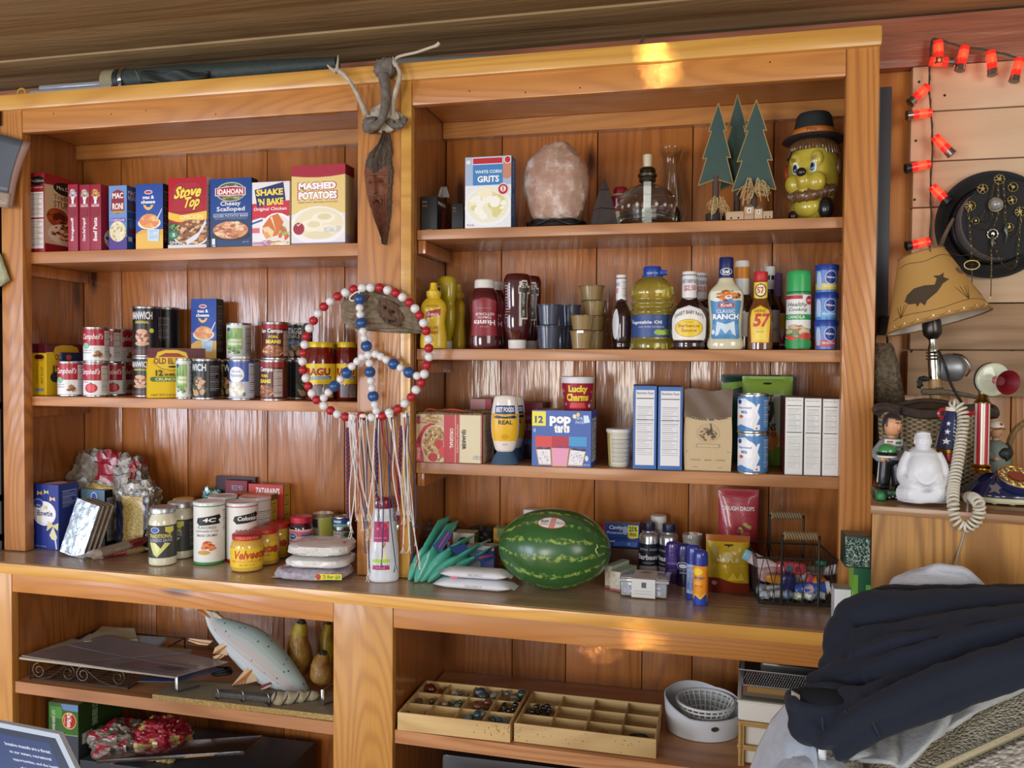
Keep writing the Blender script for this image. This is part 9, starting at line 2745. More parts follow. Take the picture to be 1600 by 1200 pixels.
for(bx,by,rr)in((.7,.17,1),(.1,.14,.9),(.93,.2,.8),(.55,.95,.3)):
 for a in(-.5,-.1,.35,.7):
  A.p([(bx,by),(bx+.006,by),(bx+a*.13*rr+.004,by+.2*rr),(bx+a*.13*rr,by+.2*rr)],INK)
A.p([(.78,.62),(.83,.66),(.92,.6),(.88,.55),(.8,.57)],'6a5c44')
for k_ in rg(9):
 s_=.04+k_*.115
 A.e(s_,.055,.008,.012,'efe6cc')
 A.p([(s_+.01,.05),(s_+.06,.02),(s_+.1,.055),(s_+.06,.035)],'8a6c44')
mb.bd('lamp_shade',lm,recalc=False)
mb=MB()
mb.grid(lambda s,t:shade(s,t,-.0018),64,6,M('dcd6cc',.8),closed_u=True)
mb.bd('shade_lining',lm)
mb=MB()
mb.tube([shade(k_/48,0,.0)for k_ in rg(48)],.0026,M('8a6c44',.7),n=6,cl=True)
mb.tube([shade(k_/48,1,.0)for k_ in rg(48)],.0018,M('8a6c44',.7),n=6,cl=True)
mb.bd('shade_trim',lm)
mb=MB()
sc_=LP(1455,512)
d_=(LP(1454,500)-LP(1457,548)).normalized()
DM=M('4a4644',.3,.9)
q0_=LP(1457,530)
def along(m0,m1,rads,mt,n=18):
 P=[m0.lerp(m1,i/(len(rads)-1))for i in rg(len(rads))]
 mb.tube(P,rads,mt,n=n)
along(LP(1458,530),LP(1454,490),[.01,.019,.021,.021,.0205,.019,.017],DM)
mb.bd('bulb_socket',lm)
mb=MB()
CHRM=M('b9b4a4',.18,1)
along(LP(1461,592),LP(1457,530),[.0135,.0135,.013,.0135,.013,.0125,.0125,.011,.008,.0085],CHRM)
for vv in(551,556,561):
 c_=LP(1458.5,vv)
 mb.tube([c_+Vc((.0145*cos(k_*PI/8),.0145*sin(k_*PI/8),0))for k_ in rg(16)],.0022,CHRM,n=5,cl=True)
mb.bd('chrome_grip',lm)
mb=MB()
BAMB=M('a5804a',.5,ct_=.2,mo=.2)
b_bot=Vc((LP(1466,640).x+.006,0,0))
along(b_bot,LP(1461,592),[.0135,.014,.0135,.014,.0135,.014,.0145],BAMB)
for vv in(606,612,614,640):
 c_=LP(1462+(vv-592)*.1,vv)
 mb.tube([c_+Vc((.0146*cos(k_*PI/8),.0146*sin(k_*PI/8),0))for k_ in rg(16)],.0012,M('4a3420',.6),n=5,cl=True)
mb.bd('bamboo_pole',lm)
mb=MB()
mb.lth(prof([(.045,.001),(.055,.004),(.05,.016),(.018,.022)],4),M('3a2c20',.5),n=28,c=(b_bot.x,0))
mb.bd('foot',lm)
rc_=LP(1487,574)
mb=MB()
mb.lth(prof([(.02,rc_.x-.026),(.03,rc_.x-.02),(.033,rc_.x),(.03,rc_.x+.018),(.018,rc_.x+.026)],4),M('9a9ea2',.42,.7),n=30,c=(rc_.y,rc_.z),ax='x')
mb.bd('reel',lm)
mb=MB()
mb.tube(cv([rc_+Vc((.022,-.03,-.02)),rc_+Vc((.03,-.036,.0)),rc_+Vc((.016,-.036,.024)),rc_+Vc((-.006,-.03,.03))],5),.0055,M('a5a9ac',.2,1),n=8,flat=.4)
mb.bd('reel_bail',lm)
mb=MB()
mb.tube(cv([LP(1466,548,-.02),LP(1476,570,-.045),LP(1486,600,-.03),LP(1505,632,-.02),LP(1520,650,.0)],6),.0036,M('2a2826',.5),n=6)
mb.bd('black_cord',lm)
mb=MB()
blob(mb,LP(1443,592,-.01),(.01,.006,.006),M('1c1a18',.6),71,.4,.9,10,8)
blob(mb,LP(1437,600,-.01),(.006,.005,.009),M('1c1a18',.6),72,.4,.9,10,8)
mb.bd('knotted_cord_end',lm)
q=PY(1388,625,.1)
xr_=PY(1411,620,.1).x
q=Vc(((xr_+2.374)/2,.1,q.z))
bl=empty('cow_bell',(q.x,.1,PY(1388,626,.1).z-.0),0,('tall rusty cow bell with a strap, behind the wicker creel','bell'))
zb0=bl.location.z
bl.location.z=zb0
H_=PY(1388,537,.1).z-zb0
mb=MB()
RUST=M('6f6350',.55,.5,mo=.5,bs=110,bump=.7)
W0,W1=(xr_-2.374)/2,(xr_-2.374)*.3
vs0=[]
for(zz0,w_,d_b)in((0,W0,.045),(H_*.6,W0*.8,.038),(H_*.93,W1,.028),(H_,W1*.8,.022)):
 ring_=[]
 for k_ in rg(20):
  a=2*PI*k_/20
  ex,ey=copysign(abs(cos(a))**.5,cos(a)),copysign(abs(sin(a))**.5,sin(a))
  ring_.append(mb.v((w_*ex-(zz0/H_)*.01,d_b*ey,zz0)))
 vs0.append(ring_)
for i in rg(3):
 for k_ in rg(20):
  mb.face([vs0[i][k_],vs0[i][(k_+1)%20],vs0[i+1][(k_+1)%20],vs0[i+1][k_]],mb.mi(RUST))
mb.face(vs0[-1],mb.mi(RUST))
mb.bd('bell_body',bl,tk=.002)
mb=MB()
mb.tube(cv([(-.025,0,H_),(-.022,0,H_+.022),(.0,0,H_+.024),(.004,0,H_)],4),.006,M('38322c',.7),n=6,flat=.4)
mb.bd('strap',bl)
mb=MB()
mb.box(-.03,.1,-.04,.06,-.012,-.0006,M('3c3128',.7,mo=.2))
mb.box(-.03,-.015,-.04,.06,ZK-zb0,-.012,M('3c3128',.7,mo=.2))
mb.box(.085,.1,-.04,.06,ZK-zb0,-.012,M('3c3128',.7,mo=.2))
mb.bd('small_dark_stand',loc=(q.x+.0,.12,zb0),tag=('small dark wooden stand under the cow bell, hidden behind the creel','stand'))
cy_=-.1
c_=PY(1458,700,cy_)
cr=empty('wicker_creel',(c_.x,cy_,ZK),-.15,('old wicker fishing creel with a dark leather rim behind the figurines','creel'))
Hc=PY(1452,640,cy_).z-ZK
Wc=.112
WK,nt,p=new_mat('wicker_weave')
tc=nt.nodes.new('ShaderNodeTexCoord')
sp_n=nt.nodes.new('ShaderNodeSeparateXYZ')
nt.links.new(tc.outputs['Object'],sp_n.inputs[0])
sx_=mth(nt,'SINE',mth(nt,'MULTIPLY',sp_n.outputs[0],330))
sz_=mth(nt,'SINE',mth(nt,'MULTIPLY',sp_n.outputs[2],620))
pr_=mth(nt,'MULTIPLY',sx_,sz_)
nt.links.new(mxn(nt,lin('6b5b42'),lin('b7a47e'),mpr(nt,pr_,-.5,.6,0,1)),p.inputs['Base Color'])
bp=nt.nodes.new('ShaderNodeBump')
bp.inputs['Strength'].default_value=1
bp.inputs['Distance'].default_value=.003
nt.links.new(pr_,bp.inputs['Height'])
nt.links.new(bp.outputs['Normal'],p.inputs['Normal'])
p.inputs['Roughness'].default_value=.7
mb=MB()
def crf(s,t):
 a=s*2*PI
 k_=.8+.2*sin(t*PI*.55)
 rib=1+.012*sin(a*40)*sin(t*60)
 return(Wc*k_*rib*copysign(abs(cos(a))**.8,cos(a)),.075*k_*rib*sin(a)+.0,Hc*t)
mb.grid(crf,90,40,WK,closed_u=True)
mb.bd('woven_body',cr)
mb=MB()
LEA=M('40362e',.6,mo=.3,bs=60,bump=.5)
mb.tube([(Wc*1.03*cos(k_*PI/24),.083*sin(k_*PI/24),Hc+.006*sin(k_*.5))for k_ in rg(48)],.011,LEA,n=8,cl=True)
mb.grid(lambda s,t:(Wc*1*t*cos(s*2*PI),.078*t*sin(s*2*PI),Hc+.016-.01*t*t),40,6,M('5a4c3c',.7,mo=.3,bump=.4),closed_u=True)
mb.bd('leather_rim',cr)
mb=MB()
mb.tube(cv([(-Wc*1,-.02,Hc*.92),(-Wc*.5,-.06,Hc*1.1),(0,-.07,Hc*1.13),(Wc*.6,-.06,Hc*1.02),(Wc*1,-.02,Hc*.8)],6),.008,LEA,n=8,flat=.6)
mb.tube([(-Wc*.62,-.078,Hc*.02),(-Wc*.66,-.083,Hc*1.05)],.004,LEA,n=6,flat=.5)
mb.bd('leather_strap',cr)
mb=MB()
mb.tube(cv([PY(1440,612,.0),PY(1490,614,.0),PY(1545,625,.0)],5),[.009,.01,.01,.01,.009,.008,.008,.007,.006,.005,.004],M('6a5c4e',.8,mo=.3,bump=.5),n=8,flat=.7)
zmin=min(v.co.z for v in mb.bm.verts)
mb.bd('driftwood_stick',tag=('grey driftwood stick lying across the top of the creel','stick'))
mb=MB()
q=PY(1372,782,-.33)
mb.lth(prof([(.008,0),(.01,.004),(.009,.014),(.003,.018)],4),M('2f7a48',.4),n=18)
mb.bd('green_cup',loc=(q.x+.004,-.335,ZK),tag=('little green ornament at the foot of the racing driver figure','ornament'))
SKIN1=M('d39a72',.45,ct_=.15)
SKIN2=M('b98a6c',.5)
def head_face(mb,c,r,skin,hair=None,yaw=.0,brow='3a2820',cap=None,seed=0):
 Rz=Matrix.Rotation(yaw,4,'Z')
 def T(x,y,z):
  p_=Rz@Vc((x,y,z))
  return Vc(c)+p_*r
 def hf(d):
  d=Rz.inverted()@d
  f=1
  f+=.05*G_(d.z,-.55,.25)*(1 if d.y<0 else .2)
  f-=.08*max(0,abs(d.x)-.75)*(1 if d.z<0 else .3)
  if d.y<0:
   f+=.1*G_(d.x,0,.12)*G_(d.z,-.1,.16)
   f+=.08*G_(d.x,0,.1)*G_(d.z,-.2,.07)
   f-=.05*(G_(d.x,.3,.13)+G_(d.x,-.3,.13))*G_(d.z,.1,.1)
   f+=.04*G_(d.z,.24,.08)
   f+=.03*(G_(d.x,.4,.15)+G_(d.x,-.4,.15))*G_(d.z,-.15,.15)
   f+=.03*G_(d.x,0,.22)*G_(d.z,-.46,.05)
   f-=.03*G_(d.x,0,.24)*G_(d.z,-.5,.03)
   f+=.04*G_(d.x,0,.2)*G_(d.z,-.72,.1)
  return f
 mb.ball(c,(r*.82,r*.88,r*1.08),skin,44,34,fn=hf)
 return T
def features(parent,T,r,brow,eye=True):
 for sx in(-1,1):
  mb=MB()
  mb.ball(T(sx*.27,-.8,.11),(r*.1,r*.06,r*.055),M('e6e2dc',.3),12,8)
  mb.ball(T(sx*.27,-.85,.11),(r*.05,r*.03,r*.05),M('2c2018',.3),10,8)
  mb.bd('eye',parent)
  mb=MB()
  mb.tube([T(sx*.12,-.9,.22),T(sx*.28,-.88,.27),T(sx*.42,-.78,.23)],r*.045,M(brow,.6),n=6)
  mb.bd('eyebrow',parent)
  mb=MB()
  mb.ball(T(sx*.84,-.02,.02),(r*.1,r*.16,r*.22),SKIN1,12,8)
  mb.bd('ear',parent)
 mb=MB()
 mb.tube([T(-.2,-.84,-.5),T(0,-.9,-.48),T(.2,-.84,-.5)],r*.035,M('a05a4c',.5),n=6)
 mb.bd('mouth',parent)
def limb(mb,pts,rads,mt,n=12):
 P=cv(pts,5)
 rr=[q.x for q in cv([(r_,0,0)for r_ in rads],5)]
 mb.tube(P,rr,mt,n=n)
def fgs(mb,base,d,up,r,mt,curl=.5):
 sd=d.cross(up).normalized()
 for k_,L_ in en((.9,1.05,1,.8)):
  b_=base+sd*(k_-1.5)*r*.75
  mb.tube([b_,b_+d*r*1.3*L_,b_+d*r*(2.2-curl)*L_-up*r*curl,b_+d*r*(2.6-2*curl)*L_-up*r*1.9*curl],[r*.42,r*.4,r*.36,r*.28],mt,n=6)
 mb.tube([base-sd*r*1.6-d*r*.4,base-sd*r*2.3+d*r*.5,base-sd*r*2.1+d*r*1.3],[r*.45,r*.4,r*.3],mt,n=6)
by_=-.29
q=PY(1392,780,by_)
fg=empty('racing_driver_figure',(q.x,by_,ZK),0,('bobblehead figure of a person in racing overalls holding a green helmet','figurine'))
f0=Vc(fg.location)
FPq=lambda u,v,dy=.0:PY(u,v,by_+dy)-f0
mb=MB()
mb.box(-.034,.03,-.026,.026,.0005,.018,M('1c3a2c',.4,ct_=.3),bev=.002)
A=Art(mb,flat(-.034,.03,.0,.018,-.026),3)
A.run([('r',.08+.1*i,.08 if i%2 else .22,.13+.1*i,.22 if i%2 else .36,'e4e4e0')for i in rg(8)]+[('b','BOBBY',.35,.5,.8,.85,'7ab08c',.03)])
mb.bd('base',fg)
BLK=M('1c1c20',.4,ct_=.3)
TOPM=M('8c9498',.5)
mb=MB()
hip=FPq(1392,722)
for sx in(-1,1):
 limb(mb,[hip+Vc((sx*.01,0,.004)),Vc((sx*.013+hip.x,-.002,hip.z*.55)),Vc((sx*.013+hip.x,0,.022))],[.0135,.0125,.0115],BLK)
 mb.ball((hip.x+sx*.014,-.009,.0225),(.01,.018,.007),M('141416',.3,ct_=.5),14,8)
mb.ball(hip+Vc((0,0,.004)),(.023,.016,.015),BLK,18,12)
for sx in(-1,1):
 mb.tube([hip+Vc((sx*.022,-.004,0)),Vc((sx*.0255+hip.x,-.005,.03))],.0016,M('d8d8d8',.5),n=5)
mb.bd('overall_trousers',fg)
mb=MB()
ch=FPq(1393,695)
limb(mb,[hip+Vc((0,0,.006)),ch,FPq(1394,684)],[.02,.0245,.013],TOPM,18)
sh_l,sh_r=FPq(1381,692),FPq(1407,692)
limb(mb,[sh_l,FPq(1371,704,-.004),FPq(1369,711,-.012)],[.0095,.009,.008],TOPM)
limb(mb,[FPq(1369,711,-.012),FPq(1374,716,-.022),FPq(1380,716,-.028)],[.008,.0075,.006],TOPM)
limb(mb,[sh_r,FPq(1410,706,-.002),FPq(1409,718,-.004)],[.0095,.0088,.007],TOPM)
mb.bd('racing_top',fg)
mb=MB()
Art(mb,wrap(.0255,ch.z-.012,ch.z+.014,0,1.8,c=(ch.x,ch.y)),2,cut=8).run([('r',.1,.5,.9,.95,'d8d8d4'),('r',.2,.7,.45,.85,'b04034'),('r',.55,.6,.8,.8,'3a7a4c'),('r',.1,.1,.9,.35,'24342c'),('b','RACING',.2,.12,.8,.32,'e0e0dc',.03)])
mb.bd('sponsor_print',fg)
mb=MB()
hnd=FPq(1380,717,-.03)
mb.ball(hnd,(.0065,.0055,.006),SKIN1,12,8)
fgs(mb,hnd+Vc((.003,-.002,0)),Vc((1,-.1,.1)).normalized(),Vc((0,0,1)),.0034,SKIN1,.4)
hn2=FPq(1409,721,-.005)
mb.ball(hn2,(.0055,.005,.0065),SKIN1,12,8)
fgs(mb,hn2+Vc((0,0,-.003)),Vc((0,-.05,-1)).normalized(),Vc((0,-1,0)),.0032,SKIN1,.35)
mb.bd('hands',fg)
mb=MB()
hc0=FPq(1386,705,-.032)
mb.ball(hc0,(.0185,.0165,.0155),M('3d8a50',.25,ct_=.8),22,14)
mb.tube([hc0+Vc((.0165*cos(a),-.015*abs(sin(a))-.001,-.004))for a in[PI+PI*k_/10 for k_ in rg(11)]],.0035,M('14181a',.2,ct_=.8),n=6)
mb.tube([hc0+Vc((.0175*cos(a),-.0158*abs(sin(a))-.0005,-.01))for a in[PI+PI*k_/10 for k_ in rg(11)]],.0022,M('e0e2e0',.3),n=6)
mb.bd('green_helmet',fg)
hd=FPq(1394,664)
rr=(PY(1411,664,by_).x-PY(1377,664,by_).x)/2*1.06
hroot=empty('head',hd)
hroot.parent=fg
mb=MB()
T=head_face(mb,(0,0,0),rr,SKIN1,yaw=.62)
limb(mb,[(0,.002,-rr*.8),(0,.002,-rr*1.25)],[rr*.36,rr*.4],SKIN1)
mb.bd('face',hroot)
features(hroot,T,rr,'2a1c16')
mb=MB()
HAIR=M('2b2729',.45,ct_=.3,bump=.4,bs=120)
mb.ball((0,.0,rr*.06),(rr*.89,rr*.95,rr*1.14),HAIR,36,24,fn=lambda d:1+.02*nn0(d*8))
bad=[]
Ri=Matrix.Rotation(-.62,4,'Z')
for f in mb.bm.faces:
 c1=Ri@f.calc_center_median()
 x_,y_,z_=c1.x/rr,c1.y/rr,c1.z/rr
 hl_=.52+.1*abs(x_)if y_<-.25 else(-.15 if abs(x_)>.55 and y_<.15 else-.62)
 if z_<hl_:
  bad.append(f)
bmesh.ops.delete(mb.bm,geom=bad,context='FACES')
mb.bd('hair',hroot,tk=.0015)
sy_=-.356
q=PY(1441,789,sy_)
WHT=M('d9dce2',.45,ct_=.1,mo=.03)
st=empty('white_seated_statue',(q.x,PZ(1441,781,ZK).y,ZK),-.05,('plain white statue of a heavy seated person in robes with hands in the lap','statue'))
st.location=(q.x,sy_,ZK)
s0_=Vc(st.location)
SP=lambda u,v,dy=.0:PY(u,v,sy_+dy)-s0_
Wb=(PY(1486,780,sy_).x-PY(1399,780,sy_).x)/2
Hs=PY(1441,669,sy_).z-ZK
mb=MB()
def robe(s,t):
 a=s*2*PI
 w_=Wb*(1-.1*t-.5*max(0,t-.55)**1.2*1.6)
 d_=.034*(1-.35*t)
 f=1+.045*sin(a*9+t*5)*(1-t)+.03*sin(a*17+1)*(1-t)
 return(w_*f*copysign(abs(cos(a))**.75,cos(a)),d_*f*sin(a)-.004*(1-t),Hs*.3*t+.0008)
mb.grid(robe,72,16,WHT,closed_u=True)
limb(mb,[(-Wb*.78,-.006,Hs*.13),(-Wb*.3,-.028,Hs*.15),(Wb*.25,-.03,Hs*.12)],[.017,.019,.011],WHT)
limb(mb,[(Wb*.78,-.006,Hs*.13),(Wb*.3,-.028,Hs*.17),(-Wb*.2,-.034,Hs*.15)],[.017,.019,.011],WHT)
limb(mb,[(0,.004,Hs*.1),(0,.000,Hs*.3),(0,.002,Hs*.52),(0,.004,Hs*.68),(0,.003,Hs*.755)],[Wb*.6,Wb*.6,Wb*.58,Wb*.52,Wb*.24],WHT,28)
mb.ball((0,-.008,Hs*.44),(Wb*.64,.027,Hs*.27),WHT,36,24)
for v in mb.bm.verts:
 if abs(v.co.y)>.04:
  v.co.y=copysign(.04+(abs(v.co.y)-.04)*.25,v.co.y)
for sx in(-1,1):
 limb(mb,[(sx*Wb*.46,.002,Hs*.67),(sx*Wb*.63,.000,Hs*.52),(sx*Wb*.68,-.004,Hs*.34),(sx*Wb*.42,-.026,Hs*.26),(sx*Wb*.12,-.036,Hs*.235)],[.01,.012,.0135,.0125,.0065],WHT,16)
 for k_ in rg(4):
  mb.tube(cv([(sx*Wb*(.3+.05*k_),-.018+.003*k_,Hs*(.66-.03*k_)),(sx*Wb*(.45+.05*k_),-.022,Hs*(.5-.03*k_)),(sx*Wb*(.36+.06*k_),-.034,Hs*(.33-.02*k_))],4),.0018,WHT,n=5)
mb.ball((0,-.038,Hs*.225),(.013,.008,.0075),WHT,14,8)
fgs(mb,Vc((.004,-.046,Hs*.225)),Vc((-1,-.1,0)).normalized(),Vc((0,0,1)),.0038,WHT,.2)
fgs(mb,Vc((-.004,-.044,Hs*.215)),Vc((1,-.1,0)).normalized(),Vc((0,0,1)),.0038,WHT,.2)
for k_ in rg(3):
 mb.tube(cv([(-Wb*.3,-.004,Hs*(.7-.02*k_)),(0,-.026-.001*k_,Hs*(.6-.03*k_)),(Wb*.3,-.004,Hs*(.7-.02*k_))],5),.0022,WHT,n=5)
so=mb.bd('body',st,sharp=0)
for o_,vs_ in((so,.0017),):
 md=o_.modifiers.new('remesh','REMESH')
 md.mode='VOXEL'
 md.voxel_size=vs_
 md.use_smooth_shade=True
 sm=o_.modifiers.new('smooth','SMOOTH')
 sm.factor=.5
 sm.iterations=2
rh_=(PY(1456,690,sy_).x-PY(1426,690,sy_).x)/2*1.05
hq=SP(1442,690)
mb=MB()
T=head_face(mb,(0,0,0),rh_,WHT,yaw=.15)
limb(mb,[(0,.003,-rh_*.7),(0,.003,-rh_*1.3)],[rh_*.5,rh_*.58],WHT)
for sx in(-1,1):
 mb.ball(T(sx*.84,0,-.02),(rh_*.09,rh_*.15,rh_*.3),WHT,12,8)
 mb.ball(T(sx*.27,-.8,.09),(rh_*.13,rh_*.06,rh_*.05),WHT,12,8)
mb.bd('head',st,loc=hq,sharp=60)
mb=MB()
mb.ball((0,rh_*.2,rh_*.24),(rh_*.87,rh_*.86,rh_*.93),WHT,30,20,fn=lambda d:1+.02*sin(d.x*16+d.z*5)*(1 if d.y<.3 else .3)-(.1*max(0,-d.z)))
limb(mb,[(-rh_*.6,-rh_*.34,rh_*.8),(-rh_*.1,-rh_*.56,rh_*.92),(rh_*.6,-rh_*.32,rh_*.84)],[rh_*.16,rh_*.2,rh_*.14],WHT)
bad=[f for f in mb.bm.faces if f.calc_center_median().z<-rh_*.25 and f.calc_center_median().y<rh_*.2]
bmesh.ops.delete(mb.bm,geom=bad,context='FACES')
mb.bd('hair',st,loc=hq,sharp=70)
ty=-.3
tp=PZ(1565,783,ZK)
ph=empty('candlestick_telephone',(tp.x,tp.y,ZK),-.1,('red, white and blue candlestick telephone with stars on a round blue base','telephone'))
t0=Vc(ph.location)
ty=tp.y
TPp=lambda u,v,dy=.0:Matrix.Rotation(.1,3,'Z')@(PY(u,v,ty+dy)-t0)
rB=(PY(1632,775,ty).x-PY(1502,775,ty).x)/2
bc=TPp(1567,780)
NAVY2=M('1b2750',.12,ct_=1)
IVO=M('c9c6a4',.4,ct_=.3)
mb=MB()
mb.lth(prof([(rB*1,.003),(rB*1.03,.008),(rB*1,.013)],4),IVO,n=48,c=(bc.x,0),sq=(1,.8))
for k_ in rg(5):
 a=-2.4+k_*.45
 mb.ball((bc.x+rB*.9*cos(a),rB*.72*sin(a),.003),(.006,.006,.003),IVO,10,6)
mb.bd('ivory_foot',ph)
hB=PY(1560,735,ty-.02).z-ZK
mb=MB()
bprof=prof([(rB*.99,.0135),(rB*.985,.018),(rB*.86,hB*.45),(rB*.62,hB*.72),(rB*.42,hB*.86),(rB*.3,hB*.9)],5)
mb.lth(bprof,NAVY2,n=56,c=(bc.x,0),sq=(1,.8))
def basep(s,t,o):
 a=-2.2+s*1.6
 i=t*(len(bprof)-1)
 k_=min(int(i),len(bprof)-2)
 r_=bprof[k_][0]+(bprof[k_+1][0]-bprof[k_][0])*(i-k_)
 z_=bprof[k_][1]+(bprof[k_+1][1]-bprof[k_][1])*(i-k_)
 return(bc.x+(r_+o)*cos(a),(r_+o)*.8*sin(a),z_+o*1.5+.0006)
SILV=M('9c98a0',.3,.6)
A=ArtC(mb,basep,1.3,cut=12)
A.star(.16,.42,.15,SILV)
A.star(.42,.66,.11,SILV)
A.star(.66,.3,.1,SILV)
A.star(.04,.75,.06,SILV)
A.run([('e',.1+.2*i,.12,.03,.03,'d8dce8')for i in rg(5)])
mb.bd('blue_base',ph)
mb=MB()
dc=Vc((bc.x+rB*.22,-rB*.42,hB*.8))
dt=Matrix.Translation(dc)@Matrix.Rotation(.45,4,'X')@Matrix.Rotation(.15,4,'Y')
mb.tf=dt
GOLD=M('b98a34',.2,1)
mb.lth([(.036,-.012),(.037,.0),(.034,.001)],NAVY2,n=36)
mb.lth([(.034,.0005),(.033,.003),(.018,.0032)],M('d9d4c4',.3,ct_=.4),n=36,cap0=False,cap1=False)
for k_ in rg(10):
 a=k_*2*PI/12
 mb.tube([(.0255*cos(a)+.0055*cos(j*PI/5),.0255*sin(a)+.0055*sin(j*PI/5),.0045)for j in rg(10)],.001,GOLD,n=5,cl=True)
mb.tube([(.034*cos(k_*PI/18),.034*sin(k_*PI/18),.004)for k_ in rg(36)],.0016,GOLD,n=6,cl=True)
mb.lth([(.0175,.003),(.0175,.005),(.016,.0055)],GOLD,n=28)
mb.lth([(.015,.005),(.015,.0062)],M('8c3a2c',.4),n=26)
mb.tf=None
mb.bd('rotary_dial',ph)
sb,stp=TPp(1533,727),TPp(1533,630)
rS=(PY(1545,680,ty).x-PY(1521,680,ty).x)/2
mb=MB()
cS=(sb.x,sb.y)
mb.lth(prof([(rS*1.5,sb.z-.012),(rS*1.15,sb.z-.006),(rS*1.35,sb.z),(rS*1.1,sb.z+.003)],4),GOLD,n=30,c=cS)
mb.bd('gold_collar',ph)
mb=MB()
mb.lth([(rS,sb.z+.002),(rS,stp.z)],M('dedcc8',.2,ct_=.8),n=36,c=cS)
A=Art(mb,wrap(rS,sb.z+.002,stp.z,0,2*PI,c=cS),.6,cut=40)
for k_ in rg(6):
 A.r(.03+k_/6,0,.03+k_/6+.085,1,'b02434')
mb.bd('striped_shaft',ph)
mb=MB()
tc_=TPp(1533,618)
mb.lth(prof([(rS*1.05,stp.z),(rS*1.1,stp.z+.002),(rS*.8,stp.z+.008),(rS*.55,tc_.z+.004),(rS*.6,tc_.z+.01)],4),M('8a7640',.2,1),n=28,c=cS)
mb.bd('gold_cap',ph)
dcn=TPp(1552,593,-.01)
mb=MB()
rD=(PY(1580,592,ty).x-PY(1524,592,ty).x)/2
ndir=Vc((.34,-.93,-.1)).normalized()
rotq=ndir.to_track_quat('Z','Y').to_matrix().to_4x4()
mb.tf=Matrix.Translation(dcn)@rotq
mb.lth(prof([(rD*.9,-.016),(rD*1,-.01),(rD*1,.0),(rD*.96,.003),(rD*.4,.008),(rD*.2,.01)],4),M('c8d0b8',.25,ct_=.7),n=44)
mb.lth([(rD*1.02,-.012),(rD*1.02,-.006)],M('20242c',.3),n=44)
mb.bd('transmitter',ph)
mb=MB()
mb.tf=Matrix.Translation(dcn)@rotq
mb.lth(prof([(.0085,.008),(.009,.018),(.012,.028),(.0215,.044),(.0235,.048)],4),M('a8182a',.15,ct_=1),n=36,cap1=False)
mb.lth([(.0233,.048),(.0205,.0455),(.012,.032),(.0085,.024),(.0001,.0235)],M('6e0d1a',.55),n=36,cap0=False,cap1=False)  # inside of the cup in darker red, its shade put into the colour
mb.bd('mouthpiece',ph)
mb=MB()
mb.tube([TPp(1533,622),dcn+Vc((-.004,.012,-.01))],.006,M('8a7640',.2,1),n=8)
mb.bd('swivel',ph)
mb=MB()
RD=M('a81c30',.2,ct_=.8)
mb.tube([TPp(1522,645),TPp(1497,645,-.01)],.0045,RD,n=8)
for(u,v)in((1474,646),(1489,645)):
 c_=TPp(u,v,-.012)
 mb.tube([c_+Vc((.0085*cos(k_*PI/8),0,.0085*sin(k_*PI/8)))for k_ in rg(16)],.0032,RD,n=6,cl=True)
mb.tube([TPp(1480,646,-.012),TPp(1497,645,-.01)],.0035,RD,n=6)
mb.bd('hook_arm',ph)
rv0,rv1=TPp(1482,717,-.012),TPp(1488,640,-.012)
mb=MB()
ux=(rv1-rv0).normalized()
Lr=(rv1-rv0).length
mb.tf=Matrix.Translation(rv0)@ux.to_track_quat('Z','Y').to_matrix().to_4x4()
ri=.03
mb.lth([(ri*.86,-.006,RD),(ri*.98,-.002,RD),(ri*1,.012,RD),(ri*.96,.013,GOLD),(ri*.98,.02,GOLD),(ri*.9,.021,NAVY2),(ri*.55,Lr*.8,NAVY2),(ri*.4,Lr*.97,NAVY2),(ri*.46,Lr*.975,M('dedcc8',.3)),(ri*.4,Lr*1.05,M('dedcc8',.3))],NAVY2,n=34)
A=ArtC(mb,lambda s,t,o:((ri*(.9-.42*t)+o+.0004)*sin(.25+1.6*s),-(ri*(.9-.42*t)+o+.0004)*cos(.25+1.6*s),.021+(Lr*.9-.021)*t),.5,cut=6)
mb.tf=mb.tf@Matrix.Rotation(PI if(ux.to_track_quat('Z','Y')@Vc((0,-1,0))).y>0 else 0,4,'Z')
A.star(.5,.22,.22,'e6e6ea')
A.star(.5,.5,.18,'e6e6ea')
A.star(.5,.74,.15,'e6e6ea')
mb.bd('receiver',ph)
CRD=M('cfc9b8',.45,ct_=.2)
path=cv([TPp(1489,634,-.012),TPp(1497,632,-.02),TPp(1505,650,-.03),TPp(1501,690,-.045),TPp(1495,730,-.075),TPp(1490,760,-.1),TPp(1489,785,-.13),TPp(1493,812,-.138),TPp(1508,823,-.14),TPp(1524,814,-.148),TPp(1530,800,-.15),TPp(1529,787,-.148),TPp(1522,779,-.115),TPp(1512,777,-.08)],26)
mb=MB()
cl_len=[0]
for i in rg(1,len(path)):
 cl_len.append(cl_len[-1]+(path[i]-path[i-1]).length)
tot=cl_len[-1]
pitch=.0078
hel=[]
sub=12
nstep=int(tot/pitch*sub)
j=0
for i in rg(nstep):
 d_=tot*i/nstep
 while j<len(cl_len)-2 and cl_len[j+1]<d_:
  j+=1
 w_=(d_-cl_len[j])/max(cl_len[j+1]-cl_len[j],1e-9)
 p_=path[j].lerp(path[j+1],w_)
 t_=(path[min(j+2,len(path)-1)]-path[max(j-1,0)]).normalized()
 n1=t_.cross(Vc((.2,1,.1))).normalized()
 n2=t_.cross(n1).normalized()
 a=2*PI*i/sub
 hel.append(p_+n1*.0088*cos(a)+n2*.0088*sin(a))
mb.tube(hel,.0027,CRD,n=6)
mb.bd('coiled_cord',ph)
mb=MB()
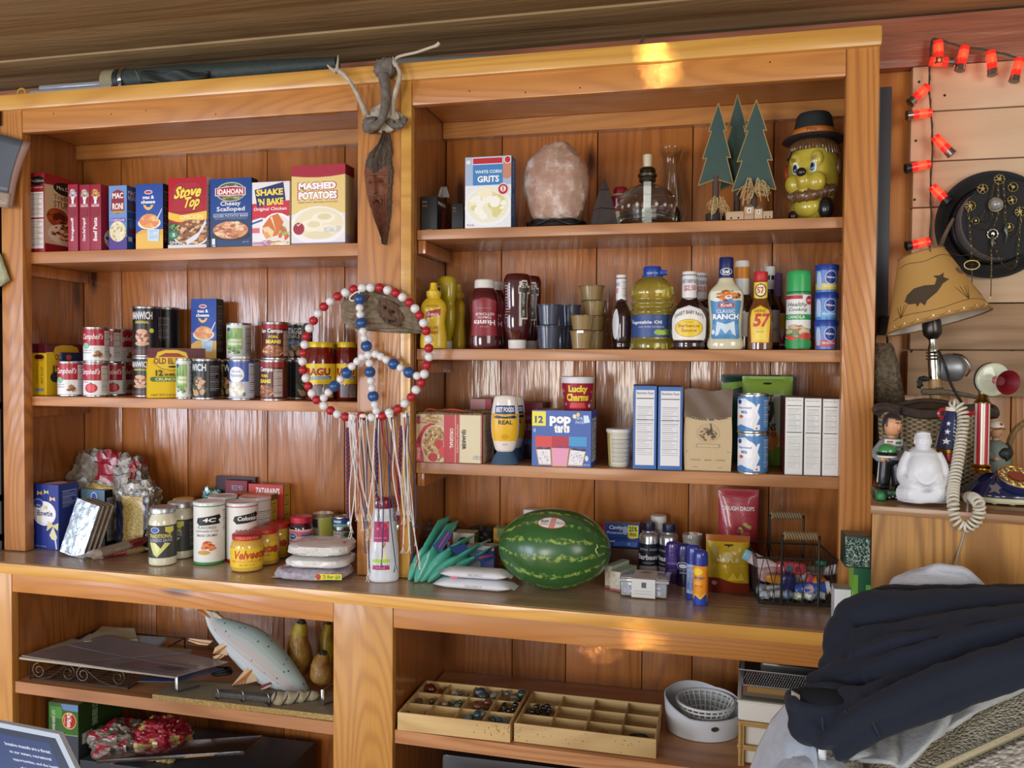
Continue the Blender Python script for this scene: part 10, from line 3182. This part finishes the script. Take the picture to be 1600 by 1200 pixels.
mb.tube(cv([TPp(1511,776,-.075),TPp(1512,790,-.135),TPp(1507,830,-.14),TPp(1496,868,-.14),TPp(1490,895,-.15)],6),.0017,M('8f8b84',.4),n=6)
mb.bd('straight_wire',ph)
b2=-.205
q=PY(1560,725,b2)
fg2=empty('baseball_figure',(q.x,b2,ZK),0,('bobblehead figure of a person in a white and orange baseball cap behind the telephone','figurine'))
g0=Vc(fg2.location)
BP_=lambda u,v,dy=.0:PY(u,v,b2+dy)-g0
SK3=M('b48c6c',.55)
mb=MB()
GRYM=M('6f7c74',.7)
limb(mb,[Vc((BP_(1560,700).x,0,.003)),BP_(1558,712),BP_(1556,696),BP_(1556,688)],[.024,.024,.021,.01],GRYM,18)
limb(mb,[BP_(1546,698),BP_(1547,712,-.012),BP_(1556,716,-.022)],[.01,.009,.007],GRYM)
mb.bd('jersey',fg2)
mb=MB()
limb(mb,[BP_(1568,697),BP_(1573,708,-.01),BP_(1566,716,-.02)],[.012,.012,.01],M('1d2422',.5),12)
mb.ball(BP_(1569,709,-.018),(.014,.01,.013),M('1d2422',.5),14,10)
mb.bd('dark_sleeve',fg2)
mb=MB()
hb2=BP_(1557,717,-.026)
mb.ball(hb2,(.006,.005,.005),SK3,10,8)
fgs(mb,hb2,Vc((1,0,-.1)).normalized(),Vc((0,0,1)),.003,SK3,.4)
mb.bd('hand',fg2)
h2=empty('head',BP_(1556,672))
h2.parent=fg2
r2=(PY(1570,672,b2).x-PY(1543,672,b2).x)/2*1
mb=MB()
T=head_face(mb,(0,0,0),r2,SK3,yaw=.45)
limb(mb,[(0,.002,-r2*.8),(0,.002,-r2*1.3)],[r2*.38,r2*.42],SK3)
mb.bd('face',h2)
features(h2,T,r2,'7a6450')
mb=MB()
mb.ball((0,.001,r2*.42),(r2*.95,r2*.98,r2*.8),M('dcd8d0',.6),28,16)
for v in mb.bm.verts:
 v.co.z=max(v.co.z,r2*.36)
mb.bd('cap',h2)
mb=MB()
fr=Matrix.Rotation(.45,3,'Z')@Vc((0,-1,0))
sd=Vc((-fr.y,fr.x,0))
mb.grid(lambda s,t:Vc((0,0,r2*.4))+sd*((s-.5)*2*r2*.8*(1-.25*t))+fr*(r2*(.7*(1-(2*s-1)**2*.35)+.7*t*(1-(2*s-1)**2*.5)))+Vc((0,0,-r2*.22*(2*s-1)**2-.1*r2*t)),12,5,M('a8542f',.6))
mb.bd('cap_visor',h2,tk=.0015)
mb=MB()
Art(mb,lambda s,t,o:Vc((0,0,r2*.62))+sd*((s-.5)*r2*.5)+fr*(r2*(.88-.22*t)+.002+o)+Vc((0,0,r2*.36*t)),1).run([('e',.5,.5,.4,.45,'2a2220'),('e',.5,.45,.25,.3,'b0582c')])
mb.bd('cap_badge',h2)
mb=MB()
q=PZ(1484,752,ZK)
q=PY(1484,752,-.29)
mb.lth(prof([(.01,.001),(.014,.004),(.018,.016),(.019,.024)],4),M('8f8468',.3,.5,ct_=.5),n=24)
mb.bd('small_brass_dish',loc=(q.x,-.285,ZK),tag=('small brass dish standing between the white statue and the telephone','dish'),tk=.0012)
mb=MB()
q=PY(1612,685,-.05)
RP=M('8f7248',.8,mo=.3,bs=200,bump=.5)
for k_ in rg(4):
 mb.tube([(q.x+(.052-.004*k_)*cos(a),-.05+.011*(k_-1.5),ZK+.075+(.074-.003*k_)*sin(a))for a in[j*PI/16 for j in rg(32)]],.0065,RP,n=7,cl=True)
mb.bd('rope_coil',tag=('tan rope coil standing on the cabinet at the right edge of the view','rope'))
def F(u,v,y):
 return PY(u,v,y)
SHEET=M('aeb8c6',.85,mo=.1,bs=35,bump=.9,sheen=.3)
KNIT,nt,p=new_mat('beige_knit')
tc=nt.nodes.new('ShaderNodeTexCoord')
wv=nt.nodes.new('ShaderNodeTexWave')
wv.inputs['Scale'].default_value=60
wv.bands_direction='Z'
wv.inputs['Distortion'].default_value=4
wv.inputs['Detail Scale'].default_value=6
nt.links.new(tc.outputs['Object'],wv.inputs['Vector'])
nt.links.new(mxn(nt,lin('a39c8c'),lin('d6cfbf'),wv.outputs['Fac']),p.inputs['Base Color'])
bp=nt.nodes.new('ShaderNodeBump')
bp.inputs['Distance'].default_value=.004
nt.links.new(wv.outputs['Fac'],bp.inputs['Height'])
nt.links.new(bp.outputs['Normal'],p.inputs['Normal'])
p.inputs['Roughness'].default_value=.9
def pile_mat(name,a,b,sc,dist=.006):
 m,nt,p=new_mat(name)
 tc=nt.nodes.new('ShaderNodeTexCoord')
 vo=nt.nodes.new('ShaderNodeTexVoronoi')
 vo.inputs['Scale'].default_value=sc
 nt.links.new(tc.outputs['Object'],vo.inputs['Vector'])
 sp_=nt.nodes.new('ShaderNodeSeparateColor')
 nt.links.new(vo.outputs['Color'],sp_.inputs[0])
 c=mxn(nt,lin(a),lin(b),sp_.outputs[0])
 nt.links.new(c,p.inputs['Base Color'])
 bp=nt.nodes.new('ShaderNodeBump')
 bp.inputs['Distance'].default_value=dist
 bp.inputs['Strength'].default_value=1
 bp.invert=True
 nt.links.new(vo.outputs['Distance'],bp.inputs['Height'])
 nt.links.new(bp.outputs['Normal'],p.inputs['Normal'])
 p.inputs['Roughness'].default_value=.95
 p.inputs['Sheen Weight'].default_value=.3
 return m
PLUSH=pile_mat('beige_boucle','b0a386','d6caad',210)
WAFF=pile_mat('waffle_throw','b4ac9c','dcd4c4',130,.005)
SWEAT=M('aeb0b0',.9,mo=.08,bs=120,bump=.5,sheen=.3)
ac=empty('armchair',(2.35,-.95,0),0,('armchair at the lower right covered by light throws under the navy hoodie','armchair'))
a0_=Vc(ac.location)
def surf(fn,nu,nv,mt):
 mb=MB()
 mb.grid(lambda s,t:fn(s,t)-a0_,nu,nv,mt)
 return mb
U0,U1=F(1335,1205,-.74),F(1690,1040,-.72)
D0,D1=F(1335,1420,-.98),F(1760,1330,-.98)
def plush(s,t):
 p_=U0.lerp(U1,s).lerp(D0.lerp(D1,s),t)
 return p_+Vc((0,-.02*sin(min(1,t*1.2)*PI),.012*sin(t*PI)+.003*nn0(Vc((s*8,t*8,2)))))
mb=surf(plush,60,40,PLUSH)
mb.bd('boucle_cushion',ac,tk=.03)
mb=MB()
mb.tube([F(u,v,y)-a0_ for u,v,y in((1420,1235,-.86),(1465,1203,-.85),(1500,1186,-.845),(1540,1168,-.84),(1580,1150,-.835),(1620,1132,-.83),(1680,1108,-.82))],.0055,M('b5a888',.8,bump=.4,bs=300),n=9)
mb.bd('piping',ac)
W0a,W1a=F(1425,1240,-.865),F(1690,1112,-.835)
W0b,W1b=F(1425,1420,-1.05),F(1760,1330,-1.05)
mb=surf(lambda s,t:W0a.lerp(W1a,s).lerp(W0b.lerp(W1b,s),t)+Vc((0,-.012*sin(t*PI)-.008,.004)),50,30,WAFF)
mb.bd('waffle_throw',ac,tk=.008)
mb=MB()
mb.box(1.95-a0_.x,2.75-a0_.x,-1.35-a0_.y,-.72-a0_.y,.05,.62,M('b3a78c',.9),bev=.05)
mb.bd('frame',ac)
mb=MB()
blob(mb,F(1275,1262,-.84)-a0_,(.065,.07,.07),SHEET,4,.05,.85,44,30)
mb.bd('arm_roll',ac)
sh0=F(1255,1185,-.8)
def sheetf(s,t):
 u=1150+118*s
 s_=s
 s=(u-1150)/190
 edge=[(0,1262),(.08,1222),(.18,1170),(.3,1125),(.45,1092),(.6,1068),(.8,1062),(1,1066)]
 for i in rg(len(edge)-1):
  if edge[i][0]<=s<=edge[i+1][0]:
   w_=(s-edge[i][0])/(edge[i+1][0]-edge[i][0])
   v=edge[i][1]*(1-w_)+edge[i+1][1]*w_
   break
 top_=F(u,v,-.7)
 y_=-.7-.24*sin(t*PI/2)
 z_=top_.z-.3*(1-cos(t*PI/2))**1.1
 fold=.006*sin(s*16+t*5+2*nn0(Vc((s*3,t*3,1))))+.004*nn0(Vc((s*14,t*14,3)))
 return Vc((top_.x-.02*t,y_-fold,z_+fold*.5))
mb=MB()
mb.grid(lambda s,t:sheetf(s,t)-sh0,60,40,SHEET)
mb.bd('blue_grey_sheet',loc=sh0,tag=('light blue-grey crumpled sheet over the chair arm at the bottom','sheet'),tk=.004)
k0=F(1285,1190,-.8)
mb=MB()
K=[F(1238,1140,-.765),F(1345,1165,-.745),F(1345,1330,-.95),F(1232,1330,-.97)]
mb.grid(lambda s,t:K[0].lerp(K[1],s).lerp(K[3].lerp(K[2],s),t)+Vc((0,-.03*sin(t*PI*.8),0))-k0,30,30,KNIT)
mb.bd('beige_knit_throw',loc=k0,tag=('beige knitted throw between the grey sheet and the plush chair back','throw'),tk=.006)
mb=MB()
q=F(1284,1168,-.835)
mb.grid(lambda s,t:((s-.5)*.011,-.001-.002*t,(t-1)*.026),3,5,M('dfe4e8',.6))
mb.bd('white_tag',loc=(q.x,q.y-.004,q.z+.01),tag=('small white fabric tag sewn on the knitted throw','tag'),tk=.0006)
g0_=F(1450,1150,-.74)
mb=MB()
GU=[F(u,v,y)for u,v,y in((1318,1168,-.72),(1360,1140,-.7),(1400,1115,-.7),(1440,1090,-.7),(1500,1065,-.69),(1560,1040,-.69),(1640,1010,-.69))]
GD=[F(u,v,y)for u,v,y in((1326,1186,-.8),(1372,1190,-.83),(1412,1200,-.85),(1455,1160,-.83),(1500,1128,-.8),(1560,1096,-.77),(1650,1060,-.75))]
def lerp_list(L_,s):
 i=s*(len(L_)-1)
 k_=min(int(i),len(L_)-2)
 return L_[k_].lerp(L_[k_+1],i-k_)
def gsw(s,t):
 p_=lerp_list(GU,s).lerp(lerp_list(GD,s),t)
 f_=.01*sin(s*24+t*3+3*nn0(Vc((s*4,t*2,7))))*(1-.4*t)
 return p_+Vc((0,-f_-.012*sin(t*PI),f_*.6+.006*sin(t*PI)))-g0_
mb.grid(gsw,80,26,SWEAT)
mb.bd('grey_sweatshirt',loc=g0_,tag=('light grey sweatshirt spread under the navy hoodie on the chair back','sweatshirt'),tk=.006)
l0_=F(1460,905,-.5)
mb=MB()
for k_ in rg(7):
 P=cv([F(1394+k_*7,918-2*k_,-.5-.008*k_),F(1418+k_*7,900-2*k_,-.505-.008*k_),F(1450+k_*6,893-k_*.6,-.51-.008*k_),F(1490+k_*3,900-k_,-.51-.008*k_),F(1522+k_*2,918,-.51-.008*k_)],6)
 mb.tube([q_-l0_ for q_ in P],.01,M('b9bcc4',.9,sheen=.3,bump=.4,bs=200),n=8,flat=.8)
blob(mb,F(1462,935,-.55)-l0_,(.078,.035,.046),M('b9bcc4',.9,sheen=.3,bump=.4,bs=200),6,.06,.9,34,24)
mb.bd('pale_grey_sweater',loc=l0_,tag=('pale grey ribbed sweater bunched up behind the navy hoodie','sweater'))
sw_o=bpy.data.objects['pale_grey_sweater']
md=sw_o.modifiers.new('remesh','REMESH')
md.mode='VOXEL'
md.voxel_size=.0035
md.use_smooth_shade=True
mb=MB()
mb.box(2.24-a0_.x,2.95-a0_.x,-.74-a0_.y,-.6-a0_.y,.3,F(1450,1070,-.66).z,M('8f846c',.9),bev=.04)
mb.bd('chair_back',ac)
NV=M('161c2c',.95,sheen=.04,bump=.35,bs=500)
h0=F(1420,1030,-.72)
mb=MB()
def roll(pts,rads,flat=1,n=16):
 P=cv([F(u,v,y)-h0 for u,v,y in pts],6)
 rr=[q_.x for q_ in cv([(r_,0,0)for r_ in rads],6)]
 d0,d1=(P[0]-P[1]).normalized(),(P[-1]-P[-2]).normalized()
 head=[P[0]+d0*rr[0]*a for a in(.99,.9,.7,.4)]
 hr=[rr[0]*sqrt(max(1-a*a,.01))for a in(.99,.9,.7,.4)]
 tail=[P[-1]+d1*rr[-1]*a for a in(.4,.7,.9,.99)]
 tr_r=[rr[-1]*sqrt(max(1-a*a,.01))for a in(.4,.7,.9,.99)]
 mb.tube(head+P+tail,hr+rr+tr_r,NV,n=n,flat=flat)
px=1/905
roll([(1342,964,-.66),(1370,961,-.66),(1430,962,-.66),(1520,962,-.66),(1600,965,-.66),(1690,972,-.66)],[34*px,40*px,42*px,44*px,48*px,50*px],.9)
roll([(1362,942,-.62),(1390,936,-.61),(1440,938,-.61),(1520,936,-.62),(1610,938,-.62),(1690,940,-.62)],[16*px,22*px,22*px,22*px,24*px,24*px])
roll([(1321,990,-.68),(1319,1010,-.69),(1325,1030,-.69)],[30*px,32*px,22*px])
roll([(1300,1040,-.7),(1350,1030,-.72),(1420,1020,-.73),(1500,1008,-.73),(1600,1000,-.73),(1690,995,-.73)],[20*px,38*px,44*px,46*px,48*px,50*px])
roll([(1275,1065,-.72),(1320,1062,-.75),(1390,1058,-.77),(1460,1045,-.77),(1540,1030,-.76),(1640,1020,-.76)],[14*px,28*px,34*px,38*px,40*px,40*px])
for pts,r_ in((((1300,1072,-.775),(1370,1040,-.79),(1450,1012,-.79),(1540,985,-.775),(1640,965,-.76)),9),(((1330,1022,-.755),(1400,1000,-.765),(1480,988,-.765),(1560,990,-.76),(1640,1000,-.76)),8),(((1370,1085,-.8),(1440,1055,-.81),(1520,1030,-.8),(1600,1010,-.79),(1660,1000,-.78)),10),(((1340,1050,-.79),(1400,1048,-.8),(1460,1030,-.8),(1500,1010,-.79)),7),(((1330,985,-.71),(1400,978,-.73),(1500,968,-.73),(1600,968,-.73)),7),(((1350,1062,-.8),(1380,1078,-.81),(1420,1072,-.81)),7)):
 roll(pts,[r_*px*q_ for q_ in([.5,1,1.1,1,.8][:len(pts)])],1,10)
rim=[(1236,1088),(1262,1079),(1300,1076),(1332,1082),(1346,1092),(1330,1104),(1300,1110),(1262,1108),(1240,1100)]
P=[F(u,v,-.8 if i<4 else-.845)-h0 for i,(u,v)in en(rim)]
mb.tube([q_ for q_ in cv(P+[P[0]],5)][:-1],8.5*px,NV,n=10,cl=True)
roll([(1236,1094,-.82),(1246,1118,-.835),(1252,1142,-.83),(1268,1158,-.82)],[9*px,13*px,14*px,9*px])
roll([(1262,1120,-.83),(1272,1142,-.84),(1296,1156,-.835)],[14*px,18*px,12*px])
roll([(1290,1118,-.84),(1310,1130,-.845),(1330,1125,-.84)],[12*px,18*px,16*px])
roll([(1330,1092,-.82),(1360,1095,-.83),(1400,1085,-.82),(1450,1070,-.81)],[18*px,22*px,24*px,24*px])
roll([(1240,1090,-.8),(1260,1080,-.77),(1300,1075,-.755),(1340,1070,-.76)],[7*px,10*px,12*px,12*px])
roll([(1300,1150,-.855),(1340,1122,-.865),(1400,1092,-.86),(1470,1062,-.845),(1540,1038,-.83),(1640,1010,-.81)],[13*px,17*px,20*px,20*px,22*px,24*px],.85)
roll([(1320,1172,-.86),(1360,1145,-.865),(1420,1120,-.86),(1480,1096,-.85),(1550,1068,-.835),(1650,1030,-.815)],[11*px,16*px,17*px,18*px,20*px,22*px],.85)
roll([(1286,1160,-.85),(1300,1150,-.858)],[10*px,14.5*px],.85)
roll([(1312,1178,-.855),(1330,1165,-.862)],[8*px,13*px],.85)
hd_=mb.bd('hoodie_cloth',recalc=True,sharp=0)
md=hd_.modifiers.new('remesh','REMESH')
md.mode='VOXEL'
md.voxel_size=.0042
md.use_smooth_shade=True
sm=hd_.modifiers.new('smooth','SMOOTH')
sm.factor=.6
sm.iterations=3
tx=bpy.data.textures.new('cloth_folds','CLOUDS')
tx.noise_scale=.055
tx.noise_depth=2
dm_=hd_.modifiers.new('folds','DISPLACE')
dm_.texture=tx
dm_.strength=.01
dm_.mid_level=.5
dm_.texture_coords='LOCAL'
tx2=bpy.data.textures.new('cloth_wrinkles','CLOUDS')
tx2.noise_scale=.018
dm2=hd_.modifiers.new('wrinkles','DISPLACE')
dm2.texture=tx2
dm2.strength=.0022
hoodie=empty('navy_hoodie',h0,0,('crumpled dark navy hoodie thrown over the chair back, its hood opening to the left','hoodie'))
hd_.parent=hoodie
hd_.name='body'
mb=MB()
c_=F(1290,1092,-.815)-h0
mb.ball(F(1292,1094,-.815)-h0,(50*px,.03,13*px),M('0b0f18',.95),24,14)  # near-black blob fills the hood opening, painting in its inner shade
mb.bd('hood_shade_fill',hoodie,tk=.002)
mb=MB()
q=F(1241,1091,-.835)-h0
mb.grid(lambda s,t:q+Vc((-.004+s*.012,-.006+.01*t,-.008+.018*t-.006*s)),3,4,M('9a948c',.8))
mb.bd('neck_label',hoodie,tk=.001)
mb=MB()
for pts in(((1320,1110,-.866),(1330,1125,-.88),(1342,1138,-.88)),((1362,1126,-.88),(1370,1142,-.884),(1374,1152,-.88)),((1285,1120,-.862),(1286,1138,-.862),(1292,1150,-.86))):
 mb.tube([q_-h0 for q_ in cv([F(*p_)for p_ in pts],5)],.0009,M('2a3550',.9),n=4)
mb.bd('seam',hoodie)
